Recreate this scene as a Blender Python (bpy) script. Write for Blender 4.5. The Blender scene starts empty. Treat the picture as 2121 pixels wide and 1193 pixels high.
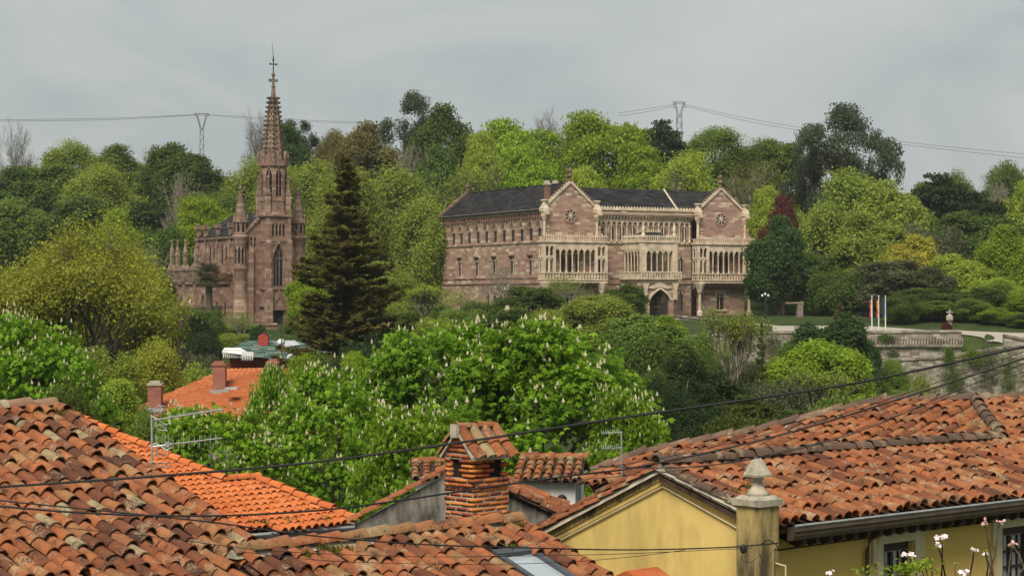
import bpy, math, random
import numpy as np
from mathutils import Vector, Matrix

S = bpy.context.scene
COL = S.collection
R = math.radians
# ---------------------------------------------------------------- camera
F, CX, HY, CZ = 4124.2, 1060.5, 620.0, 11.0      # focal length and horizon in photo pixels, eye height
cd = bpy.data.cameras.new('camera'); cam = bpy.data.objects.new('camera', cd); COL.objects.link(cam)
cam.location = (0, 0, CZ); cam.rotation_euler = (R(90), 0, 0)
cd.lens = 70; cd.sensor_width = 36; cd.shift_y = 23.5 / 2121
cd.clip_start = .1; cd.clip_end = 20000
S.camera = cam
# ---------------------------------------------------------------- sky, sun, exposure
SUN_EL, SUN_AZ = R(50), R(197)                    # azimuth clockwise from +Y (view direction)
wd = bpy.data.worlds.new('World'); S.world = wd; wd.use_nodes = True
nt = wd.node_tree; nt.nodes.clear()
def wn(t, **k):
    n = nt.nodes.new(t)
    for a, b in k.items(): setattr(n, a, b)
    return n
out = wn('ShaderNodeOutputWorld'); bgs = wn('ShaderNodeBackground'); bgc = wn('ShaderNodeBackground'); mx = wn('ShaderNodeMixShader')
sky = wn('ShaderNodeTexSky', sky_type='NISHITA', sun_disc=False, sun_elevation=SUN_EL, sun_rotation=SUN_AZ)
bgs.inputs[1].default_value = .05
nt.links.new(sky.outputs[0], bgs.inputs[0])
tc = wn('ShaderNodeTexCoord'); mp = wn('ShaderNodeMapping'); mp.inputs['Scale'].default_value = (1.0, 1.0, 2.3)
mp.inputs['Rotation'].default_value = (0, R(9), 0); mp.inputs['Location'].default_value = (1.6, .3, .55)
nz = wn('ShaderNodeTexNoise'); nz.inputs['Scale'].default_value = 5.0; nz.inputs['Detail'].default_value = 7; nz.inputs['Roughness'].default_value = .5
nz.inputs['Distortion'].default_value = .9
rp = wn('ShaderNodeValToRGB'); e = rp.color_ramp.elements
e[0].position = .34; e[0].color = (.425, .462, .462, 1); e[1].position = .66; e[1].color = (.575, .60, .57, 1)
nt.links.new(tc.outputs['Generated'], mp.inputs[0]); nt.links.new(mp.outputs[0], nz.inputs[0]); nt.links.new(nz.outputs[0], rp.inputs[0])
nt.links.new(rp.outputs[0], bgc.inputs[0]); bgc.inputs[1].default_value = .318
mx.inputs[0].default_value = .93
nt.links.new(bgs.outputs[0], mx.inputs[1]); nt.links.new(bgc.outputs[0], mx.inputs[2]); nt.links.new(mx.outputs[0], out.inputs[0])
sd = bpy.data.lights.new('sun', 'SUN'); sd.energy = 1.5; sd.angle = R(30); sd.color = (1, .94, .83)
so = bpy.data.objects.new('sun', sd); COL.objects.link(so)
so.rotation_euler = (R(90) - SUN_EL, 0, R(180) - SUN_AZ)
so.location = (-40, -40, 120)
S.view_settings.view_transform = 'Standard'; S.view_settings.look = 'None'; S.view_settings.gamma = 1
S.view_settings.exposure = 1.6; S.view_settings.use_curve_mapping = False
S.cycles.use_denoising = True; S.cycles.max_bounces = 6; S.cycles.diffuse_bounces = 3; S.cycles.transmission_bounces = 4
S.cycles.use_adaptive_sampling = True

# ---------------------------------------------------------------- helpers
def P(px, py, d):
    """world point seen at photo pixel (px,py) at depth d"""
    return Vector(((px - CX) * d / F, d, CZ + (HY - py) * d / F))
def smooth(a, b, x):
    t = min(1, max(0, (x - a) / (b - a))); return t * t * (3 - 2 * t)
def along(o, dr, px):
    """distance s along horizontal direction dr from o until the pixel column px"""
    k = (px - CX) / F
    return (k * o[1] - o[0]) / (dr[0] - k * dr[1])

def tag(o, label=None, cat=None, group=None, kind=None):
    if label: o['label'] = label
    if cat: o['category'] = cat
    if group: o['group'] = group
    if kind: o['kind'] = kind
    return o
def empty(name, loc, rz=0, label=None, cat=None, group=None):
    o = bpy.data.objects.new(name, None); COL.objects.link(o)
    o.location = loc; o.rotation_euler = (0, 0, rz); o.empty_display_size = .5
    return tag(o, label, cat, group)
def obj(name, me, parent=None, mat=None, mtx=None):
    o = bpy.data.objects.new(name, me); COL.objects.link(o)
    o.parent = parent
    if mat is not None and not me.materials: me.materials.append(mat)
    if mtx is not None: o.matrix_basis = mtx
    return o
def np_mesh(name, v, f, mat=None, smooth_=False, attr=None, attrname='rnd'):
    """v (N,3), f (M,k) arrays"""
    me = bpy.data.meshes.new(name)
    v = np.asarray(v, np.float32); f = np.asarray(f, np.int32); k = f.shape[1]
    me.vertices.add(len(v)); me.vertices.foreach_set('co', v.ravel())
    me.loops.add(f.size); me.loops.foreach_set('vertex_index', f.ravel())
    me.polygons.add(len(f)); me.polygons.foreach_set('loop_start', np.arange(0, f.size, k, dtype=np.int32))
    if smooth_: me.polygons.foreach_set('use_smooth', np.ones(len(f), bool))
    if attr is not None:
        a = me.attributes.new(attrname, 'FLOAT', 'FACE'); a.data.foreach_set('value', np.asarray(attr, np.float32))
    me.update(calc_edges=True)
    if mat: me.materials.append(mat)
    return me

class MB:
    def __init__(s): s.v = []; s.f = []
    def add(s, vs, fs):
        b = len(s.v); s.v += [tuple(p) for p in vs]; s.f += [tuple(b + i for i in f) for f in fs]; return s
    def box(s, x0, x1, y0, y1, z0, z1):
        return s.add([(x0,y0,z0),(x1,y0,z0),(x1,y1,z0),(x0,y1,z0),(x0,y0,z1),(x1,y0,z1),(x1,y1,z1),(x0,y1,z1)],
                     [(3,2,1,0),(4,5,6,7),(0,1,5,4),(1,2,6,5),(2,3,7,6),(3,0,4,7)])
    def cbox(s, x, y, z, sx, sy, sz):
        return s.box(x-sx/2, x+sx/2, y-sy/2, y+sy/2, z, z+sz)
    def frust(s, x, y, z0, z1, a, b, a2, b2):
        """four sided frustum, half sizes a,b at bottom and a2,b2 at top"""
        return s.add([(x-a,y-b,z0),(x+a,y-b,z0),(x+a,y+b,z0),(x-a,y+b,z0),(x-a2,y-b2,z1),(x+a2,y-b2,z1),(x+a2,y+b2,z1),(x-a2,y+b2,z1)],
                     [(3,2,1,0),(4,5,6,7),(0,1,5,4),(1,2,6,5),(2,3,7,6),(3,0,4,7)])
    def lathe(s, x, y, prof, n=8, a0=0.):
        b = len(s.v)
        for r, z in prof:
            for i in range(n):
                a = a0 + 2*math.pi*i/n; s.v.append((x+r*math.cos(a), y+r*math.sin(a), z))
        for j in range(len(prof)-1):
            for i in range(n):
                k = (i+1) % n
                s.f.append((b+j*n+i, b+j*n+k, b+(j+1)*n+k, b+(j+1)*n+i))
        s.f.append(tuple(b+i for i in reversed(range(n)))); m = b+(len(prof)-1)*n; s.f.append(tuple(m+i for i in range(n)))
        return s
    def prism(s, poly, fm, w0, w1):
        """polygon of (s,z) extruded between w0 and w1 through the map fm(s,z,w)"""
        n = len(poly)
        return s.add([fm(a, z, w0) for a, z in poly] + [fm(a, z, w1) for a, z in poly],
                     [tuple(range(n)), tuple(reversed(range(n, 2*n)))] + [(i, n+i, n+(i+1) % n, (i+1) % n) for i in range(n)])
    def tube(s, pts, r, n=5, r1=None):
        pts = [Vector(p) for p in pts]; b = len(s.v); m = len(pts)
        r1 = r if r1 is None else r1
        for j, p in enumerate(pts):
            t = (pts[min(j+1, m-1)] - pts[max(j-1, 0)]).normalized()
            a = t.cross(Vector((0, 0, 1)) if abs(t.z) < .9 else Vector((1, 0, 0))).normalized(); c = t.cross(a)
            rr = r + (r1 - r) * j / (m - 1)
            for i in range(n):
                q = 2*math.pi*i/n; s.v.append(tuple(p + a*rr*math.cos(q) + c*rr*math.sin(q)))
        for j in range(m-1):
            for i in range(n):
                k = (i+1) % n; s.f.append((b+j*n+i, b+j*n+k, b+(j+1)*n+k, b+(j+1)*n+i))
        s.f.append(tuple(b+i for i in range(n))); s.f.append(tuple(b+(m-1)*n+i for i in reversed(range(n))))
        return s
    def wall(s, fm, s0, s1, z0, z1, ops=(), depth=.4):
        """wall face with real recessed openings (sa,sb,za,zb)"""
        xs = sorted({s0, s1, *[o[0] for o in ops], *[o[1] for o in ops]}); zs = sorted({z0, z1, *[o[2] for o in ops], *[o[3] for o in ops]})
        for i in range(len(xs)-1):
            for j in range(len(zs)-1):
                a, b, c, d = xs[i], xs[i+1], zs[j], zs[j+1]; mx_, mz = (a+b)/2, (c+d)/2
                if any(o[0] < mx_ < o[1] and o[2] < mz < o[3] for o in ops): continue
                s.add([fm(a,c,0), fm(b,c,0), fm(b,d,0), fm(a,d,0)], [(0,1,2,3)])
        for a, b, c, d in ops:
            q = [(a,c),(b,c),(b,d),(a,d)]
            for i in range(4):
                u, w = q[i], q[(i+1) % 4]
                s.add([fm(*u,0), fm(*w,0), fm(*w,depth), fm(*u,depth)], [(0,1,2,3)])
            s.add([fm(a,c,depth), fm(b,c,depth), fm(b,d,depth), fm(a,d,depth)], [(0,1,2,3)])
        return s
    def archfill(s, fm, c, b, zs, za, zt, w0, w1, n=5):
        """pointed arch infill: solid between the arch curve and zt"""
        xs = [-b + 2*b*i/(2*n) for i in range(2*n+1)]
        cz = [zs + (za-zs)*(max(0, 1-(abs(x)/b)))**.62 for x in xs]
        for i in range(2*n):
            p = [(c+xs[i], cz[i]), (c+xs[i+1], cz[i+1])]
            s.add([fm(*p[0],w0), fm(*p[1],w0), fm(p[1][0],zt,w0), fm(p[0][0],zt,w0)], [(0,1,2,3)])
            s.add([fm(*p[0],w0), fm(*p[1],w0), fm(*p[1],w1), fm(*p[0],w1)], [(3,2,1,0)])
        return s
    def build(s, name, mat, parent=None, sm=False, mtx=None):
        me = bpy.data.meshes.new(name); me.from_pydata(s.v, [], s.f); me.materials.append(mat)
        if sm: me.polygons.foreach_set('use_smooth', [True]*len(me.polygons))
        me.update()
        return obj(name, me, parent, None, mtx)

# ---------------------------------------------------------------- materials
class NT:
    def __init__(s, name):
        s.m = bpy.data.materials.new(name); s.m.use_nodes = True; s.t = s.m.node_tree
        s.b = s.t.nodes['Principled BSDF']; s.out = s.t.nodes['Material Output']
    def n(s, t, ins=None, **k):
        x = s.t.nodes.new(t)
        for a, b in k.items(): setattr(x, a, b)
        for a, b in (ins or {}).items():
            if hasattr(b, 'is_linked') or hasattr(b, 'links'): s.t.links.new(b, x.inputs[a])
            else: x.inputs[a].default_value = b
        return x
    def l(s, a, b): s.t.links.new(a, b)
    def ramp(s, fac, stops, interp='LINEAR'):
        x = s.n('ShaderNodeValToRGB', {0: fac}); x.color_ramp.interpolation = interp
        e = x.color_ramp.elements
        while len(e) < len(stops): e.new(.5)
        for q, (p, c) in zip(e, stops): q.position = p; q.color = (*c, 1) if len(c) == 3 else c
        return x.outputs[0]
    def mix(s, fac, a, b, mode='MIX'):
        x = s.n('ShaderNodeMix', data_type='RGBA', blend_type=mode)
        for i, v in ((0, fac), (6, a), (7, b)):
            if hasattr(v, 'links'): s.l(v, x.inputs[i])
            else: x.inputs[i].default_value = v if i == 0 else (*v, 1)
        return x.outputs[2]
    def noise(s, scale, detail=4, vec=None, rough=.55):
        x = s.n('ShaderNodeTexNoise', {'Scale': scale, 'Detail': detail, 'Roughness': rough})
        if vec is not None: s.l(vec, x.inputs[0])
        return x.outputs[0]
    def pos(s): return s.n('ShaderNodeNewGeometry').outputs['Position']
    def objc(s): return s.n('ShaderNodeTexCoord').outputs['Object']
    def bump(s, h, strength=.3, dist=.02):
        x = s.n('ShaderNodeBump', {'Strength': strength, 'Distance': dist, 'Height': h}); s.l(x.outputs[0], s.b.inputs['Normal'])
    def fin(s, col, rough=.85, spec=.25):
        if hasattr(col, 'links'): s.l(col, s.b.inputs['Base Color'])
        else: s.b.inputs['Base Color'].default_value = (*col, 1)
        s.b.inputs['Roughness'].default_value = rough; s.b.inputs['Specular IOR Level'].default_value = spec
        return s.m
def lerp3(a, k): return tuple(min(1, x*k) for x in a)
def m_plain(name, col, rough=.8, var=.25, scale=3, bump=.2, metal=0, spec=.3):
    s = NT(name); p = s.pos(); n = s.noise(scale, 5, p)
    c = s.ramp(n, [(.3, lerp3(col, 1-var)), (.7, lerp3(col, 1+var))])
    if bump: s.bump(s.noise(scale*6, 4, p), bump, .01)
    s.b.inputs['Metallic'].default_value = metal
    return s.fin(c, rough, spec)
def m_blocks(name, stops, w, h, mortar=(.12, .09, .07), stain=.5, pale=None, bumpd=.03, sc=1.0):
    """coursed stone: random colour per block, joints, weather stains"""
    s = NT(name); o = s.objc(); x = s.n('ShaderNodeSeparateXYZ', {0: o})
    a = s.n('ShaderNodeMath', {0: x.outputs[0], 1: x.outputs[1]}, operation='ADD')
    v = s.n('ShaderNodeCombineXYZ', {0: a.outputs[0], 1: x.outputs[2]})
    br = s.n('ShaderNodeTexBrick', {'Vector': v.outputs[0], 'Color1': (0,0,0,1), 'Color2': (1,1,1,1), 'Mortar': (.5,.5,.5,1), 'Scale': sc,
             'Mortar Size': .012, 'Mortar Smooth': .2, 'Brick Width': w, 'Row Height': h, 'Bias': 0.}, offset=.47, squash=1.35, squash_frequency=3)
    c = s.ramp(br.outputs[0], stops)
    c = s.mix(br.outputs[1], c, mortar)
    p = s.pos(); n1 = s.noise(.35, 6, p); n2 = s.noise(1.6, 6, p, .65)
    d = s.ramp(n2, [(.45, (0,0,0)), (.75, (stain,)*3)])
    c = s.mix(d, c, (.045, .04, .034))
    c = s.mix(s.ramp(n1, [(.3, (0,0,0)), (.7, (.35,)*3)]), c, (.30, .22, .16))
    s.bump(s.mix(.5, br.outputs[1], n2), -.5, bumpd)
    return s.fin(c, .9, .2)
def m_leaf(name, dark, light, trans=.35, rough=.55):
    s = NT(name)
    a = s.n('ShaderNodeAttribute', attribute_name='rnd').outputs['Fac']
    r = s.n('ShaderNodeObjectInfo').outputs['Random']
    c = s.ramp(a, [(.05, dark), (.95, light)])
    h = s.n('ShaderNodeHueSaturation', {'Color': c, 'Saturation': 1.0})
    mr = s.n('ShaderNodeMapRange', {0: r, 3: .490, 4: .508}); s.l(mr.outputs[0], h.inputs['Hue'])
    mv = s.n('ShaderNodeMapRange', {0: r, 3: .85, 4: 1.15}); s.l(mv.outputs[0], h.inputs['Value'])
    col = h.outputs[0]
    s.fin(col, rough, .08)
    tr = s.n('ShaderNodeBsdfTranslucent', {0: s.mix(.5, col, lerp3(light, 1.5))})
    mx = s.n('ShaderNodeMixShader', {0: trans, 1: s.b.outputs[0], 2: tr.outputs[0]}); s.l(mx.outputs[0], s.out.inputs[0])
    return s.m
def m_tile(name, stops, dark=.5, pale=.35):
    s = NT(name); p = s.pos()
    t = s.n('ShaderNodeAttribute', attribute_name='tint').outputs['Fac']
    c = s.ramp(t, stops)
    n0 = s.noise(6, 4, p)
    c = s.mix(s.ramp(n0, [(.35, (0,0,0)), (.7, (.45,)*3)]), c, stops[0][1])
    n1 = s.noise(38, 5, p, .7); k = s.noise(4.5, 2, p)
    m = s.n('ShaderNodeMath', {0: n1, 1: k}, operation='MULTIPLY').outputs[0]
    c = s.mix(s.ramp(m, [(.30, (0,0,0)), (.36, (dark,)*3)]), c, (.035, .028, .022))
    n2 = s.noise(30, 6, s.n('ShaderNodeMapping', {'Vector': p, 'Location': (7, 3, 1)}).outputs[0], .75); k2 = s.noise(3.1, 2, s.n('ShaderNodeMapping', {'Vector': p, 'Location': (3, 9, 4)}).outputs[0])
    m2 = s.n('ShaderNodeMath', {0: n2, 1: k2}, operation='MULTIPLY').outputs[0]
    c = s.mix(s.ramp(m2, [(.30, (0,0,0)), (.37, (pale,)*3)]), c, (.40, .34, .21))
    s.bump(n1, .35, .008)
    return s.fin(c, .88, .25)
def m_plaster(name, col, stain, amt=.6, low=.3, scale=.9):
    s = NT(name); p = s.pos()
    st = s.n('ShaderNodeMapping', {'Vector': p, 'Scale': (1.6, 1.6, .45)}).outputs[0]
    n = s.noise(scale, 6, st, .6); n2 = s.noise(9, 5, p, .6)
    c = s.mix(s.ramp(n2, [(.3, (0,0,0)), (.75, (.3,)*3)]), col, lerp3(col, .78))
    c = s.mix(s.ramp(n, [(low+.22, (0,0,0)), (low+.5, (amt,)*3)]), c, stain)
    s.bump(s.noise(60, 3, p), .25, .01)
    return s.fin(c, .9, .15)

M = {}
M['palace'] = m_blocks('palace_stone', [(.0,(.24,.14,.105)),(.3,(.33,.20,.15)),(.6,(.385,.24,.18)),(.82,(.43,.30,.22)),(.9,(.56,.45,.32)),(1,(.60,.50,.37))], 1.15, .42, (.17,.11,.085), .25)
M['wine'] = m_blocks('wine_stone', [(.0,(.12,.062,.046)),(.5,(.19,.10,.074)),(1,(.27,.16,.115))], .9, .42, (.12,.08,.06), .25)
M['cream'] = m_plain('cream_stone', (.56,.45,.33), .85, .3, .9, .2)
M['church'] = m_blocks('church_stone', [(.0,(.16,.09,.068)),(.4,(.235,.135,.10)),(.75,(.30,.185,.135)),(1,(.42,.30,.215))], 1.0, .45, (.11,.075,.055), .6)
M['weathered'] = m_blocks('weathered_stone', [(.0,(.115,.075,.055)),(.5,(.185,.118,.086)),(1,(.30,.23,.17))], .7, .4, (.08,.06,.05), .8)
s = NT('slate'); o_ = s.objc(); x_ = s.n('ShaderNodeSeparateXYZ', {0: o_}); a_ = s.n('ShaderNodeMath', {0: x_.outputs[0], 1: x_.outputs[1]}, operation='ADD')
v_ = s.n('ShaderNodeCombineXYZ', {0: a_.outputs[0], 1: x_.outputs[2]})
b_ = s.n('ShaderNodeTexBrick', {'Vector': v_.outputs[0], 'Color1': (.008,.0085,.010,1), 'Color2': (.045,.042,.043,1), 'Mortar': (.003,.003,.004,1), 'Scale': 1., 'Mortar Size': .035, 'Brick Width': 1.1, 'Row Height': .36})
c_ = s.mix(s.ramp(s.noise(.5, 6, s.pos()), [(.45,(0,0,0)),(.75,(.3,.3,.3))]), b_.outputs[0], (.035,.03,.027))
s.bump(b_.outputs[1], -.6, .04); M['slate'] = s.fin(c_, .85, .12)
M['glass'] = m_plain('window_glass', (.018,.02,.022), .12, .3, 2, 0, 0, .5)
M['dark'] = m_plain('opening_shade', (.012,.010,.009), .9, .2, 2, 0)  # near-black colour stands for the unlit inside of openings
M['iron'] = m_plain('dark_iron', (.035,.034,.033), .6, .3, 4, 0, .3)
M['lattice'] = m_plain('weathered_lattice', (.13,.13,.13), .6, .2, 4, 0, .2)
M['galv'] = m_plain('galvanised_steel', (.42,.42,.41), .45, .2, 9, 0, .6)
M['cable'] = m_plain('black_cable', (.016,.016,.017), .55, .2, 9, 0)
M['bark'] = m_plain('bark', (.085,.065,.048), .95, .4, 5, .5)
M['palebark'] = m_plain('pale_bark', (.27,.23,.17), .95, .35, 4, .4)
M['greybark'] = m_plain('grey_twigs', (.15,.125,.10), .95, .3, 4, .3)
OLD = [(0,(.07,.026,.016)),(.18,(.14,.050,.024)),(.36,(.25,.082,.032)),(.6,(.35,.116,.042)),(.78,(.31,.135,.056)),(.9,(.26,.145,.062)),(1,(.34,.27,.15))]
M['tile_old'] = m_tile('old_clay_tile', OLD, .85, .5)
M['tile_pale'] = m_tile('worn_ridge_tile', [(0,(.16,.10,.07)),(.5,(.33,.19,.11)),(1,(.42,.33,.22))], .8, .8)
M['tile_ridge'] = m_tile('dirty_ridge_tile', [(0,(.075,.05,.036)),(.5,(.17,.10,.065)),(1,(.30,.22,.145))], .85, .7)
M['tile_new'] = m_tile('new_orange_tile', [(0,(.42,.105,.03)),(.5,(.53,.15,.042)),(1,(.58,.19,.06))], .35, .12)
M['tile_far'] = m_tile('far_orange_tile', [(0,(.30,.085,.032)),(.5,(.46,.145,.05)),(1,(.52,.19,.075))], .25, .1)
M['pan'] = m_plain('shaded_dirty_channel', (.055,.030,.020), .95, .5, 7, .4)  # one dark tone: channel dirt plus painted shade between the cover tiles
M['mortar'] = m_plain('old_mortar', (.36,.315,.24), .95, .35, 6, .6)
M['yellow'] = m_plaster('yellow_render', (.70,.51,.17), (.27,.185,.065), .75, .22)
M['yellow2'] = m_plaster('ochre_render', (.64,.435,.125), (.36,.24,.07), .35, .32)
M['pier'] = m_plaster('stained_pier_render', (.52,.385,.145), (.07,.058,.038), .95, .13, 2.2)
M['greywall'] = m_plaster('grey_render', (.30,.275,.23), (.045,.042,.038), .95, .10, 2.2)
M['white'] = m_plaster('white_render', (.70,.68,.64), (.45,.36,.2), .6, .3)
M['whitepaint'] = m_plain('white_paint', (.66,.66,.64), .5, .12, 3, 0)
M['redpaint'] = m_plain('red_paint', (.33,.045,.035), .6, .2, 3, 0)
M['brownwood'] = m_plain('dark_brown_wood', (.045,.028,.018), .6, .3, 8, .2)
M['trim'] = m_plain('beige_trim', (.56,.47,.29), .8, .15, 4, .1)
M['curtain'] = m_plain('curtain_glass', (.42,.42,.43), .35, .25, 3, 0, 0, .5)
M['bluegrey'] = m_plain('blue_grey_metal', (.30,.34,.37), .4, .2, 3, 0, .4)
M['gutter'] = m_plain('brown_gutter', (.085,.06,.042), .5, .3, 3, 0)
# ---------------------------------------------------------------- terrain
def zg(x, y):
    z = 3.0 - 4.5*smooth(46, 74, y)
    z += 8.7*smooth(165, 282, y) * (1 - smooth(14, 22, x)) + smooth(14, 22, x)*(4.3*smooth(236.2, 237.4, y) + 3.4*((1-smooth(59, 64, x))*smooth(263.2, 264.4, y) + smooth(59, 64, x)*smooth(240, 272, y)) + 2.1*smooth(266, 300, y))
    z += 1.1*smooth(285, 312, y) * (1 - smooth(14, 22, x))
    k = 1 - .36*smooth(55, 110, x) - .2*smooth(-60, -120, x) + .08*smooth(-10, 30, x)*(1 - smooth(45, 75, x))
    z += 26*k*smooth(345, 465, y) + 5*smooth(470, 700, y) - 22*smooth(900, 3500, y)
    return z
ys = np.concatenate([np.arange(-40, 150, 6), np.arange(150, 230, 4), np.arange(230, 270, .6), np.arange(270, 480, 4), np.array([490, 510, 540, 580, 640, 720, 850, 1100, 1600, 2500])])
xs = np.concatenate([[-1500, -700, -400, -250], np.arange(-180, 10, 6), np.arange(10, 76, 2), np.arange(76, 190, 6), [250, 400, 700, 1500]])
rg = np.random.default_rng(3)
gv = [(x, y, zg(x, y) + (0 if y < 120 or x > 8 else .25*rg.standard_normal())) for y in ys for x in xs]
nx_ = len(xs); gf = [(j*nx_+i, j*nx_+i+1, (j+1)*nx_+i+1, (j+1)*nx_+i) for j in range(len(ys)-1) for i in range(nx_-1)]
s = NT('grass_ground'); p = s.pos(); n = s.noise(.25, 6, p); n2 = s.noise(3, 6, p, .7)
c = s.ramp(n, [(.3, (.022,.036,.010)), (.7, (.05,.075,.018))]); c = s.mix(s.ramp(n2, [(.4,(0,0,0)),(.7,(.5,.5,.5))]), c, (.045,.05,.018))
s.bump(n2, .5, .1); M['grass'] = s.fin(c, .95, .1)
tag(obj('ground', np_mesh('ground', gv, gf, M['grass'], True)), kind='structure')

# ---------------------------------------------------------------- window maker
def window(E, fm, c, b, z0, z1, depth=.4, arch=None, mull=0, trim=None, name='window', trac=None, glass='glass'):
    """glass pane set back in an opening; stone mullions, tracery and surround are sub-parts"""
    w = MB().prism([(c-b, z0), (c+b, z0), (c+b, z1), (c-b, z1)], fm, depth-.06, depth-.02).build(name, M[glass], E)
    if mull:
        m = MB()
        for i in range(mull):
            x = c - b + 2*b*(i+1)/(mull+1); m.prism([(x-.05, z0), (x+.05, z0), (x+.05, z1), (x-.05, z1)], fm, depth-.2, depth-.065)
        m.build('mullion', trim or M['cream'], w)
    if arch is not None:
        MB().archfill(fm, c, b, arch, z1-.03, z1+.002, .06, depth-.03).build('arch_head', trim or M['cream'], w)
    if trac is not None:
        zt = trac; m = MB(); r = b*.42; zc = (zt+z1)/2 - .05
        for i in range(8):
            a, a2 = i*math.pi/4, (i+1)*math.pi/4
            m.prism([(c+r*math.cos(a), zc+r*math.sin(a)), (c+r*math.cos(a2), zc+r*math.sin(a2)), (c+.68*r*math.cos(a2), zc+.68*r*math.sin(a2)), (c+.68*r*math.cos(a), zc+.68*r*math.sin(a))], fm, depth-.22, depth-.07)
        m.prism([(c-b, zt-.06), (c+b, zt-.06), (c+b, zt+.06), (c-b, zt+.06)], fm, depth-.2, depth-.068)
        m.build('tracery', trim or M['cream'], w)
    return w
def hood(fm, c, b, zs, za, th=.14, w=-.09):
    """raised pointed hood mould"""
    m = MB(); n = 6; xs = [-b + b*i/n for i in range(2*n+1)]
    cz = [zs + (za-zs)*(max(0, 1-abs(x)/b))**.62 for x in xs]
    xo = [-(b+th) + (b+th)*i/n for i in range(2*n+1)]
    co = [zs + (za+th*1.4-zs)*(max(0, 1-abs(x)/(b+th)))**.62 for x in xo]
    for i in range(2*n):
        m.prism([(c+xs[i], cz[i]), (c+xs[i+1], cz[i+1]), (c+xo[i+1], co[i+1]), (c+xo[i], co[i])], fm, w, .05)
    return m
def rose(E, fm, c, z, r, name='rose_window'):
    o = MB().prism([(c+.8*r*math.cos(i*math.pi/8), z+.8*r*math.sin(i*math.pi/8)) for i in range(16)], fm, -.03, .02).build(name, M['glass'], E)
    m = MB()
    for r0, r1, w in ((.8, 1.0, -.16), (1.0, 1.18, -.09)):
        for i in range(16):
            a, b = i*math.pi/8, (i+1)*math.pi/8
            m.prism([(c+r*r0*math.cos(a), z+r*r0*math.sin(a)), (c+r*r0*math.cos(b), z+r*r0*math.sin(b)), (c+r*r1*math.cos(b), z+r*r1*math.sin(b)), (c+r*r1*math.cos(a), z+r*r1*math.sin(a))], fm, w, .03)
    m.build('surround', M['palace'] if name == 'rose_window' else M['church'], o)
    m = MB()
    for i in range(8):
        a = i*math.pi/4 + .2; q = .05*r/.9
        ca, sa = math.cos(a), math.sin(a)
        m.prism([(c-q*sa, z+q*ca), (c+q*sa, z-q*ca), (c+.8*r*ca+q*sa, z+.8*r*sa-q*ca), (c+.8*r*ca-q*sa, z+.8*r*sa+q*ca)], fm, -.10-.002*i, -.035)
    m.prism([(c+.2*r*math.cos(i*math.pi/4), z+.2*r*math.sin(i*math.pi/4)) for i in range(8)], fm, -.14, -.036)
    m.build('tracery', M['cream'], o)
    return o

# ---------------------------------------------------------------- palace
PO = P(1125, 620, 317); PR = R(28); pr = (math.cos(PR), math.sin(PR)); pv = (-math.sin(PR), math.cos(PR))
PE = empty('palace', (PO.x, PO.y, 8.3), PR, 'long reddish stone neo-gothic palace with cream loggias and dark slate roof', 'palace')
ff = lambda c: (lambda s, z, w: (s, c + w, z))
fl = lambda s, z, w: (w, s, z)
EH = 17.1; LW = 36.5; RW0, RW1 = 29.1, 38.7; MC = 1.6
# left wing, long side wall
upv = sorted(along(PO, pv, px) for px in (937.9,953.6,970.2,988.2,1005.7,1023.9,1042.2,1060.4,1079,1098,1115.5))
lov = sorted(along(PO, pv, px) for px in (951.6,987,1023,1059.5,1098.3))
gov = [along(PO, pv, px) for px in (953.5, 1011, 1024, 1037, 1070)]
ops = [(v-.85, v+.85, 12.2, 15.3) for v in upv] + [(v-1.0, v+1.0, 6.7, 9.8) for v in lov] + [(v-.9, v+.9, 1.2, 3.6) for v in gov]
MB().wall(fl, 0, LW, 0, EH, ops, .5).build('side_wall', M['palace'], PE)
for v in upv:
    w = window(PE, fl, v, .85, 12.2, 15.3, .5, arch=14.1, trac=14.2)
    hood(fl, v, .95, 14.0, 15.45, .16).build('hood_mould', M['palace'], w)
for v in lov:
    w = window(PE, fl, v, 1.0, 6.7, 9.8, .5, mull=1, trac=9.1)
    MB().box(-.12, .05, v-1.25, v+1.25, 9.83, 10.05).box(-.1, .05, v-1.25, v-1.1, 9.0, 9.83).box(-.1, .05, v+1.1, v+1.25, 9.0, 9.83).box(-.13, .05, v-.2, v+.2, 10.05, 10.4).build('label_mould', M['palace'], w)
for v in gov: window(PE, fl, v, .9, 1.2, 3.6, .5, mull=1, arch=2.7)
MB().box(.006, 9.9, LW-.02, LW+.2, 0, EH).build('end_wall', M['palace'], PE)
MB().box(9.7, 9.9, 10, LW-.02, 0, EH).build('back_wall', M['palace'], PE)
for z, t, d in ((11.75, .22, .16), (6.15, .2, .14), (5.25, .25, .2), (.0, .9, .22)):
    MB().box(-d, .004, -.0, LW, z, z+t).build('string_course', M['palace'], PE)
MB().box(-.55, .05, -.1, LW, EH-.35, EH).box(-.35, .045, -.1, LW, EH-.6, EH-.35).build('cornice', M['cream'], PE)
m = MB()
for i in range(40):
    v = .5 + i*.9; m.box(-.42, .02, v-.17, v+.17, EH-1.35, EH-.62)
m.build('corbel_table', M['wine'], PE)
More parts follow.
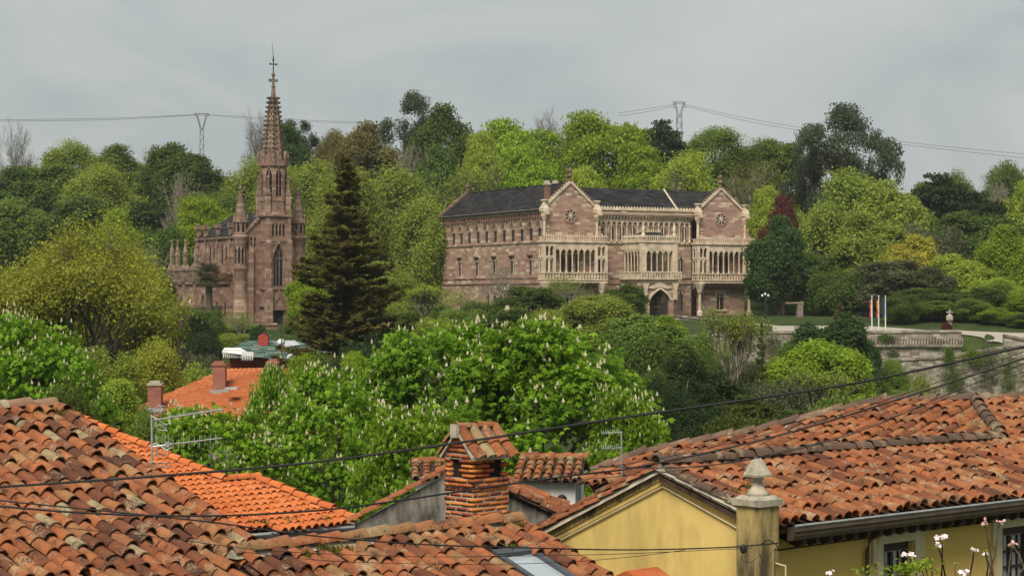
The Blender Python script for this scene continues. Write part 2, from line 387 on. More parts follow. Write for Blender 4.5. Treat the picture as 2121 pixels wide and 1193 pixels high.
# gabled fronts of the two wings
def gable_front(u0, u1, apexz, nm):
    um = (u0+u1)/2; f = ff(0)
    o3 = [(um-1.75, um-.95, 6.3, 10.2), (um-.4, um+.4, 6.3, 10.2), (um+.95, um+1.75, 6.3, 10.2), (um-.75, um+.75, 1.0, 3.9)]
    g = MB().wall(f, u0, u1, 0, EH, o3, .5)
    g.prism([(u0, EH), (u1, EH), (um, apexz)], f, 0, .45); g.build('gable_wall', M['palace'], PE)
    for a, b, c, d in o3[:3]: window(PE, f, (a+b)/2, (b-a)/2, c, d, .5, arch=9.2)
    window(PE, f, um, .75, 1.0, 3.9, .5, mull=1, trac=3.1, arch=3.2)
    m = MB().box(um-1.0, um+1.0, -.12, .02, 3.95, 4.12).box(um-1.0, um-.85, -.1, .02, 3.2, 3.95).box(um+.85, um+1.0, -.1, .02, 3.2, 3.95).box(um-1.1, um+1.1, -.2, .02, .75, .97)
    m.build('label_mould', M['cream'], PE)
    rose(PE, f, um, EH-1.0, 1.15)
    for sgn in (-1, 1):     # raking coping with crockets
        e = u0 if sgn < 0 else u1; dx = um - e; L = math.hypot(dx, apexz-EH); tx, tz = dx/L, (apexz-EH)/L; nx2, nz2 = -tz*sgn*-1, abs(tx)
        nx2 = -abs(tz) if sgn < 0 else abs(tz)
        q = lambda a, h: (e + tx*a + nx2*h, EH + tz*a + nz2*h)
        c = MB().prism([q(-.3, 0), q(L+.05, 0), q(L+.05, .38), q(-.3, .38)], f, -.22, .5).build('coping', M['cream'], PE)
        k = MB(); n = 11
        for i in range(n):
            a = .35 + i*(L-.6)/(n-1); p0, p1, p2, p3 = q(a-.13, .39), q(a+.13, .39), q(a+.2, .72), q(a-.05, .72)
            k.prism([p0, p1, p2, p3], f, -.12, .14)
        k.build('crocket', M['wine'], c)
    fi = MB().lathe(um, .1, [(.22, apexz+.3), (.3, apexz+.6), (.16, apexz+.8), (.2, apexz+1.0), (.5, apexz+1.15), (.5, apexz+1.4), (.18, apexz+1.5), (.16, apexz+1.8), (.34, apexz+1.95), (.3, apexz+2.2), (.08, apexz+2.6)], 8)
    fi.build('finial', M['wine'], PE)
    for u in (u0+.1, u1-.1):   # corner shaft, gargoyle block and urn
        MB().lathe(u, -.25, [(.42, 12.3), (.42, 12.6), (.24, 12.8), (.22, 15.2), (.4, 15.6), (.42, 15.9)], 8).build('corner_shaft', M['cream'], PE)
        MB().cbox(u, -.3, 15.9, .85, .8, .7).cbox(u, -.3, 16.6, 1.1, 1.0, .5).box(u-.2, u+.2, -1.6, -.8, 16.2, 16.6).build('gargoyle_block', M['cream'], PE)
        MB().frust(u, -.2, 17.1, 17.8, .6, .6, .36, .36).build('pinnacle_base', M['cream'], PE)
        MB().lathe(u, -.2, [(.36, 17.8), (.36, 18.1), (.62, 18.4), (.62, 18.58), (.4, 18.59), (.4, 18.3)], 8, R(22.5)).build('urn', M['cream'], PE)
gable_front(0, 9.9, 21.3, 'left'); gable_front(RW0, RW1, 21.0, 'right')
# middle block
f = ff(MC); mu = [along(Vector((PO.x+pv[0]*MC, PO.y+pv[1]*MC, 0)), pr, px) for px in (1245.4,1267.6,1289.1,1311.3,1332.8,1354.1,1375.4,1397,1417.7)]
pw = [(11.2, 12.2, 6.7, 9.8), (26.6, 27.6, 6.7, 9.8), (26.6, 27.5, .8, 4.0), (17.6, 20.8, .2, 4.2)]
ops = [(u-.42, u+.42, 12.3, 15.0) for u in mu] + pw
MB().wall(f, 9.9, RW0, 0, EH, ops, .45).build('middle_wall', M['palace'], PE)
for u in mu: window(PE, f, u, .42, 12.3, 15.0, .45, arch=14.2)
for a, b, c, d in pw: window(PE, f, (a+b)/2, (b-a)/2, c, d, .45, mull=1, arch=d-.8)
m = MB(); n = 19
for i in range(n):
    u = 10.4 + i*(RW0-RW0+18.2)/(n-1)
    c = MB().lathe(u, MC-.22, [(.2, 12.1), (.2, 12.35), (.115, 12.5), (.115, 14.5), (.22, 14.8), (.22, 14.95)], 6).build('colonnette', M['cream'], PE)
for i in range(n-1):
    u = 10.4 + (i+.5)*18.2/(n-1); m.archfill(lambda s, z, w: (s, MC+w, z), u, 18.2/(n-1)/2, 14.75, 15.45, 15.6, -.3, .0, 4)
m.box(9.95, RW0-.05, MC-.3, MC, 15.6, 15.85); m.build('blind_arcade', M['cream'], PE)
m = MB()
for i in range(32):
    u = 10.2 + i*.6; m.box(u-.14, u+.14, MC-.6, MC+.01, 15.86, 16.1); m.box(u-.16, u+.16, MC-.8, MC+.012, 16.1, 16.35)
m.build('corbel_table', M['cream'], PE)
MB().box(9.95, RW0-.05, MC-.95, MC+.3, 16.35, 17.2).build('cornice', M['palace'], PE)
MB().box(9.95, RW0-.05, MC-1.08, MC+.25, 17.2, 17.38).box(9.95, RW0-.05, MC-1.02, MC+.22, 16.6, 16.72).build('cornice_moulding', M['cream'], PE)
m = MB()
for i in range(34):
    u = 10.2 + i*.565; m.prism([(u-.2, 17.38), (u+.2, 17.38), (u+.17, 17.62), (u, 17.85), (u-.17, 17.62)], ff(MC-.95), 0, .22)
m.build('cresting', M['cream'], PE)
for z, t, d in ((11.8, .25, .2), (6.15, .2, .14), (5.25, .25, .2)):
    MB().box(9.9, RW0, MC-d, MC+.01, z, z+t).build('string_course', M['cream'] if z > 11 else M['palace'], PE)
MB().box(RW1-.2, RW1, .5, 24, 0, EH).build('right_wall', M['palace'], PE)
# roofs
RZ = 21.3; s1 = (RZ-EH)/4.95
def roofprism(pts, name): return MB().add(*pts).build(name, M['slate'], PE)
o = .7
roofprism(([(-o, .3, EH-.15), (4.95, .3, RZ+.05), (10.4, .3, EH-.05), (-o, LW+.1, EH-.15), (4.95, LW+.1, RZ+.05), (10.4, LW+.1, EH-.05), (-o, .3, EH-.35), (10.4, .3, EH-.4), (-o, LW+.1, EH-.35), (10.4, LW+.1, EH-.4)],
   [(0,1,4,3), (1,2,5,4), (0,6,7,2,1), (3,4,5,9,8), (0,3,8,6), (2,7,9,5), (6,8,9,7)]), 'side_roof')
roofprism(([(5, MC-.9, EH+.1), (36, MC-.9, EH+.1), (36, 9, RZ-.05), (5, 9, RZ-.05), (36, 17.5, EH), (5, 17.5, EH), (5, MC-.9, EH-.1), (36, MC-.9, EH-.1)], [(0,1,2,3), (3,2,4,5), (0,6,7,1), (0,3,5,6), (1,7,4,2), (6,5,4,7)]), 'main_roof')
rm = (RW0+RW1)/2
roofprism(([(RW0-.3, .4, EH), (rm, .4, 20.95), (RW1+.4, .4, EH), (RW0-.3, 24, EH), (rm, 24, 20.95), (RW1+.4, 24, EH)], [(0,1,4,3), (1,2,5,4), (0,2,1), (3,4,5), (0,3,5,2)]), 'wing_roof')
m = MB()
for i in range(70): m.box(4.85, 5.05, .6+i*.51, .6+i*.51+.28, RZ+.02, RZ+.2)
m.build('ridge_cresting', M['slate'], PE)
MB().prism([(-.7, EH-.3), (4.95, RZ+.1), (4.95, RZ+.6), (-.9, EH+.2)], lambda s, z, w: (s, LW+w, z), -.1, .35).build('coping', M['wine'], PE)
MB().lathe(4.95, LW+.1, [(.3, RZ+.5), (.3, RZ+.9), (.15, RZ+1.0), (.45, RZ+1.3), (.2, RZ+1.5), (.3, RZ+1.75), (.05, RZ+2.1)], 6).build('finial', M['wine'], PE)
MB().lathe(-.25, LW-.2, [(.4, 12), (.24, 12.3), (.22, 15.5), (.4, 15.9), (.4, 16.2)], 8).build('corner_shaft', M['cream'], PE)
for u, v, z0, z1 in ((1.6, 1.6, EH+1, 21.0), (7.5, 9.5, 19, 21.6), (36.6, 5, 18.4, 20.6)):
    c = MB().cbox(u, v, z0, .75, .75, z1-z0).build('chimney', M['wine'], PE)
    MB().cbox(u, v, z1, 1.0, 1.0, .2).frust(u, v, z1+.2, z1+.75, .42, .42, .25, .25).build('chimney_cap', M['mortar'], c)
MB().prism([(25.9, EH+.3), (26.1, EH+.3), (28.2, RZ+.1), (28.0, RZ+.1)], lambda s, z, w: (s, MC-.75+w+(z-EH-.3)*1.95, z), -.15, .12).build('roof_parapet', M['cream'], PE)
# loggias
def loggia(u0, u1, nm, cols=7, support=True):
    p = -1.85; um = (u0+u1)/2; L = MB().box(u0, u1, p, 0, 5.35, 5.75).box(u0-.12, u1+.12, p-.12, .0, 5.75, 5.95).build('loggia', M['cream'], PE)
    f = ff(p); c0, c1 = u0+2.0, u1-2.0
    # balustrade
    for s_, e_, fm in ((u0, u1, f), (p, 0, lambda s, z, w: (u0+w, s, z)), (p, 0, lambda s, z, w: (u1-w, s, z))):
        b = MB(); n = max(3, int((e_-s_)/.55))
        b.prism([(s_, 6.85), (e_, 6.85), (e_, 7.02), (s_, 7.02)], fm, -.05, .24)
        for i in range(n+1):
            x = s_ + .08 + (e_-s_-.16)*i/n; b.prism([(x-.1, 5.95), (x+.1, 5.95), (x+.1, 6.85), (x-.1, 6.85)], fm, .02, .18)
        b.prism([(s_, 6.3), (e_, 6.3), (e_, 6.42), (s_, 6.42)], fm, .06, .16)
        b.build('balustrade', M['cream'], L)
    xs_ = [u0+.16, u0+1.0, c0, *[c0+(c1-c0)*i/cols for i in range(1, cols)], c1, u1-1.0, u1-.16]
    for x in xs_:
        big = x in (c0, c1) or x in (xs_[0], xs_[-1])
        r = .2 if big else .105
        (MB().cbox(x, p+.18, 7.02, .4, .4, 4.4) if big else MB().lathe(x, p+.18, [(.17, 7.02), (.17, 7.2), (r, 7.3), (r, 9.75), (.18, 10.0), (.18, 10.1)], 6)).build('column', M['cream'], L)
    for fm, aa, bb in ((f, c0, c1),):
        a = MB()
        for i in range(cols):
            w = (bb-aa)/cols; a.archfill(fm, aa+w*(i+.5), w/2, 9.95, 10.75, 10.9, .06, .3, 4)
        a.box(aa, bb, p+.1, p+.3, 10.9, 11.75)
        for i in range(cols*3+1):
            x = aa + (bb-aa)*i/(cols*3); a.box(x-.035, x+.035, p+.03, p+.1, 10.75, 11.75)
        a.build('arcade', M['cream'], L)
    def two(fm, aa, bb):       # two-tier corner panel
        a = MB(); n = 2; w = (bb-aa)/n
        for i in range(n):
            a.archfill(fm, aa+w*(i+.5), w/2-.06, 8.75, 9.2, 9.3, .05, .28, 3); a.archfill(fm, aa+w*(i+.5), w/2-.06, 10.75, 11.2, 11.45, .05, .28, 3)
        a.prism([(aa, 9.3), (bb, 9.3), (bb, 9.65), (aa, 9.65)], fm, .0, .3); a.prism([(aa, 11.45), (bb, 11.45), (bb, 11.75), (aa, 11.75)], fm, .04, .29)
        for i in range(n+1): a.prism([(aa+w*i-.09, 7.02), (aa+w*i+.09, 7.02), (aa+w*i+.09, 11.46), (aa+w*i-.09, 11.46)], fm, .07, .26)
        a.build('corner_panel', M['cream'], L)
    two(f, u0+.16, c0); two(f, c1, u1-.16)
    two(lambda s, z, w: (u0+w, s, z), p+.2, -.1); two(lambda s, z, w: (u1-w, s, z), p+.2, -.1)
    MB().box(u0-.15, u1+.15, p-.15, -.002, 11.75, 12.05).build('cornice', M['cream'], L)
    k = MB().box(u0, u1, p-.02, p+.16, 12.62, 12.72).box(u0, u0+.16, p+.16, -.01, 12.62, 12.72).box(u1-.16, u1, p+.16, -.01, 12.62, 12.72)
    n = int((u1-u0)/.42)
    for i in range(n+1):
        x = u0+.1 + (u1-u0-.2)*i/n; k.box(x-.07, x+.07, p, p+.13, 12.05, 12.62); k.prism([(x-.14, 12.72), (x+.14, 12.72), (x, 13.05)], f, 0, .12)
        if i % 2 == 0: k.box(x-.18, x+.18, p+.03, p+.1, 12.3, 12.42)
    for i in range(4):
        y = p + .3 + i*.4; k.box(u0, u0+.13, y-.07, y+.07, 12.05, 12.62); k.box(u1-.13, u1, y-.07, y+.07, 12.05, 12.62)
    k.build('parapet', M['cream'], L)
    for x in (u0+1.1, u1-1.1):
        MB().frust(x, p+.5, 12.05, 13.3, .8, .5, .25, .25).lathe(x, p+.5, [(.22, 13.3), (.3, 13.6), (.12, 13.8), (.3, 14.1), (.06, 14.5)], 6).build('finial', M['palace'], L)
    m = MB(); n = int((u1-u0)/.75)
    for i in range(n+1):
        x = u0+.25 + (u1-u0-.5)*i/n
        m.prism([(0., 5.35), (-1.7, 5.35), (-1.5, 5.05), (-.5, 4.5), (0., 4.35)], lambda s, z, w: (x+w, s, z), -.13, .13)
    m.build('bracket', M['palace'], L)
    if support:
        for x in (u0+.7, u1-.7):
            MB().lathe(x, p+.6, [(.5, .0), (.5, .55), (.33, .75), (.26, .9), (.24, 3.5), (.45, 3.9), (.5, 4.1), (.75, 4.7), (1.0, 5.35)], 8).build('support_column', M['cream'], L)
loggia(-.9, 10.8, 'left'); loggia(28.2, 39.5, 'right')
# porch and central balcony
u0, u1, p = 15.7, 22.3, -4.6
PC = MB().box(u0-.1, u1+.1, p-.1, MC, 5.3, 5.9).build('porch', M['cream'], PE)
for fm, a, b in ((ff(p), u0, u1), (lambda s, z, w: (u0+w, s, z), p, MC), (lambda s, z, w: (u1-w, s, z), p, MC)):
    c = (a+b)/2; hw = (b-a)/2
    g = MB()
    g.archfill(fm, c, hw-1.35, 2.6, 4.3, 5.3, 0, .7, 8)
    for q in (a, b-1.35): g.prism([(q, .0), (q+1.35, .0), (q+1.35, 5.3), (q, 5.3)], fm, 0, .7)
    g.build('porch_arch', M['palace'], PC)
    hood(fm, c, hw-1.35, 2.6, 4.35, .3, -.2).build('arch_mould', M['cream'], PC)
    d = MB().prism([(a, 2.5), (a+1.3, 2.5), (a+1.3, 2.7), (a, 2.7)], fm, -.1, .3).prism([(b-1.3, 2.5), (b, 2.5), (b, 2.7), (b-1.3, 2.7)], fm, -.1, .3)
    for q in (a+.1, b-.9): d.prism([(q+.15, 2.7), (q+.65, 2.7), (q+.65, 4.2), (q+1.0, 5.3), (q-.2, 5.3), (q+.15, 4.2)], fm, -.35, .2)
    d.build('pier_capital', M['cream'], PC)
    if a == u0: MB().prism([(c-2.2, 4.5), (c-.4, 5.4), (c, 5.9), (c+.4, 5.4), (c+2.2, 4.5), (c+1.2, 4.4), (c, 4.75), (c-1.2, 4.4)], fm, -.25, .02).build('carved_crest', M['cream'], PC)
    # balcony balustrade and upper screen
    b_ = MB(); n = int((b-a+1.2)/.5); s_, e_ = a-.55, b+.55
    b_.prism([(s_, 5.9), (e_, 5.9), (e_, 6.1), (s_, 6.1)], fm, -.6, .1).prism([(s_, 7.0), (e_, 7.0), (e_, 7.2), (s_, 7.2)], fm, -.6, -.35)
    for i in range(n+1):
        x = s_ + .1 + (e_-s_-.2)*i/n; b_.prism([(x-.13, 6.1), (x+.13, 6.1), (x+.13, 7.0), (x-.13, 7.0)], fm, -.56, -.4)
    b_.build('balustrade', M['cream'], PC)
    n = 5 if a == u0 else 5; a2, b2 = a+.75, b-.5; w = (b2-a2)/n; sc = MB()
    for i in range(n): sc.archfill(fm, a2+w*(i+.5), w/2-.03, 9.85, 10.6, 10.75, .05, .3, 4)
    sc.prism([(a, 10.75), (b, 10.75), (b, 11.85), (a, 11.85)], fm, .04, .32)
    for i in range(n*3): sc.prism([(a2+w/3*i-.04, 10.75), (a2+w/3*i+.04, 10.75), (a2+w/3*i+.04, 11.8), (a2+w/3*i-.04, 11.8)], fm, -.02, .04)
    sc.prism([(a-.15, 11.85), (b+.15, 11.85), (b+.15, 12.15), (a-.15, 12.15)], fm, -.16, .3); sc.build('arcade', M['cream'], PC)
    k = MB(); nk = int((b-a)/.4)
    for i in range(nk+1):
        x = a+.1 + (b-a-.2)*i/nk; k.prism([(x-.08, 12.15), (x+.08, 12.15), (x+.08, 12.7), (x-.08, 12.7)], fm, -.05, .08); k.prism([(x-.15, 12.78), (x+.15, 12.78), (x, 13.1)], fm, -.05, .08)
    k.prism([(a, 12.68), (b, 12.68), (b, 12.78), (a, 12.78)], fm, -.07, .1); k.build('parapet', M['cream'], PC)
    for i in range(n+1): 
        q = fm(a2+w*i, 0, .18); MB().lathe(q[0], q[1], [(.17, 5.9), (.17, 6.4), (.1, 6.5), (.1, 9.6), (.17, 9.85)], 6).build('column', M['cream'], PC)
for x in (u0+.35, u1-.35): MB().cbox(x, p+.38, 5.9, .85, .85, 5.9).build('corner_pier', M['cream'], PC)
MB().box(u0+.4, u1-.4, p+.5, MC, 12.16, 12.3).frust((u0+u1)/2, (p+MC)/2, 12.3, 13.6, 2.7, 2.6, 1.2, 1.2).build('porch_roof', M['slate'], PC)
for x in (u0+.35, u1-.35):
    MB().lathe(x, p+.3, [(.32, 12.9), (.32, 13.2), (.2, 13.35), (.3, 13.9), (.24, 14.4), (.12, 14.55), (.16, 14.75), (.05, 14.95)], 7).build('statue', M['cream'], PC)
m = MB().cbox((u0+u1)/2, (p+MC)/2, 13.6, 2.6, 2.6, .12)
for i in range(7): m.cbox((u0+u1)/2-1.2+i*.4, (p+MC)/2-1.25, 13.72, .12, .1, .35)
m.build('roof_railing', M['trim'], PC)

# ---------------------------------------------------------------- church
CO = P(577, 620, 287); CR = R(32)
CE = empty('church', (CO.x, CO.y, 6.0), CR, 'dark red stone gothic church with tall crocketed octagonal spire and slate nave roof', 'church')
T = 1.75; TD = 3.5
def cf(c): return lambda s, z, w: (s, c+w, z)
# tower body
lanc = (-.8, .8, 6.9, 12.9); bel = [(-1.02+i*.56, -.62+i*.56, 14.05, 15.9) for i in range(4)]; door = (-.8, .8, 1.3, 3.4)
MB().wall(cf(0), -T, T, 0, 16.9, [lanc, door] + bel, .5).build('tower_front', M['church'], CE)
fs = lambda s, z, w: (-T+w, s, z)
sl = [(.9, 1.25, 13.4, 15.2), (1.75, 2.1, 13.9, 15.7), (2.6, 2.95, 14.2, 16.0)]
MB().wall(fs, 0, TD, 0, 16.9, [], .4).build('tower_side', M['church'], CE)
MB().box(T-.3, T, .01, TD, 0, 16.9).box(-T+.3, T-.3, TD-.3, TD, 0, 16.9).build('tower_back', M['church'], CE)
w = window(CE, cf(0), 0, .8, 6.9, 12.9, .5, arch=10.9, mull=2, trim=M['weathered'], trac=10.9)
hood(cf(0), 0, .95, 10.9, 13.1, .22, -.16).build('hood_mould', M['church'], w)
dr = window(CE, cf(0), 0, .8, 1.3, 3.4, .5, arch=2.8, mull=1, trim=M['iron'], name='door', glass='iron')
MB().prism([(-1.5, 3.45), (1.5, 3.45), (1.5, 3.7), (0, 6.4), (-1.5, 3.7)], cf(0), -.35, .0).build('door_gable', M['church'], CE)
hood(cf(-.3), 0, 1.0, 3.46, 5.3, .2, -.15).build('door_arch', M['weathered'], CE)
for b in bel: window(CE, cf(0), (b[0]+b[1])/2, .2, b[2], b[3], .5, arch=15.4, trim=M['church'], glass='dark')
for x in (-T+.1, T-.1):
    MB().box(x-.42, x+.42, -.75, .35, 0, 6.2).prism([(0, 0), (.75, 0), (0, .9)], lambda s, z, w: (x+w, -s, 6.2+z), -.42, .42).box(x-.33, x+.33, -.42, .3, 6.2, 13.2).prism([(0, 0), (.42, 0), (0, .8)], lambda s, z, w: (x+w, -s, 13.2+z), -.33, .33).box(x-.25, x+.25, -.18, .3, 13.2, 16.9).build('buttress', M['church'], CE)
for z, d in ((3.9, .25), (6.35, .2), (13.3, .12), (16.9, .35)):
    MB().box(-T-d, T+d, -d, TD+d, z, z+.28).build('string_course', M['weathered'], CE)
# octagon belfry and spire
oy = 1.75; n8 = R(22.5)
MB().lathe(0, oy, [(2.25, 17.18), (2.05, 18.0), (1.9, 18.0), (1.9, 19.1), (2.0, 19.15), (2.0, 19.4), (1.86, 19.45), (1.86, 24.4), (2.05, 24.6), (2.05, 25.0), (1.9, 25.05)], 8, n8).build('belfry', M['church'], CE)
for i in range(8):
    a = i*math.pi/4; ca, sa = math.cos(a), math.sin(a); rr = 1.86*math.cos(n8)
    fm = lambda s, z, w: ((rr-w)*ca - s*sa, oy + (rr-w)*sa + s*ca, z)
    b = MB().prism([(-.42, 19.9), (.42, 19.9), (.42, 23.0), (.0, 23.9), (-.42, 23.0)], fm, -.02, .05).build('belfry_opening', M['dark'], CE)  # flush near-black panel, painted as the shade inside the opening
    MB().prism([(-.05, 19.9), (.05, 19.9), (.05, 23.7), (-.05, 23.7)], fm, -.1, -.025).prism([(-.42, 21.3), (.42, 21.3), (.42, 21.42), (-.42, 21.42)], fm, -.1, -.028).build('mullion', M['church'], b)
    h = hood(fm, 0, .46, 22.9, 24.0, .16, -.16); h.prism([(-.6, 19.5), (-.46, 19.5), (-.46, 22.9), (-.6, 22.9)], fm, -.14, .02).prism([(.46, 19.5), (.6, 19.5), (.6, 22.9), (.46, 22.9)], fm, -.14, .02).build('surround', M['church'], b)
    MB().prism([(-.75, 24.2), (.75, 24.2), (0, 26.4)], fm, -.3, -.05).build('gablet', M['church'], CE)
    g = lambda s, z, w: fm(s, z, w)
    MB().prism([(-.3, 18.15), (.3, 18.15), (.3, 18.95), (-.3, 18.95)], fm, -.12, -.0).build('tracery_panel', M['weathered'], CE)
    a2 = a + n8; x, y = 2.12*math.cos(a2), oy+2.12*math.sin(a2)
    MB().lathe(x, y, [(.16, 24.3), (.16, 25.4), (.22, 25.5), (.03, 26.5)], 4, a2).build('pinnacle', M['weathered'], CE)
MB().lathe(0, oy, [(1.62, 25.05), (1.55, 26.2), (1.35, 28.0), (1.02, 31.0), (.76, 32.6), (.58, 33.9), (.68, 33.95), (.68, 34.2), (.36, 34.25), (.24, 35.75), (.38, 35.8), (.2, 36.0), (.17, 36.5)], 8, n8).build('spire', M['weathered'], CE)
SPX = bpy.context.scene.objects['spire']
k = MB()
for i in range(8):
    a = i*math.pi/4 + n8
    for j in range(13):
        z = 26.0 + j*.66; r = 1.6 - (z-25.05)*(1.6-.56)/9.5 + .14
        x, y = r*math.cos(a), oy+r*math.sin(a); k.frust(x, y, z, z+.3, .08, .08, .2, .2)
tag(k.build('crocket', M['weathered'], SPX), kind='stuff')
for j in range(9):
    z = 26.5 + j*.85; r = (1.6 - (z-25.05)*(1.6-.56)/9.5)*math.cos(n8) + .0
    q = MB()
    for i in range(8):
        a = i*math.pi/4; x, y = r*math.cos(a), oy+r*math.sin(a); q.cbox(x, y, z, .16, .16, .34)
    tag(q.build('lucarne', M['dark'], SPX), kind='stuff')
MB().box(-.7, .7, oy-.12, oy+.12, 36.45, 36.85).box(-.12, .12, oy-.14, oy+.14, 36.2, 37.2).lathe(0, oy, [(.14, 37.2), (.28, 37.4), (.28, 37.6), (.1, 37.75)], 8).build('stone_cross', M['weathered'], CE)
MB().box(-.06, .06, oy-.06, oy+.06, 37.7, 40.2).box(-.5, .5, oy-.05, oy+.05, 38.95, 39.07).cbox(-.5, oy, 38.88, .18, .18, .28).cbox(.5, oy, 38.88, .18, .18, .28).cbox(0, oy, 39.5, .22, .22, .26).tube([(0, oy, 40.1), (-.22, oy, 42.2)], .045, 5, .02).build('iron_cross', M['iron'], CE)
# corner pinnacles round the octagon
for x, y in ((-1.6, .15), (1.6, .15), (-1.6, 3.35), (1.6, 3.35)):
    p_ = MB().cbox(x, y, 17.18, .62, .62, 2.9).box(x-.4, x+.4, y-.4, y+.4, 20.08, 20.3).build('tower_pinnacle', M['church'], CE)
    MB().lathe(x, y, [(.36, 20.3), (.1, 22.3), (.2, 22.4), (.2, 22.55), (.05, 22.9)], 4, R(45)).build('pinnacle_spire', M['weathered'], p_)
# facade gable behind the tower
fy = 2.4
for sg in (-1, 1):
    sw = [(sg*2.6, 13.0, 14.6), (sg*3.15, 12.6, 14.2), (sg*3.7, 12.2, 13.7)]
    a, b = sorted((sg*T, sg*4.6))
    MB().wall(cf(fy), a, b, 0, 14.0, [(c-.16, c+.16, z0-.4, min(13.9, z1-.3)) for c, z0, z1 in sw], .4).prism([(sg*T, 14.0), (sg*4.6, 14.0), (sg*T, 16.6)], cf(fy), 0, .5).build('facade_wall', M['church'], CE)
    for c, z0, z1 in sw: window(CE, cf(fy), c, .16, z0-.4, min(13.9, z1-.3), .4, glass='dark')
    MB().prism([(sg*T, 16.6), (sg*4.7, 14.0), (sg*4.7, 14.45), (sg*T, 17.05)], cf(fy), -.25, .55).build('coping', M['weathered'], CE)
    MB().box(min(sg*3.0, sg*3.5), max(sg*3.0, sg*3.5), fy-.45, fy, 0, 12.0).prism([(0, 0), (.45, 0), (0, .7)], lambda s, z, w: (sg*3.25+w, fy-s, 12+z), -.25, .25).build('buttress', M['church'], CE)
    # corner turret
    x, y = sg*4.6, 3.0
    tr = MB().lathe(x, y, [(1.1, 0), (1.1, 3.4), (1.0, 3.5), (1.0, 9.3), (1.1, 9.4), (1.0, 9.6), (1.0, 13.6), (1.25, 13.9), (1.25, 14.2), (1.0, 14.25)], 14).build('stair_turret', M['church'], CE, True)
    MB().lathe(x, y, [(.98, 14.25), (.98, 16.4), (1.12, 16.5), (1.12, 16.7), (.9, 16.75)], 8, n8).build('turret_lantern', M['church'], CE)
    for i in range(8):
        a = i*math.pi/4; ca, sa = math.cos(a), math.sin(a); rr = .98*math.cos(n8)
        fm = lambda s, z, w: (x+(rr-w)*ca - s*sa, y+(rr-w)*sa + s*ca, z)
        MB().prism([(-.19, 14.7), (.19, 14.7), (.19, 15.6), (0, 16.0), (-.19, 15.6)], fm, -.02, .03).build('lantern_opening', M['dark'], CE)  # lantern has no hole here: shade painted as a near-black panel
        MB().prism([(-.4, 16.1), (.4, 16.1), (0, 17.2)], fm, -.2, -.05).build('gablet', M['church'], CE)
    MB().lathe(x, y, [(.85, 16.75), (.5, 19.0), (.28, 20.3), (.36, 20.35), (.36, 20.55), (.12, 20.6), (.28, 21.0), (.06, 21.5)], 8, n8).build('turret_spire', M['weathered'], CE)
    if sg < 0:
        for a in (R(200), R(235), R(262), R(290)):
            ca, sa = math.cos(a), math.sin(a); fm = lambda s, z, w: (x+(1.0-w)*ca - s*sa, y+(1.0-w)*sa + s*ca, z)
            b = MB().prism([(-.16, 10.2), (.16, 10.2), (.16, 12.2), (0, 12.6), (-.16, 12.2)], fm, -.03, .04).build('slit_window', M['dark'], CE)
            MB().prism([(-.26, 10.1), (-.16, 10.1), (-.16, 12.3), (-.26, 12.3)], fm, -.1, .03).prism([(.16, 10.1), (.26, 10.1), (.26, 12.3), (.16, 12.3)], fm, -.1, .03).build('surround', M['church'], b)
        fm = lambda s, z, w: (x+(1.0-w)*math.cos(R(262)) - s*math.sin(R(262)), y+(1.0-w)*math.sin(R(262)) + s*math.cos(R(262)), z)
        MB().prism([(-.14, 1.9), (.14, 1.9), (.14, 3.1), (-.14, 3.1)], lambda s, z, w: fm(s, z, w-.06), -.06, .04).build('slit_window', M['dark'], CE)
# nave
NL = 20.0; NX = 4.2; NE_ = 14.2
fn = lambda s, z, w: (-NX+w, s, z)
bays = [7.4, 12.0, 16.4, 19.2]
cw = [(c+d-.42, c+d+.42, 9.4, 13.0) for c in (5.6, 9.8, 14.2) for d in (-.68, .68)]
MB().wall(fn, 3.4, NL, 0, NE_, cw, .25).build('nave_wall', M['church'], CE)
for a, b, c, d in cw: window(CE, fn, (a+b)/2, .42, c, d, .25, arch=12.1, trim=M['church'])
MB().box(NX-.4, NX, 3.4, NL, 0, NE_).box(-NX+.02, NX-.4, NL-.02, NL+.3, 0, NE_).build('nave_back', M['church'], CE)
MB().box(-NX-.3, -NX+.01, 3.4, NL, NE_-.3, NE_+.05).build('cornice', M['weathered'], CE)
MB().add([(-NX-.35, 3.0, NE_+.06), (0, 3.0, 17.7), (NX+.35, 3.0, NE_+.06), (-NX-.35, NL-.5, NE_+.06), (0, NL-4.0, 17.7), (NX+.35, NL-.5, NE_+.06)], [(0,1,4,3), (1,2,5,4), (0,2,1), (3,4,5), (0,3,5,2)]).build('nave_roof', M['slate'], CE)
for y in bays:
    b = MB().box(-NX-.42, -NX+.02, y-.22, y+.22, 0, 12.6).prism([(0, 0), (.42, 0), (0, .7)], lambda s, z, w: (-NX-s, y+w, 12.6+z), -.22, .22).box(-NX-.25, -NX+.25, y-.22, y+.22, 12.6, 15.5).box(-NX-.4, -NX+.4, y-.36, y+.36, 15.5, 15.9).build('buttress', M['church'], CE)
    k = MB()
    for dx in (-.3, 0, .3): k.box(-NX+dx-.08, -NX+dx+.08, y-.34, y-.16, 15.9, 16.2); k.box(-NX+dx-.08, -NX+dx+.08, y+.16, y+.34, 15.9, 16.2)
    tag(k.build('battlement', M['weathered'], b), kind='stuff')
    MB().prism([(0, 9.6), (1.2, 8.6), (1.2, 9.5), (.0, 10.9)], lambda s, z, w: (-NX-.4-s, y+w, z), -.14, .14).build('flying_buttress', M['church'], CE)
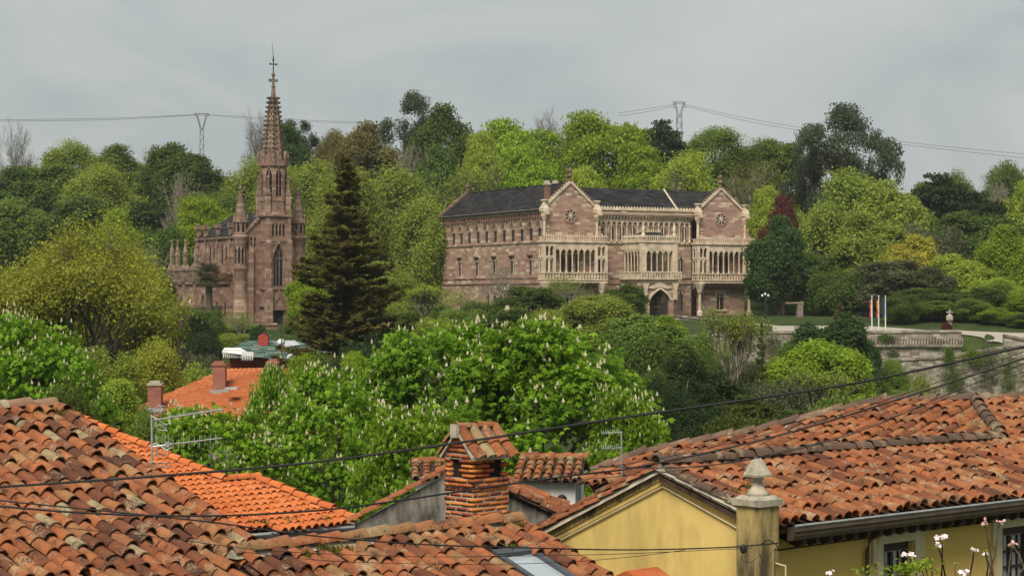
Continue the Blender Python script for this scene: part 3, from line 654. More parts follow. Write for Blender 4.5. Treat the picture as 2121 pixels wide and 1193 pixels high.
# aisle with chapels
AX, A0, A1, AH = -8.0, 6.4, 21.0, 7.2
fa = lambda s, z, w: (AX+w, s, z)
aw = [(8.4, 9.4, 2.6, 5.8), (16.5, 17.3, 2.8, 5.6)]
MB().wall(fa, A0, A1, 0, AH, aw, .45).build('aisle_wall', M['church'], CE)
for a, b, c, d in aw: window(CE, fa, (a+b)/2, (b-a)/2, c, d, .45, arch=d-.9, trim=M['church'])
rose(CE, fa, 13.3, 4.5, 1.1, 'round_window')
ae = [(-6.9, -6.65, 2.6, 4.6), (-5.6, -5.35, 2.6, 4.6)]
MB().wall(cf(A0), AX, -4.2, 0, AH, ae, .3).build('aisle_end', M['church'], CE)
for a, b, c, d in ae: window(CE, cf(A0), (a+b)/2, .125, c, d, .3, glass='dark')
MB().box(AX, -4.2, A1-.02, A1+.3, 0, AH).box(AX-.12, -4.2, A0-.12, A0+.003, 1.2, 1.45).build('aisle_back', M['church'], CE)
MB().box(AX-.3, AX+.3, A0-.3, A1+.3, AH, AH+.35).box(AX+.3, -5.0, A0-.3, A0+.3, AH, AH+.35).build('parapet', M['weathered'], CE)
MB().add([(AX+.2, A0+.2, AH+.1), (-4.25, A0+.2, AH+1.7), (-4.25, A1, AH+1.7), (AX+.2, A1, AH+.1), (AX+.2, A0+.2, AH-.1), (-4.25, A0+.2, AH-.1)], [(0,1,2,3), (0,4,5,1)]).build('aisle_roof', M['tile_old'], CE)
for y in (11.2, 15.2, 18.2, 20.4):
    b = MB().box(AX-.7, AX, y-.4, y+.4, 0, 4.2).prism([(0, 0), (.7, 0), (0, .9)], lambda s, z, w: (AX-s, y+w, 4.2+z), -.4, .4).box(AX-.35, AX, y-.32, y+.32, 4.2, AH+.2).build('buttress', M['church'], CE)
    MB().cbox(AX, y, AH+.35, 1.1, 1.1, 1.7).frust(AX, y, AH+2.05, AH+3.0, .65, .65, .3, .3).lathe(AX, y, [(.36, AH+3), (.36, AH+4.2), (.45, AH+4.3), (.1, AH+6.2), (.2, AH+6.3), (.2, AH+6.5), (.05, AH+6.8)], 6).build('chapel_pinnacle', M['weathered'], CE)
MB().box(AX-.25, AX+.01, A0, A1, 1.2, 1.45).build('string_course', M['weathered'], CE)
# ---------------------------------------------------------------- clay tile roofs
CAM = Vector((0, 0, CZ))
class Frame:
    """roof plane: origin seen at pixel (px,py) at depth d; phi = heading of the eave line; t = slope"""
    def __init__(s, o, phi, t):
        s.O = o; a = R(phi); r = Vector((math.sin(a), math.cos(a), 0)); n = Vector((math.cos(a), -math.sin(a), 0))
        s.V = (n - Vector((0, 0, t))).normalized(); s.X = -r; s.N = s.X.cross(s.V)
        s.r = r; s.n = n
    def uv(s, px, py):
        D = Vector(((px-CX)/F, 1, (HY-py)/F)); k = (s.O - CAM).dot(s.N) / D.dot(s.N); q = CAM + D*k - s.O
        return (q.dot(s.X), q.dot(s.V))
    def pt(s, u, v, h=0): return s.O + s.X*u + s.V*v + s.N*h
    def mtx(s, u, v, h=0, ry=0, rz=0, sc=1):
        B = Matrix((s.X, s.V, s.N)).transposed().to_4x4()
        return Matrix.Translation(s.pt(u, v, h)) @ B @ Matrix.Rotation(rz, 4, 'Z') @ Matrix.Rotation(ry, 4, 'X') @ Matrix.Diagonal((sc, sc, sc, 1))
def inside(p, poly):
    x, y = p; c = False; n = len(poly)
    for i in range(n):
        x1, y1 = poly[i]; x2, y2 = poly[(i+1) % n]
        if (y1 > y) != (y2 > y) and x < (x2-x1)*(y-y1)/(y2-y1)+x1: c = not c
    return c
def barrel(L, r0, r1, th=.014, n=8, span=R(164), dip=0):
    """half-barrel tile, narrow end at y=0, wide open end at y=L: outer skin, rim, inner skin"""
    v = []; f = []; a0 = (math.pi-span)/2
    def ring(y, r, dz):
        b = len(v)
        for i in range(n+1):
            a = a0 + span*i/n; v.append((-r*math.cos(a), y, r*math.sin(a)*1.12 + dz - .22*r))
        return b
    A = ring(0, r0, 0); B = ring(L, r1, .03); C = ring(L, r1, .03); D = ring(L, r1-th, .03); E = ring(L, r1-th, .03); G = ring(0, r0-th, 0)
    for p, q in ((A, B), (C, D), (E, G)):
        for i in range(n): f.append((p+i, p+i+1, q+i+1, q+i))
    return np.array(v), np.array(f)
rt = np.random.default_rng(11); rr_ = random.Random(5)
TV = {}
def tile_variants(key, mat, L, r0, r1, N=26, n=8):
    if key in TV: return TV[key]
    out = []
    for i in range(N):
        k = 1 + .06*(rr_.random()-.5); v, f = barrel(L*(1+.05*(rr_.random()-.5)), r0*k, r1*k, n=n)
        v = v + rt.normal(0, .0025, v.shape)
        t = (i+.5)/N
        out.append((np_mesh('tile', v, f, mat, True, np.full(len(f), t), 'tint'), v, f, t))
    TV[key] = out; return out
def tile_roof(roof, fr, polypx, mat, w=.24, ex=.33, r=.1, mx=300, age=1.0, seed=1, key='old', uvpoly=None, sag=.02, maxpx=2121, tn=8, tintfn=None):
    poly = uvpoly or [fr.uv(*p) for p in polypx]
    us = [p[0] for p in poly]; vs = [p[1] for p in poly]
    rn = random.Random(seed); TVs = tile_variants(key, mat, ex+.1, r*.84, r, n=tn)
    tiles = []; u = min(us); i = 0; pans = MB()
    W0 = roof.matrix_basis
    inv = W0.inverted()
    while u < max(us):
        col = rn.uniform(-.13, .13)*age; ph = rn.uniform(0, 6)
        v = max(vs) - ex - abs(col)*.6; j = 0
        while v > min(vs) - ex:
            if inside((u, v+ex*.55), poly):
                hh = .035 + sag*math.sin(u*1.1+ph*.1)*math.sin(v*.9+1) + rn.gauss(0, .006)*age
                tiles.append((u + rn.gauss(0, .008)*age, v + rn.gauss(0, .014)*age, hh, rn.gauss(0, .03)*age, rn.gauss(0, .035)*age, rn.random()))
                a, b = fr.pt(u+w*.12, v-.02, .0), fr.pt(u+w*.88, v-.02, .0); c, d = fr.pt(u+w*.88, v+ex+.04, .012), fr.pt(u+w*.12, v+ex+.04, .012)
                e, g = fr.pt(u+w*.5, v-.02, -.055), fr.pt(u+w*.5, v+ex+.04, -.04)
                pans.add([inv @ q for q in (a, e, b, c, g, d)], [(0,1,4,5), (1,2,3,4)])
            v -= ex; j += 1
        u += w; i += 1
    def vis(t):
        p = fr.pt(t[0], t[1]+.2); px = CX + F*p.x/p.y; py = HY - F*(p.z-CZ)/p.y
        return (0 if -15 < px < maxpx and py < 1205 else 1, p.y)
    tiles.sort(key=vis)
    AV, AF, AT = [], [], []; base = 0
    for k, (u, v, h, ry, rz, q) in enumerate(tiles):
        q = tintfn(u, v, q) if tintfn else q
        me, tv, tf, tt = TVs[min(len(TVs)-1, int(q*len(TVs)))]
        m = inv @ fr.mtx(u, v, h, ry, rz)
        if k < mx and vis(tiles[k])[0] == 0: obj('tile', me, roof, None, m)
        else:
            A = np.array(m); AV.append(tv @ A[:3, :3].T + A[:3, 3]); AF.append(tf + base); AT.append(np.full(len(tf), tt)); base += len(tv)
    if AV:
        tag(obj('tile_field', np_mesh('tile_field', np.concatenate(AV), np.concatenate(AF), mat, True, np.concatenate(AT), 'tint'), roof), kind='stuff')
    if pans.v: tag(pans.build('channel_tiles', M['pan'], roof), kind='stuff')
def house(name, label, fr, poly, zb=3.0, wall='white', body=True, cat='house', inset=.3, top=.16):
    """house root on the ground with a body under the roof polygon (u,v) and a roof deck; returns root, roof"""
    c = fr.pt(sum(p[0] for p in poly)/len(poly), sum(p[1] for p in poly)/len(poly))
    E = empty(name, (c.x, c.y, zb), 0, label, cat)
    Wm = Matrix.Translation(Vector((c.x, c.y, zb)))
    wi = Wm.inverted()
    n = len(poly); cu = sum(p[0] for p in poly)/n; cv = sum(p[1] for p in poly)/n
    if body:
        q = [(u + (cu-u)*inset/max(.8, math.hypot(cu-u, cv-v)), v + (cv-v)*inset/max(.8, math.hypot(cu-u, cv-v))) for u, v in poly]
        top_ = [wi @ fr.pt(u, v, -top) for u, v in q]; bot = [Vector((p.x, p.y, 0)) for p in top_]
        MB().add(top_ + bot, [tuple(range(n)), tuple(reversed(range(n, 2*n)))] + [(i, n+i, n+(i+1) % n, (i+1) % n) for i in range(n)]).build('wall', M[wall], E)
    t = [wi @ fr.pt(u, v, -.07) for u, v in poly]; b = [wi @ fr.pt(u, v, -.13) for u, v in poly]
    roof = MB().add(t+b, [tuple(range(n)), tuple(reversed(range(n, 2*n)))] + [(i, n+i, n+(i+1) % n, (i+1) % n) for i in range(n)]).build('roof', M['pan'], E)
    return E, roof, Wm
class Rel:
    """child space of an unrotated root: tile code works in world space"""
def roof_of(E, deckuv, fr, name='roof', hh=-.07):
    wi = Matrix.Translation(-E.location); n = len(deckuv)
    t = [wi @ fr.pt(u, v, hh) for u, v in deckuv]; b = [wi @ fr.pt(u, v, hh-.06) for u, v in deckuv]
    o = MB().add(t+b, [tuple(range(n)), tuple(reversed(range(n, 2*n)))] + [(i, n+i, n+(i+1) % n, (i+1) % n) for i in range(n)]).build(name, M['pan'], E)
    return o
class WorldRoof:
    """gives tile_roof the offset of an unrotated root while children hang on the roof part"""
def caps(roof, off, pts, mat, L=.4, r=.115, key='cap', seed=2, name='ridge_tile', lift=.04, tint=None, bed=True):
    """row of ridge tiles along a world polyline, on a strip of mortar"""
    TVs = tile_variants(key, mat, L+.07, r*.86, r); rn = random.Random(seed)
    for a, b in zip(pts[:-1], pts[1:]):
        d = b - a; Ls = d.length; n = max(1, round(Ls/L)); V = d.normalized(); X = V.cross(Vector((0, 0, 1))).normalized(); N = X.cross(V)
        X = V.cross(N)
        for i in range(n):
            p = a + d*(i/n) - off + N*(lift + rn.gauss(0, .008))
            B = Matrix((X, V, N)).transposed().to_4x4()
            me = TVs[int((rn.random() if tint is None else tint(rn.random()))*len(TVs)*.999)][0]
            obj(name, me, roof, None, Matrix.Translation(p) @ B @ Matrix.Rotation(rn.gauss(0, .03), 4, 'Z') @ Matrix.Diagonal((1, Ls/n/L, 1, 1)))
        if bed:
            q = MB(); w = r*.95
            P4 = [a - off - X*w - N*.05, a - off + X*w - N*.05, b - off + X*w - N*.05, b - off - X*w - N*.05, a - off + N*.06, b - off + N*.06]
            q.add(P4, [(0, 4, 5, 3), (4, 1, 2, 5), (0, 1, 4), (3, 5, 2)]).build('mortar_bed', M['mortar'], roof)
def tuft(roof, off, p, s, seed, mat='moss'):
    rn = np.random.default_rng(seed); n = 60
    c = rn.normal(0, 1, (n, 3))*np.array([s, s, s*.15]); d = rn.normal(0, .5, (n, 3)); d[:, 2] = abs(d[:, 2])+.8
    d /= np.linalg.norm(d, axis=1)[:, None]; sd_ = np.cross(d, rn.normal(0, 1, (n, 3))); sd_ /= np.linalg.norm(sd_, axis=1)[:, None]
    h = s*rn.uniform(.7, 1.6, (n, 1)); w = s*.16
    v = np.stack([c - sd_*w, c + sd_*w, c + d*h + sd_*w*.3, c + d*h - sd_*w*.3], 1).reshape(-1, 3) + np.array(p - off)
    o = obj('moss', np_mesh('moss', v, np.arange(n*4).reshape(n, 4), M[mat], False, rn.random(n)), roof)
    return o
M['moss'] = m_leaf('moss', (.06,.075,.012), (.16,.15,.03), .2)

def build_roof(E, fr, polypx, mat, uv=None, **k):
    uv = uv or [fr.uv(*p) for p in polypx]
    o = roof_of(E, uv, fr); off = E.location
    # tile_roof works relative to roof.matrix_basis; emulate the root offset through a temporary basis
    o.matrix_basis = Matrix.Translation(off); tile_roof(o, fr, None, mat, uvpoly=uv, **k); o.matrix_basis = Matrix.Identity(4)
    return o
def body_under(E, fr, uv, mat, top=.16, name='wall'):
    wi = Matrix.Translation(-E.location); n = len(uv)
    t = [wi @ fr.pt(u, v, -top) for u, v in uv]; b = [Vector((p.x, p.y, 0)) for p in t]
    return MB().add(t+b, [tuple(range(n)), tuple(reversed(range(n, 2*n)))] + [(i, n+i, n+(i+1) % n, (i+1) % n) for i in range(n)]).build(name, mat, E)

# --- left house: old patched roof
fA = Frame(P(130, 866, 29.5), 44, .365)
uA0, vA0 = fA.uv(122, 850)
vAe = fA.uv(560, 1230)[1]; uAl = fA.uv(-60, 1000)[0]+1.2
uvA = [(-.02, -.32), (uAl, -.32), (uAl, vAe), (-.02, vAe)]
cA = fA.pt(uAl*.5, 2); EA = empty('house', (cA.x, cA.y, 3.0), 0, 'low house with steep roof of old mottled brown and orange barrel tiles', 'house')
body_under(EA, fA, [(.25, .1), (uAl-.2, .1), (uAl-.2, vAe-.2), (.25, vAe-.2)], M['white'])
rA = build_roof(EA, fA, None, M['tile_old'], uv=uvA, w=.235, ex=.325, r=.103, seed=4, age=1.25, tintfn=lambda u, v, q: .04+.86*q if q < .93 else .97)
# clean orange verge column along the right edge, and the bleached ridge
def ntint(a, b): return lambda q: a + (b-a)*q
caps(rA, EA.location, [fA.pt(-.1, vAe, .02), fA.pt(-.1, -.1, .02)][::-1], M['tile_old'], .325, .112, 'capold', 5, 'verge_tile', .03, ntint(.40, .75), False)
caps(rA, EA.location, [fA.pt(.05, -.28, .03), fA.pt(uAl, -.28, .03)][::-1], M['tile_pale'], .42, .115, 'cappale', 7, lift=.05)
for i, (px, py) in enumerate(((108, 862), (75, 868), (130, 868))): tuft(rA, EA.location, fA.pt(*fA.uv(px, py), .06), .06, i)

# --- neighbouring house with the new orange roof
fB = Frame(P(735, 1085, 40), 40, .225)
pB = [(120, 858), (160, 872), (460, 1002), (530, 999), (735, 1085), (480, 1107), (330, 1120), (140, 1000)]
uvB = [fB.uv(*p) for p in pB]
EB = empty('house', (fB.O.x-5, fB.O.y+3, 1.5), 0, 'house with clean bright orange tile roof and dark gutter', 'house')
rB = build_roof(EB, fB, None, M['tile_new'], uv=uvB, w=.205, ex=.30, r=.088, seed=8, age=.35, key='new', sag=.0)
body_under(EB, fB, [(u*.97+.25, v-.35 if v > -.8 else v) for u, v in uvB[3:6]] + [(uvB[6][0], uvB[6][1]-1), (uvB[1][0], uvB[1][1]+.5)], M['white'], .2)
lineB = lambda a, b, h=.03: [fB.pt(*fB.uv(*a), h), fB.pt(*fB.uv(*b), h)]
for a, b in (((120, 856), (460, 1002)), ((530, 999), (738, 1086)), ((458, 1003), (532, 999))):
    caps(rB, EB.location, lineB(a, b), M['tile_new'], .36, .105, 'capnew', 9, lift=.07)
# gutter and fascia along its eave
a, b = [fB.pt(*fB.uv(*q)) for q in ((410, 1113), (745, 1086))]; off = EB.location
dv = (b-a).normalized(); dn = fB.n
g = MB(); q0 = a - off + dn*.1 - Vector((0, 0, .12)); q1 = b - off + dn*.1 - Vector((0, 0, .12))
g.tube([q0, q1], .085, 8).build('gutter', M['iron'], EB)
z_ = Vector((0, 0, 1))
def slab(p0, p1, dn, th, h0, h1): 
    A = [p0+z_*h0, p1+z_*h0, p1+z_*h1, p0+z_*h1]; B = [q - dn*th for q in A]
    return MB().add(A+B, [(0,1,2,3), (7,6,5,4), (0,4,5,1), (1,5,6,2), (2,6,7,3), (3,7,4,0)])
slab(a-off-dn*.02, b-off-dn*.02-dv*.05, dn, .1, -.52, -.17).build('fascia', M['whitepaint'], EB)
a2, b2 = a - off + dn*.03 + z_*-.04, b-off+dn*.03+z_*-.04-dv*.1
MB().tube([a2, b2], .045, 6).build('gutter_flashing', M['galv'], EB)
for i, (px, py) in enumerate(((600, 1085), (545, 1092), (530, 1090), (668, 1082))): tuft(rB, EB.location, fB.pt(*fB.uv(px, py), .06), .07, 20+i)

# --- middle house with the brick chimney
fC = Frame(P(1065, 1092, 29.3), 46, .37)
uCl = fC.uv(470, 1150)[0]; vCe = fC.uv(1250, 1215)[1]
uvC = [(-.05, 0), (uCl, 0), (uCl, vCe+1.2), (-.05, vCe+1.2)]
EC = empty('house', (fC.O.x-3, fC.O.y-1, 3.0), 0, 'house with lichen-spotted tile roof below the brick chimney', 'house')
off = EC.location
body_under(EC, fC, [(.2, .1), (uCl-.2, .1), (uCl-.2, vCe+1), (.2, vCe+1)], M['white'])
def hole(px, py): return None
skp = [(1014, 1153), (1098, 1144), (1185, 1200), (1060, 1215)]
skuv = [fC.uv(*q) for q in skp]
su0, su1 = skuv[1][0], skuv[0][0]; sv0, sv1 = (skuv[0][1]+skuv[1][1])/2, (skuv[0][1]+skuv[1][1])/2 + 1.35
rC = roof_of(EC, uvC, fC); rC.matrix_basis = Matrix.Translation(off)
_ins = inside
def inside(p, poly, _i=_ins): return _i(p, poly) and not (poly is uvC and su0-.05 < p[0] < su1+.05 and sv0-.05 < p[1] < sv1)
tile_roof(rC, fC, None, M['tile_old'], uvpoly=uvC, w=.235, ex=.365, r=.103, key='mid', seed=13, age=1.25, tintfn=lambda u, v, q: .12+.8*q)
rC.matrix_basis = Matrix.Identity(4)
caps(rC, off, [fC.pt(uCl, -.02, .05), fC.pt(-.05, -.02, .05)], M['tile_old'], .44, .125, 'capold2', 17, lift=.04, tint=ntint(.5, .93))
caps(rC, off, [fC.pt(-.1, .0, .03), fC.pt(-.1, vCe+1, .03)], M['tile_old'], .36, .11, 'capold', 19, 'verge_tile', .03, ntint(.35, .7))
for i, (px, py) in enumerate(((668, 1148), (690, 1150), (715, 1150), (1062, 1095), (1070, 1100), (625, 1160), (890, 1140), (1060, 1147))): tuft(rC, off, fC.pt(*fC.uv(px, py), .07), .065, 40+i)
# back slope of that roof, falling away behind the ridge
bk = [fC.pt(-.1, 0, -.02), fC.pt(uCl, 0, -.02), fC.pt(uCl, 0, -.02)-fC.n*2.2-z_*.8, fC.pt(-.1, 0, -.02)-fC.n*2.2-z_*.8]
MB().add([p-off for p in bk], [(0,1,2,3)]).build('back_slope', M['pan'], EC)
# skylight
sk = empty('skylight', fC.pt((su0+su1)/2, (sv0+sv1)/2, .0), 0, 'grey framed skylight window set into the spotted tile roof', 'skylight')
so_ = sk.location
def bar(u0, u1, v0, v1, h0, h1):
    A = [fC.pt(u, v, h)-so_ for h in (h0, h1) for u, v in ((u0, v0), (u1, v0), (u1, v1), (u0, v1))]
    return MB().add(A, [(3,2,1,0), (4,5,6,7), (0,1,5,4), (1,2,6,5), (2,3,7,6), (3,0,4,7)])
fm_ = bar(su0, su1, sv0, sv0+.14, -.02, .12); 
for bb in (bar(su0, su0+.1, sv0+.14, sv1, -.02, .1), bar(su1-.1, su1, sv0+.14, sv1, -.02, .1), bar(su0+.1, su1-.1, sv1-.1, sv1, -.02, .098)): fm_.add(bb.v, bb.f)
fm_.build('frame', m_plain('grey_metal_frame', (.10,.105,.115), .45, .2, 3, 0, .4), sk)
s = NT('sky_glass'); s.b.inputs['Metallic'].default_value = .0; M['skyglass'] = s.fin((.35,.40,.43), .05, 1.0)
bar(su0+.1, su1-.1, sv0+.14, sv1-.1, .03, .05).build('pane', M['skyglass'], sk)

# --- brick chimney
CHY = R(90-46)
cp = P(978, 1085, 29.6); KZ = cp.z-.25
KE = empty('brick_chimney', (cp.x, cp.y, KZ), CHY, 'orange brick chimney with little tiled gable roof and side vents', 'chimney')
# local: corner nearest the camera at origin, x along the ridge (right, away), y to the left and away
bw, bd = .76, .60
def zpx(py, d=29.6): return CZ + (HY-py)*d/F - KZ
ztop = zpx(941); zl = zpx(993); zv0, zv1 = zpx(990), zpx(953)
MB().box(.004, bw-.004, .004, bd-.004, -.9, zl).box(.004, bw-.004, .004, bd-.004, zv1+.0, ztop).build('mortar_core', M['mortar'], KE)
MB().box(.085, bw-.085, .085, bd-.085, zl, zv1+.02).build('vent_shade_core', M['dark'], KE)  # solid block coloured near-black to stand for shade inside the vents
brn = random.Random(3); bricks = []
for i in range(14):
    t = i/13; v, f = [], []
    m = MB(); L, h = .25, .058
    m.box(0, 1, 0, 1, 0, 1)
    vv = np.array(m.v) + rt.normal(0, .02, (8, 3))
    me = np_mesh('brick', vv, np.array(m.f), None, False, np.full(6, t), 'tint'); bricks.append(me)
s = NT('orange_brick'); p = s.pos(); t_ = s.n('ShaderNodeAttribute', attribute_name='tint').outputs['Fac']
c = s.ramp(t_, [(0,(.20,.05,.028)),(.35,(.34,.088,.03)),(.7,(.47,.15,.035)),(1,(.55,.20,.05))]); nb = s.noise(30, 5, p, .7)
c = s.mix(s.ramp(nb, [(.5,(0,0,0)),(.72,(.5,.5,.5))]), c, (.12,.055,.035)); c = s.mix(s.ramp(s.noise(14, 5, p), [(.62,(0,0,0)),(.7,(.5,.5,.5))]), c, (.45,.36,.26))
s.bump(nb, .6, .01); M['brick'] = s.fin(c, .9, .2)
for b in bricks: b.materials.append(M['brick'])
ch = .0715; z = -.86; row = 0
while z < ztop - .03:
    prd = .03 if zl-.14 < z+.03 < zl else 0
    vent = zv0 < z+.03 < zv1
    for side in range(4):
        L = bw if side in (0, 2) else bd
        x = 0. if row % 2 == side % 2 else .12
        first = True
        while x < L - .02:
            ln = min(.25 if not (first and row % 2 != side % 2) else .25, L - x); l2 = min(ln, L-x)
            if l2 < .05: break
            a, b = x, x+l2-.022
            mid = (a+b)/2
            skip = vent and ((side == 0 and .46 < mid < .66) or (side == 3 and .30 < mid < .48)) 
            if vent and not skip:      # trim bricks at the vents
                if side == 0 and a < .46 < b: b = .45
                if side == 0 and a < .64 < b: a = .63
                if side == 3 and a < .30 < b: b = .29
                if side == 3 and a < .48 < b: a = .47
            if not skip and b-a > .04:
                o = prd + brn.uniform(-.001, .007); dp = .1
                if side == 0: q = (a-(o if a == 0 else 0), -o, b-a, dp)
                elif side == 2: q = (a, bd-dp+o, b-a, dp)
                elif side == 1: q = (bw-dp+o, a, dp, b-a)
                else: q = (-o, a, dp, b-a)
                obj('brick', bricks[brn.randrange(14)], KE, None, Matrix.Translation((q[0], q[1], z + brn.uniform(-.003, .003))) @ Matrix.Diagonal((q[2], q[3], .053, 1)))
            x += ln
    z += ch; row += 1
# little roof: ridge along x, gable on the left face
gh = .36; ym = bd/2
gx = lambda s_, z_2, w: (w, s_, z_2)
MB().prism([(.0, ztop), (bd, ztop), (ym, ztop+gh-.03)], gx, .02, bw-.02).build('gable', M['mortar'], KE)
for k in range(4):
    zz = ztop + .01 + k*ch; ln = bd*(1-(zz-ztop+.05)/gh)
    if ln > .1:
        nbk = 2 if ln > .3 else 1
        for i in range(nbk): obj('brick', bricks[brn.randrange(14)], KE, None, Matrix.Translation((-.01, ym-ln/2+i*ln/nbk, zz)) @ Matrix.Diagonal((.08, ln/nbk-.014, .0585, 1)))
kr = KE.matrix_basis
Bz = Matrix.Rotation(CHY, 3, 'Z')
for sg in (-1, 1):
    hw = bd/2+.06; slope = gh/(bd/2+.02)
    rf = MB().add([(-.05, ym, ztop+gh), (bw+.03, ym, ztop+gh), (bw+.03, ym+sg*hw, ztop+gh-slope*hw), (-.05, ym+sg*hw, ztop+gh-slope*hw)] + [(-.05, ym, ztop+gh-.05), (bw+.03, ym, ztop+gh-.05), (bw+.03, ym+sg*hw, ztop+gh-slope*hw-.05), (-.05, ym+sg*hw, ztop+gh-slope*hw-.05)], [(0,1,2,3), (7,6,5,4), (0,4,5,1), (1,5,6,2), (2,6,7,3), (3,7,4,0)]).build('cap_slope', M['mortar'], KE)
    V = Vector((0, sg, -slope)).normalized(); X = Vector((sg, 0, 0)); N = X.cross(V)
    if N.z < 0: X = -X; N = X.cross(V)
    Ls = hw*math.sqrt(1+slope*slope); TVs = TV['old']
    for i in range(4):
        x = .03 + i*(bw-.06)/3
        for j in range(2):
            p_ = Vector((x, ym, ztop+gh)) + V*(Ls - (j+1)*Ls/2 + .0) + N*.03
            me = TVs[int(brn.uniform(.35, .98)*26)][0]
            obj('tile', me, rf, None, Matrix.Translation(p_) @ Matrix((X, V, N)).transposed().to_4x4() @ Matrix.Rotation(brn.gauss(0, .05), 4, 'Z') @ Matrix.Diagonal((.98, Ls/2/.345, .85, 1)))
for i in range(2):
    V = Vector((-1, 0, 0)); N = Vector((0, 0, 1)); X = V.cross(N); p_ = Vector((bw+.02-i*.42, ym, ztop+gh+.02))
    obj('ridge_tile', TV['capold'][16+i*3][0], KE, None, Matrix.Translation(p_) @ Matrix((X, V, N)).transposed().to_4x4() @ Matrix.Diagonal((.75, 1.08, .7, 1)))
MB().cbox(-.06, ym, ztop+gh-.12, .1, .14, .2).build('mortar_cap', M['mortar'], KE)

# --- grey gable house behind the chimney
dG = 35.
gp = [P(735, 1086, dG), P(947, 970, dG), P(1195, 1084, dG)]
GE = empty('house', (gp[1].x, dG, 1.5), 0, 'grey rendered gable house stained black under its tile verge', 'house'); off = GE.location
base = [Vector((gp[2].x, dG, 1.5)), Vector((gp[0].x, dG, 1.5))]
poly = [p-off for p in gp+base]; n = len(poly)
dpt = Vector((.15, 1.3, 0))
MB().add(poly + [p+dpt for p in poly], [tuple(range(n)), tuple(reversed(range(n, 2*n)))] + [(i, n+i, n+(i+1) % n, (i+1) % n) for i in range(n)]).build('wall', M['greywall'], GE)
dr_ = gp[2]-gp[1]
phi_g = -20
caps(GE, off, [gp[0]+Vector((-.05, -.05, .04)), gp[1]+Vector((0, -.05, .04))][::-1], M['tile_old'], .32, .085, 'capG', 23, 'verge_tile', .03, ntint(.35, .6), False)
# right slope of that roof, seen from above
wv = dpt.normalized(); Vd = dr_.normalized()
fG = Frame(gp[1], 0, 0); fG.V = Vd; fG.X = -(wv - Vd*wv.dot(Vd)).normalized(); fG.N = fG.X.cross(fG.V)
if fG.N.z < 0: fG.X = -fG.X; fG.N = fG.X.cross(fG.V)
sg = -1 if fG.X.dot(wv) < 0 else 1
uvG = [(0, 0), (sg*1.25, 0), (sg*1.25, dr_.length+.1), (0, dr_.length+.1)]
rG = build_roof(GE, fG, None, M['tile_old'], uv=uvG, w=.2, ex=.26, r=.085, seed=31, age=1.2, key='small', mx=200, tintfn=lambda u, v, q: .25+.35*q)

# --- white dormer beside it and a second small roof
def dormer(px0, px1, pyr, pye, pyb, d, rz, label, seed, vent=True):
    o = P(px0, pyb, d); wd = (px1-px0)*d/F; E = empty('dormer', o, rz, label, 'dormer'); hr, he = (pyb-pyr)*d/F, (pyb-pye)*d/F
    dep = 1.3; E.location.z -= 1.2; hr += 1.2; he += 1.2
    MB().box(.12, wd-.12, 0, dep*2, 0, he-.02).prism([(0, he-.02), (dep*2, he-.02), (dep, hr-.06)], lambda s_, z_2, w: (w, s_, z_2), .12, wd-.12).build('wall', M['white'], E)
    sl = (hr-he)/dep; L = math.hypot(dep+.2, (dep+.2)*sl)
    rf = MB().add([(0, -.2, he-.2*sl), (wd, -.2, he-.2*sl), (wd, dep, hr), (0, dep, hr), (wd, dep*2+.2, he-.2*sl), (0, dep*2+.2, he-.2*sl)], [(0,1,2,3), (3,2,4,5)]).build('roof', M['pan'], E)
    V = Vector((0, -1, -sl)).normalized(); X = Vector((1, 0, 0)); N = X.cross(V)
    if N.z < 0: X = -X; N = X.cross(V)
    TVs = tile_variants('small', M['tile_old'], .36, .072, .085); rn = random.Random(seed); nr = max(2, round(L/.3))
    n = int(wd/.2)
    for i in range(n):
        for j in range(nr):
            p_ = Vector((.1+i*(wd-.2)/(n-1), dep, hr)) + V*(L - (j+1)*L/nr) + N*.04
            obj('tile', TVs[int(rn.uniform(.4, .97)*26)][0], rf, None, Matrix.Translation(p_) @ Matrix((X, V, N)).transposed().to_4x4() @ Matrix.Rotation(rn.gauss(0, .04), 4, 'Z') @ Matrix.Diagonal((1, L/nr/.26*.98, 1, 1)))
    k = max(2, round(wd/.4)); V2 = Vector((1, 0, 0)); N2 = Vector((0, 0, 1)); X2 = V2.cross(N2)
    for i in range(k):
        obj('ridge_tile', TV['capold'][10+i % 8][0], rf, None, Matrix.Translation((i*wd/k, dep, hr+.04)) @ Matrix((X2, V2, N2)).transposed().to_4x4() @ Matrix.Diagonal((.85, wd/k/.34, .85, 1)))
    if vent:
        v = MB().lathe(0, 0, [(.11, 0), (.11, .02), (.07, .03)], 12).build('vent', M['brownwood'], E); v.matrix_basis = Matrix.Translation((wd*.72, -.001, he-.42)) @ Matrix.Rotation(R(90), 4, 'X')
        w = MB().box(wd-.13, wd-.10, .35, .95, he-.85, he-.15).build('window', M['glass'], E)
        MB().box(wd-.14, wd-.07, .25, .35, he-.95, he-.05).box(wd-.14, wd-.07, .95, 1.05, he-.95, he-.05).box(wd-.14, wd-.07, .35, .95, he-.15, he-.05).build('window_frame', M['whitepaint'], w)
    return E
dormer(1062, 1204, 960, 991, 1040, 41, R(-6), 'small white dormer with round vent and mossy tile roof', 51)
dormer(850, 940, 969, 990, 1010, 43, R(2), 'small tiled roof peeping over the grey gable verge', 52, False)

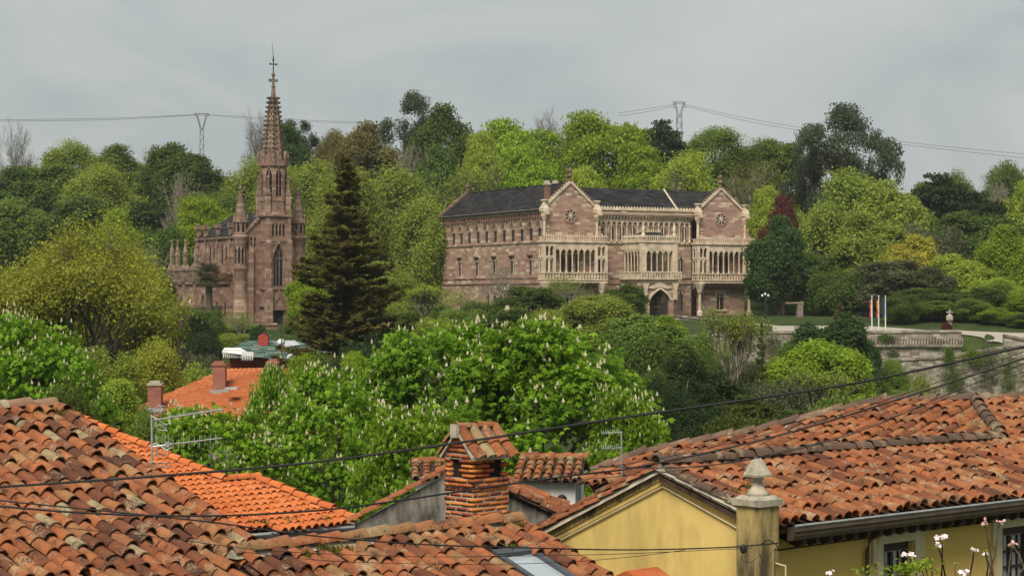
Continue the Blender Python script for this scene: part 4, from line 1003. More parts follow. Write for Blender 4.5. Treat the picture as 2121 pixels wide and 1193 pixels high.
# --- yellow house
YR = R(42); yr = Vector((math.cos(YR), math.sin(YR), 0)); yn = Vector((math.sin(YR), -math.cos(YR), 0))
AP = P(1365, 975, 30.0); ty = .30
YE = empty('house', (AP.x, AP.y, 3.0), 0, 'yellow rendered house with gable wall, hipped tile roof and brown gutter', 'house'); off = YE.location
fY = Frame(AP, 48, ty)
W1 = 2.20
e0, e1 = fY.uv(1606, 1104), fY.uv(2200, 1040)
vE = W1*math.sqrt(1+ty*ty)
s_end = fY.uv(2064, 912)[0]
hipt = fY.uv(2016, 836); 
uvY = [(0, 0), (s_end, 0), hipt, (hipt[0]-6, hipt[1]), (hipt[0]-6, vE), (-.0, vE)]
rY = build_roof(YE, fY, None, M['tile_old'], uv=uvY, w=.24, ex=.395, r=.105, key='long', seed=61, age=1.15, tintfn=lambda u, v, q: .10+.72*q)
Q2 = fY.pt(*hipt); fY2 = Frame(Q2, 138, .33)
R1 = lambda px: 975 + (912-975)*(px-1365)/(2064-1365)
p2 = [(1832, 836), (2016, 836), (2064, 916), (1800, R1(1800)+14), (1500, R1(1500)+16), (1365, 996), (1225, 1006), (1215, 985), (1335, 945), (1560, 902)]
rY2 = build_roof(YE, fY2, p2, M['tile_old'], w=.24, ex=.395, r=.105, key='long', seed=62, age=1.2, tintfn=lambda u, v, q: .15+.7*q)
l2 = lambda *pp: [fY2.pt(*fY2.uv(*q), .04) for q in pp]
caps(rY2, off, l2((1225, 985), (1335, 945), (1560, 902), (1832, 836)), M['tile_ridge'], .42, .12, 'capridge', 63, tint=ntint(.1, .6))
caps(rY2, off, l2((1832, 836), (2016, 836)), M['tile_ridge'], .42, .12, 'capridge', 64, tint=ntint(.1, .5))
caps(rY, off, [fY.pt(0, 0, .05), fY.pt(s_end, 0, .05)][::-1], M['tile_ridge'], .42, .125, 'capridge', 65, tint=ntint(.05, .6), lift=.06)
caps(rY, off, [Q2+z_*.05, fY.pt(s_end, 0, .05)], M['tile_ridge'], .4, .125, 'capridge', 66, tint=ntint(.05, .6), lift=.06)
caps(rY, off, [Q2+z_*.03, Q2+z_*.03+yr*6], M['tile_ridge'], .42, .12, 'capridge', 67, tint=ntint(.3, .8))
for i, (px, py) in enumerate(((1410, 958), (1540, 1018), (1545, 1025), (1520, 1035))): tuft(rY, off, fY.pt(*fY.uv(px, py), .08), .06, 70+i)
loc = lambda s_, n_, z2: AP - off + yr*s_ + yn*n_ + z_*z2
gx2 = lambda n_, z2, w: tuple(loc(.12+w, n_, z2))
WL = 2.75; tl = .45; zb = 3.0 - AP.z
MB().prism([(-WL, zb), (1.95, zb), (1.95, -1.95*ty-.2), (0, -.17), (-WL, -WL*tl-.17)], gx2, 0, .3).build('gable_wall', M['yellow'], YE)
# scalloped plaster edge under the verge tiles, and the pipe that follows it
for (n0, z0), (n1, z1) in (((-WL-.1, -(WL+.1)*tl), (0, 0)), ((0, 0), (1.62, -1.62*ty))):
    d_ = math.hypot(n1-n0, z1-z0); k = int(d_/.13)
    MB().prism([(n0, z0-.2), (n1, z1-.2), (n1, z1-.02), (n0, z0-.02)], gx2, -.025, .0).build('verge_band', M['yellow'], YE)
    for i in range(k):
        a_, b_ = i/k, (i+.82)/k
        MB().prism([(n0+(n1-n0)*a_, z0+(z1-z0)*a_-.13), (n0+(n1-n0)*b_, z0+(z1-z0)*b_-.13), (n0+(n1-n0)*b_, z0+(z1-z0)*b_-.02), (n0+(n1-n0)*a_, z0+(z1-z0)*a_-.02)], gx2, -.05, -.026).build('verge_block', M['pier'], YE)
MB().tube([gx2(-2.3, -2.3*tl-.235, -.03), gx2(-.12, -.29, -.03), gx2(0, -.245, -.03), gx2(.12, -.285, -.03), gx2(1.62, -.79, -.03), gx2(1.95, -1.06, -.04), gx2(2.02, -1.1, -.24), gx2(2.6, -1.16, -.27), gx2(2.6, -1.62, -.27)], .014, 6).build('wall_pipe', M['trim'], YE)
vg = lambda n_, z2, s_=.07: AP + yr*s_ + yn*n_ + z_*z2
caps(YE, off, [vg(0, .02), vg(-WL-.1, -(WL+.1)*tl+.02)], M['tile_old'], .36, .085, 'capG', 71, 'verge_tile', .03, ntint(.35, .6), True)
caps(YE, off, [vg(-.1, .13, .25), vg(-WL-.1, -(WL+.1)*tl+.13, .25)], M['tile_old'], .36, .085, 'capG', 72, 'verge_tile', .03, ntint(.1, .5), False)
caps(YE, off, [vg(0, .02), vg(1.62, -1.62*ty+.02)], M['tile_ridge'], .36, .085, 'capridge2', 73, 'verge_tile', .03, ntint(.0, .4), True)
MB().add([loc(.1, 0, -.02), loc(9, 0, -.02), loc(9, -WL-.3, -(WL+.3)*tl), loc(.1, -WL-.3, -(WL+.3)*tl)], [(0,1,2,3)]).build('back_slope', M['pan'], YE)
# long front wall with windows
NW = 1.76
fw = lambda s_, z2, w: tuple(loc(s_, NW-w, z2))
def front_s(px, n_=NW): o = AP + yn*n_; return along(o, yr, px)
def front_z(px, py, n_=NW):
    s_ = front_s(px, n_); y = (AP + yn*n_ + yr*s_).y; return CZ + (HY-py)*y/F - AP.z
wx = [(front_s(1826), front_s(1890)), (front_s(2072), front_s(2136))]
wtop = front_z(1860, 1122)
ops = [(a_, b_, wtop-1.5, wtop) for a_, b_ in wx]
MB().wall(fw, .4, s_end*-1+9 if s_end < 0 else 14, zb, -W1*ty+.02, ops, .17).build('front_wall', M['yellow2'], YE)
for a_, b_ in wx:
    w = MB().prism([(a_, wtop-1.5), (b_, wtop-1.5), (b_, wtop), (a_, wtop)], fw, .14, .16).build('window', M['curtain'], YE)
    m = MB(); t = .036; W_ = b_-a_
    m.prism([(a_, wtop-.14), (b_, wtop-.14), (b_, wtop), (a_, wtop)], fw, .08, .135)
    for q in (a_+.03, a_+W_*.46, b_-.07, ): m.prism([(q-t, wtop-1.5), (q+t, wtop-1.5), (q+t, wtop-.16), (q-t, wtop-.16)], fw, .08, .134)
    for q in (a_+W_*.25, a_+W_*.72): m.prism([(q-.011, wtop-1.5), (q+.011, wtop-1.5), (q+.011, wtop-.16), (q-.011, wtop-.16)], fw, .10, .133)
    for zq in (.42, .68): m.prism([(a_, wtop-zq-.02), (b_, wtop-zq-.02), (b_, wtop-zq+.02), (a_, wtop-zq+.02)], fw, .095, .132)
    m.build('casement', M['brownwood'], w)
    m = MB().prism([(a_-.16, wtop+.01), (b_+.16, wtop+.01), (b_+.16, wtop+.17), (a_-.16, wtop+.17)], fw, -.07, .02)
    for q0, q1 in ((a_-.16, a_-.01), (b_+.01, b_+.16)): m.prism([(q0, wtop-1.6), (q1, wtop-1.6), (q1, wtop+.008), (q0, wtop+.008)], fw, -.05, .02)
    for q0, q1 in ((a_-.26, a_-.16), (b_+.16, b_+.26)): m.prism([(q0, wtop-.28), (q1, wtop-.28), (q1, wtop+.17), (q0, wtop+.17)], fw, -.045, .02)
    m.build('window_surround', M['trim'], w)
# eaves: gutter, fascia, rafter tails
gpf = []
for s_ in (.55, 6, 13.5): gpf.append((s_, W1+.1))
prof = [(.0, .0), (.15, .02), (.16, -.05), (.13, -.07), (.13, -.12), (.1, -.18), (.0, -.2)]
g = MB(); A_ = [loc(.36, W1+n_, -W1*ty+z2-.03) for n_, z2 in prof]; B_ = [loc(13.5, W1+n_, -W1*ty+z2-.03) for n_, z2 in prof]; n = len(prof)
g.add(A_+B_, [(i, i+1, n+i+1, n+i) for i in range(n-1)] + [tuple(range(n)), tuple(reversed(range(n, 2*n))), (n-1, 0, n, 2*n-1)]).build('gutter', M['gutter'], YE)
MB().tube([loc(.36, W1+.15, -W1*ty+.0), loc(13.5, W1+.15, -W1*ty+.0)], .022, 6).build('gutter_lip', M['galv'], YE)
i = 0
while .75 + i*.3 < 13:
    s_ = .75 + i*.3
    MB().prism([(NW, -NW*ty-.19), (W1, -W1*ty-.12), (W1, -W1*ty-.3), (W1-.1, -W1*ty-.36), (NW, -NW*ty-.38)], lambda n_, z2, w: tuple(loc(s_+w, n_, z2)), -.045, .045).build('rafter_tail', M['brownwood'], YE); i += 1
MB().prism([(NW-.1, -NW*ty-.12), (W1, -W1*ty-.1), (W1, -W1*ty-.12), (NW-.1, -NW*ty-.18)], lambda n_, z2, w: tuple(loc(.4+w, n_, z2)), 0, 13).build('soffit', M['brownwood'], YE)
dz = front_s(1790); MB().tube([loc(dz+.25, NW+.25, -W1*ty-.3), loc(dz+.05, NW+.07, -W1*ty-.42), loc(dz, NW+.06, -W1*ty-.6), loc(dz, NW+.06, zb)], .035, 6).build('drain_pipe', M['gutter'], YE)
MB().tube([loc(.6, NW+.02, -W1*ty-.42), loc(4, NW+.02, -W1*ty-.4), loc(8, NW+.02, -W1*ty-.41), loc(13, NW+.02, -W1*ty-.4)], .012, 5).build('wall_cable', M['cable'], YE)

# pier with stone finial at the corner
pp = P(1567, 1045, 28.2)
pe = empty('gate_pier', (pp.x, pp.y, 3.0), YR, 'stained yellow pier with a stone pyramid finial on top', 'pier')
pz = pp.z - 3.0; hw = .2
MB().box(-hw, hw, -.24, .2, 0, pz).box(-hw-.008, -.0, -.26, -.241, .4, pz-.02).build('shaft', M['pier'], pe)
cpz = pz + .1
MB().box(-hw-.05, hw+.05, -.29, .25, pz, pz+.09).frust(0, -.02, pz+.09, pz+.14, hw+.03, .24, hw-.02, .18).build('cap', M['mortar'], pe)
MB().lathe(0, -.02, [(.19, pz+.14), (.14, pz+.19), (.08, pz+.27), (.065, pz+.33), (.09, pz+.38), (.10, pz+.40)], 10).build('baluster', M['mortar'], pe, True)
MB().frust(0, -.02, pz+.40, pz+.43, .145, .145, .15, .15).frust(0, -.02, pz+.43, pz+.62, .145, .145, .06, .06).frust(0, -.02, pz+.62, pz+.67, .06, .06, .03, .03).build('finial', M['mortar'], pe)
MB().box(hw*.3, hw*.8, -.265, -.2421, pz-.6, pz-.4).box(hw*.3, hw*.35, -.262, -.2421, pz-1.6, pz-.6).build('relief_panel', M['pier'], pe)

# --- small flat tile cap on a wall top at the foot of the yellow gable
q = P(1330, 1186, 27.0)
we = empty('wall_vent', (q.x, q.y, 3.0), YR, 'little tile-capped vent stack at the foot of the yellow gable', 'vent')
zz = q.z-3.0; MB().box(-.22, .22, -.2, .2, 0, zz-.05).build('stack', M['yellow'], we)
MB().add([(-.3, -.28, zz-.06), (.3, -.28, zz-.06), (.3, .28, zz-.06), (-.3, .28, zz-.06), (-.3, 0, zz+.06), (.3, 0, zz+.06)], [(0,1,5,4), (2,3,4,5), (0,4,3), (1,2,5), (0,3,2,1)]).build('cap', M['tile_new'], we)

# ---------------------------------------------------------------- mid-distance orange house among the trees
dM = 130.; me0 = P(245, 862, dM)
ME = empty('house', (me0.x+5, dM+2, -1.5), 0, 'house with orange hipped tile roof among the chestnut trees', 'house'); off = ME.location
pk = P(560, 764, 137); pk2 = P(640, 766, 139); ev0 = P(245, 862, 131); ev1 = P(640, 905, 122); lf = P(470, 764, 141)
q = [p-off for p in (ev0, ev1, pk2, pk, lf)]
def far_roof(name, pts, parent, n=(26, 14), mat='tile_far'):
    """corrugated tile slope between four corners a(eave left) b(eave right) c(ridge right) d(ridge left)"""
    a, b, c, d = [np.array(p) for p in pts]; nu, nv = n; rows = []; N = np.cross(b-a, d-a); N /= np.linalg.norm(N); N *= np.sign(N[2])
    V, Fc, T_ = [], [], []
    for j in range(nv):
        for k, h in ((j/nv, .06), ((j+1)/nv, .0)):
            l0 = a + (d-a)*k; l1 = b + (c-b)*k
            for i in range(nu*4+1): V.append(l0 + (l1-l0)*i/(nu*4) + N*(h*1.6 + .07*math.sin(i*math.pi/2)*(1 if i % 2 else 1)))
    w = nu*4+1
    for j in range(nv):
        b0 = j*2*w
        for i in range(nu*4): Fc.append((b0+i, b0+i+1, b0+w+i+1, b0+w+i)); T_.append(rr_.random()*.6+.2 if i % 4 == 0 else T_[-1])
        if j < nv-1:
            for i in range(nu*4): Fc.append((b0+w+i, b0+w+i+1, b0+2*w+i+1, b0+2*w+i)); T_.append(.1)
    return tag(obj(name, np_mesh(name, np.array(V), np.array(Fc), M[mat], True, np.array(T_), 'tint'), parent), kind=None)
far_roof('roof', (q[0], q[1], q[2], q[3]), ME, (56, 26))
far_roof('rear_roof', (q[0]+Vector((0, .05, .02)), q[3]+Vector((-2.6, .4, -.9)), q[3]+Vector((0, .3, .02)), q[4]), ME, (10, 8))
MB().add([p+Vector((.3, .5, -.25)) if i < 2 else p+Vector((0, .3, -.3)) for i, p in enumerate(q[:4])] + [Vector((p.x, p.y, 0))+Vector((.2, .5, 0)) for p in q[:4]], [(0,1,2,3), (0,4,5,1), (1,5,6,2), (2,6,7,3), (3,7,4,0)]).build('wall', M['greywall'], ME)
MB().tube([q[0]-z_*.12, q[1]-z_*.12], .09, 6).build('gutter', M['iron'], ME)
MB().tube([q[0], q[3]], .13, 6).build('hip_tiles', M['tile_far'], ME)
M['redbrick'] = m_blocks('red_brick', [(0,(.22,.05,.035)),(.6,(.33,.075,.045)),(1,(.38,.11,.06))], .26, .075, (.2,.13,.1), .4)
for px, pb, pt_, wpx, d in ((322, 848, 798, 27, 131), (455, 810, 757, 26, 134), (566, 790, 752, 22, 137)):
    b = P(px, pb, d) - off; w = wpx*d/F/2; h = (pb-pt_)*d/F
    c = MB().box(b.x-w, b.x+w, b.y-w, b.y+w, b.z-1, b.z+h).build('chimney', M['redbrick'], ME)
    MB().box(b.x-w-.08, b.x+w+.08, b.y-w-.08, b.y+w+.08, b.z+h, b.z+h+.15).box(b.x-w*.8, b.x+w*.8, b.y-w*.8, b.y+w*.8, b.z+h+.15, b.z+h+.3).build('chimney_cap', M['redbrick'] if px > 400 else M['mortar'], c)
    MB().box(b.x-w-.1, b.x+w+.3, b.y-w-.4, b.y-w+.02, b.z-.15, b.z+.12).build('flashing', M['galv'], c)
b = P(480, 806, 131)-off; MB().box(b.x-.4, b.x+.4, b.y-.5, b.y+.5, b.z, b.z+.12).build('roof_window', M['curtain'], ME)

# ---------------------------------------------------------------- green roofed pavilion with white fretwork
dP = 205.
VE = empty('villa', (P(580, 740, dP).x, dP+3, -.2), 0, 'red and white villa with green slate roof and white fretwork eaves', 'villa'); off = VE.location
s = NT('green_slate'); p_ = s.objc(); 
x_ = s.n('ShaderNodeSeparateXYZ', {0: p_}); v_ = s.n('ShaderNodeCombineXYZ', {0: x_.outputs[0], 1: x_.outputs[2]})
b_ = s.n('ShaderNodeTexBrick', {'Vector': v_.outputs[0], 'Color1': (.03,.085,.055,1), 'Color2': (.30,.36,.30,1), 'Mortar': (.02,.035,.03,1), 'Scale': 1., 'Mortar Size': .03, 'Brick Width': .8, 'Row Height': .17, 'Bias': -.3})
M['greenslate'] = s.fin(b_.outputs[0], .6, .4)
L = lambda px, py, d: P(px, py, d) - off
MB().add([L(462, 735, 204), L(705, 752, 204), L(620, 705, 211), L(508, 705, 211), L(500, 712, 220), L(720, 712, 218)], [(0,1,2,3), (0,3,4), (1,5,2), (3,2,5,4)]).build('roof', M['greenslate'], VE)
MB().add([L(576, 705, 210.6), L(612, 705, 210.6), L(622, 714, 208.6), L(590, 718, 208.4)], [(0,1,2,3)]).build('glass_roof', M['curtain'], VE)
MB().box(*sum([[a, b] for a, b in zip(L(475, 740, 206)[:2], L(700, 740, 212)[:2])], []), 0, L(475, 742, 206).z).build('wall', M['redpaint'], VE)
def fret(px0, px1, py, d, hgt, n, apex=None):
    a, b = L(px0, py, d), L(px1, py, d); m = MB().box(a.x, b.x, a.y-.06, a.y, a.z, a.z+.42)
    for i in range(n):
        x = a.x + (b.x-a.x)*(i+.5)/n; w = (b.x-a.x)/n*.36; m.prism([(x-w, a.z), (x+w, a.z), (x+w*.5, a.z-hgt*.75), (x, a.z-hgt), (x-w*.5, a.z-hgt*.75)], lambda s_, z2, w2: (s_, a.y+w2, z2), -.05, -.01)
    m.build('fretwork_eave', M['whitepaint'], VE)
fret(461, 500, 733, 203.5, .45, 9); fret(500, 525, 737, 203.3, .5, 7); fret(622, 668, 736, 203.2, .45, 14)
a = L(460, 727, 203.4); b = L(498, 720, 204.5); c = L(526, 738, 203.2)
MB().add([a, L(465, 720, 205), b, L(502, 729, 203.3), c, L(500, 734, 203.2), a+Vector((0, 0, -.2))], [(0,1,2,3), (3,2,4), (0,3,5,6)]).build('white_hood', M['whitepaint'], VE)
a = L(595, 743, 203.0); b = L(624, 743, 203.0); ap = L(610, 728, 203.0)
MB().prism([(a.x, a.z), (ap.x, ap.z-.1), (b.x, b.z), (b.x, b.z+.3), (ap.x, ap.z+.25), (a.x, a.z+.3)], lambda s_, z2, w: (s_, a.y+w, z2), -.1, 1.2).build('gablet', M['whitepaint'], VE)
MB().box(a.x+.25, b.x-.25, a.y, a.y+1, 0, a.z+.05).build('bay', M['white'], VE)
MB().box(a.x+.45, b.x-.45, a.y-.03, a.y, a.z-1.2, a.z-.1).build('window', M['glass'], VE)
c = L(546, 706, 209); MB().box(c.x-.5, c.x+.5, c.y-.5, c.y+.5, c.z-.5, c.z+.55).prism([(c.x-.5, c.z+.55), (c.x+.5, c.z+.55), (c.x, c.z+.85)], lambda s_, z2, w: (s_, c.y+w, z2), -.5, .5).build('chimney', M['redpaint'], VE)
MB().add([(c.x-.75, c.y-.6, c.z+.52), (c.x, c.y-.6, c.z+.97), (c.x, c.y+.6, c.z+.97), (c.x-.75, c.y+.6, c.z+.52), (c.x+.75, c.y-.6, c.z+.52), (c.x+.75, c.y+.6, c.z+.52)], [(0,1,2,3), (1,4,5,2)]).build('chimney_roof', M['greenslate'], VE)
c = L(582, 712, 204); d_ = MB().lathe(0, 0, [(.05, 0), (.25, .03), (.4, .12), (.42, .14)], 14).build('satellite_dish', M['whitepaint'], VE, True, Matrix.Translation((c.x, c.y, c.z+.1)) @ Matrix.Rotation(R(75), 4, 'X') @ Matrix.Rotation(R(20), 4, 'Y'))
MB().tube([L(583, 745, 203.8), L(582, 660, 203.8)], .045, 5).build('mast', M['iron'], VE)
# ---------------------------------------------------------------- vegetation
def nrm(a): return a / np.maximum(1e-9, np.linalg.norm(a, axis=1))[:, None]
def leaves(name, c, n, size, rnd, rng, asp=.62, fold=.18):
    """kite shaped leaf faces at centres c with normals n"""
    N = len(c); t = nrm(np.cross(n, rng.normal(0, 1, (N, 3)))); b = np.cross(n, t); s = size[:, None]
    v = np.stack([c - t*s*.5, c + b*s*asp*.5 + n*s*fold*.5 + t*s*.06, c + t*s*.55, c - b*s*asp*.5 + n*s*fold*.5 + t*s*.06], 1).reshape(-1, 3)
    return np_mesh(name, v, np.arange(4*N).reshape(N, 4), None, False, rnd)
def crown_pts(rng, w, h, z0, nl, nc, per, lobe=.42, spread=(.5, .3), base_flat=.75, fill=.25, taper=0.0, core=.7, kr=(.45, .8)):
    """clump centres over a lobed crown; returns leaf centres, normals, rnd"""
    a = w/2; bz = (h - z0)/2; zc = (h + z0)/2
    L = []
    for i in range(nl):
        d = rng.normal(0, 1, 3); d /= np.linalg.norm(d); k = rng.uniform(*kr)
        L.append((d*k*np.array([a, a, bz]), rng.uniform(.75, 1.25)*lobe))
    L += [(np.zeros(3), core)]*max(1, nl//4)
    ctr = np.array([l[0] for l in L]); rad = np.array([l[1] for l in L])
    idx = rng.integers(0, len(L), nc*3); d = nrm(rng.normal(0, 1, (nc*3, 3)))
    out = nrm(ctr[idx] / np.array([a, a, bz]) + 1e-6); d = nrm(d + out*.55 + np.array([0, 0, .25]))
    rr = rad[idx]*np.where(rng.random(nc*3) < fill, rng.uniform(.3, .9, nc*3), rng.uniform(.88, 1.08, nc*3))
    p = ctr[idx] + d*rr[:, None]*np.array([a, a, bz])
    # drop clumps well inside other lobes, keep the shell
    q = p / np.array([a, a, bz]); inn = np.zeros(len(p), int)
    for c_, r_ in zip(ctr/np.array([a, a, bz]), rad): inn += (np.linalg.norm(q-c_, axis=1) < r_*.8)
    keep = np.where((inn <= 1) & (p[:, 2] > -bz*base_flat))[0][:nc]
    p = p[keep]; d = d[keep]; m = len(p)
    if taper:
        k = 1 - taper*(p[:, 2:3]+bz)/(2*bz); p[:, :2] *= k
    p[:, 2] += zc
    off = np.clip(rng.normal(0, 1, (m, per, 3)), -1.7, 1.7)*np.array([spread[0], spread[0], spread[1]])
    c = (p[:, None, :] + off).reshape(-1, 3)
    n = nrm(np.repeat(d, per, 0)*.55 + np.array([0, 0, .55]) + rng.normal(0, .5, (m*per, 3)))
    rnd = np.clip(.55*np.repeat(rng.random(m), per) + .45*rng.random(m*per), 0, 1)
    return c, n, rnd, p
def skeleton(rng, h, w, levels=5, kids=3, spread=.55, r0=.3, up=.25, trunkf=.28, z0=0):
    """recursive branching; returns tube builder and tips"""
    m = MB(); tips = []
    def go(p, d, L, r, lv):
        q = p + d*L*.5 + Vector(rng.normal(0, .05*L, 3)); e = q + (d + Vector(rng.normal(0, .15, 3))).normalized()*L*.5
        m.tube([p, q, e], r, 5 if lv < 2 else 3, r*.66)
        if lv >= levels: tips.append(np.array(e)); return
        for i in range(kids if lv else kids+2):
            a = rng.uniform(0, 6.28); s_ = spread*rng.uniform(.55, 1.35)
            t = d.cross(Vector((0, 0, 1)) if abs(d.z) < .9 else Vector((1, 0, 0))).normalized(); b = d.cross(t)
            nd = (d*math.cos(s_) + (t*math.cos(a) + b*math.sin(a))*math.sin(s_) + Vector((0, 0, up))).normalized()
            st = e if i < 2 else p.lerp(e, rng.uniform(.45, .95))
            go(st, nd, L*rng.uniform(.62, .86), r*.7, lv+1)
    go(Vector((0, 0, z0)), Vector((rng.normal(0, .04), rng.normal(0, .04), 1)).normalized(), h*trunkf, r0, 0)
    v = np.array(m.v); zm = v[:, 2].max(); hx = np.percentile(np.hypot(v[:, 0], v[:, 1]), 98)
    sc = np.array([w/2/hx, w/2/hx, h/zm]); m.v = [tuple(q) for q in v*sc]
    return m, np.array(tips)*sc
PROTO = {}
def proto(key, trunk, crown, w, h): PROTO[key] = (trunk, crown, w, h)
def trunk_limbs(rng, h, w, p, r=.3, n=9, top=.7):
    m = MB(); z = h*top
    m.tube([(0, 0, -.6), (rng.normal(0, .1), rng.normal(0, .1), z*.4), (rng.normal(0, .25), rng.normal(0, .25), z)], r, 7, r*.35)
    for i in rng.choice(len(p), min(n, len(p)), False):
        q = Vector(p[i]); s_ = Vector((0, 0, max(h*.12, min(z*.9, q.z*.55)))); mid = s_.lerp(q, .5) + Vector((0, 0, .08*h*rng.random()))
        m.tube([s_, mid, q], r*.42, 5, r*.1)
    return m
def me_of(m, name, mat):
    me = bpy.data.meshes.new(name); me.from_pydata(m.v, [], m.f); me.materials.append(mat); me.polygons.foreach_set('use_smooth', [True]*len(me.polygons)); me.update(); return me
def make_round(key, seed, w, h, z0, nl, nc, per, size, bark='bark', **k):
    rng = np.random.default_rng(seed); c, n, rnd, p = crown_pts(rng, w, h, z0, nl, nc, per, **k)
    me = leaves('crown', c, n, size*rng.uniform(.65, 1.3, len(c)), rnd, rng)
    proto(key, me_of(trunk_limbs(rng, h, w, p, .028*h), 'trunk', M[bark]), me, w, h)
make_round('dense1', 1, 10, 12, .6, 22, 800, 42, .38, spread=(.5, .34), lobe=.27)
make_round('dense2', 2, 10, 12, .4, 28, 800, 42, .36, spread=(.48, .32), lobe=.24)
make_round('dense3', 12, 10, 11, .2, 18, 780, 42, .40, spread=(.55, .34), lobe=.30)
make_round('tall1', 3, 7, 13, .4, 20, 640, 40, .34, spread=(.40, .42), lobe=.27, taper=.4)
make_round('beech', 4, 12, 11, .2, 24, 800, 44, .34, spread=(.8, .18), lobe=.27, fill=.15)
make_round('beech2', 14, 12, 12, .2, 30, 850, 44, .34, spread=(.75, .18), lobe=.24, fill=.15)
make_round('layered', 5, 9, 13, 1.5, 20, 330, 42, .50, spread=(.85, .12), lobe=.27, taper=.25)
make_round('eucal', 6, 11, 14, 2.0, 26, 200, 85, .32, bark='palebark', spread=(.55, .42), lobe=.17, fill=.1, core=.25, kr=(.5, .95))
make_round('bush', 7, 8, 5.5, -.4, 18, 620, 40, .27, spread=(.42, .36), lobe=.34, core=.6)
make_round('dome', 8, 9, 7.5, -.4, 16, 900, 36, .27, spread=(.40, .3), lobe=.24, base_flat=1.0, core=.8)
make_round('fine', 9, 10, 12, .2, 20, 1200, 30, .26, spread=(.55, .5), lobe=.28, fill=.45)
make_round('fine2', 19, 8, 14, .2, 20, 1200, 30, .26, spread=(.5, .6), lobe=.28, fill=.45)
def make_airy(key, seed, w, h, levels, kids, per, size, spread=.5, bark='greybark', r0=.22, up=.3, jit=.45):
    rng = np.random.default_rng(seed); m, tips = skeleton(rng, h, w, levels, kids, spread, r0, up)
    me = None
    if per:
        N = len(tips); c = (tips[:, None, :] + rng.normal(0, jit, (N, per, 3))).reshape(-1, 3)
        out = nrm(c - np.array([0, 0, h*.5])); n = nrm(out*.3 + np.array([0, 0, .5]) + rng.normal(0, .6, c.shape))
        rnd = np.clip(.5*np.repeat(rng.random(N), per) + .5*rng.random(N*per), 0, 1)
        me = leaves('crown', c, n, size*rng.uniform(.6, 1.3, len(c)), rnd, rng)
    proto(key, me_of(m, 'trunk', M[bark]), me, w, h)
make_airy('airy', 21, 11, 13, 6, 3, 40, .17, .5, r0=.16, jit=.5)
make_airy('airy2', 22, 9, 12, 5, 3, 9, .30, .45, 'greybark')
make_airy('bare', 23, 9, 13, 7, 3, 0, 0, .62, 'greybark', .13, .12)
make_airy('bare2', 24, 8, 13, 6, 3, 0, 0, .42, 'palebark', .10, .3)
make_airy('sparse', 25, 8, 12, 5, 3, 4, .26, .5, 'palebark', .085, .35, .5)
def make_spruce(key, seed, w, h, levels, size, droop=.25, dens=46, z0=.6, irregular=.25):
    rng = np.random.default_rng(seed); m = MB().tube([(0, 0, -.6), (0, 0, h*.55), (0, 0, h)], w*.028, 7, .02); C, Nn, T_ = [], [], []
    for i in range(levels):
        f = i/(levels-1); z = z0 + (h-z0)*f**.92; R_ = w/2*(1-f)**.82*rng.uniform(1-irregular, 1.0) + .12
        nb = int(10 - 5*f)
        for b in range(nb):
            a = rng.uniform(0, 6.28); rl = R_*rng.uniform(.72, 1.1); sag = droop*rl
            e = np.array([math.cos(a)*rl, math.sin(a)*rl, z - sag + .22*rl]); s_ = np.array([0, 0, z]); mid = (s_+e)/2 + np.array([0, 0, -.2*rl])
            m.tube([s_, mid, e], .045, 3, .012)
            k = int(dens*(.3 + rl/(w/2))); t = rng.uniform(.12, 1, (k, 1))
            p = (1-t)**2*s_ + 2*t*(1-t)*(mid*1.0) + t*t*e
            sp = .05 + .17*rl*(1-t*.7)*.5
            side = np.array([-math.sin(a), math.cos(a), 0])
            p = p + side*rng.normal(0, 1, (k, 1))*sp + np.array([0, 0, 1])*rng.normal(-.06, .09, (k, 1))
            C.append(p); T_.append(np.clip(.35*rng.random() + .3*t[:, 0] + .35*rng.random(k), 0, 1))
            Nn.append(nrm(np.array([0, 0, .8]) + rng.normal(0, .5, (k, 3))))
    C = np.concatenate(C); rnd = np.concatenate(T_); Nn = np.concatenate(Nn)
    me = leaves('crown', C, Nn, size*rng.uniform(.7, 1.4, len(C)), rnd, rng, asp=.42, fold=-.25)
    proto(key, me_of(m, 'trunk', M['bark']), me, w, h)
make_spruce('spruce', 31, 12, 21, 33, .50, .12, 190, irregular=.42)
make_spruce('pine', 32, 6, 11, 15, .42, .05, 60, 1.5, .5)
make_spruce('cedar', 33, 10, 13, 14, .48, .02, 80, 1.2, .5)
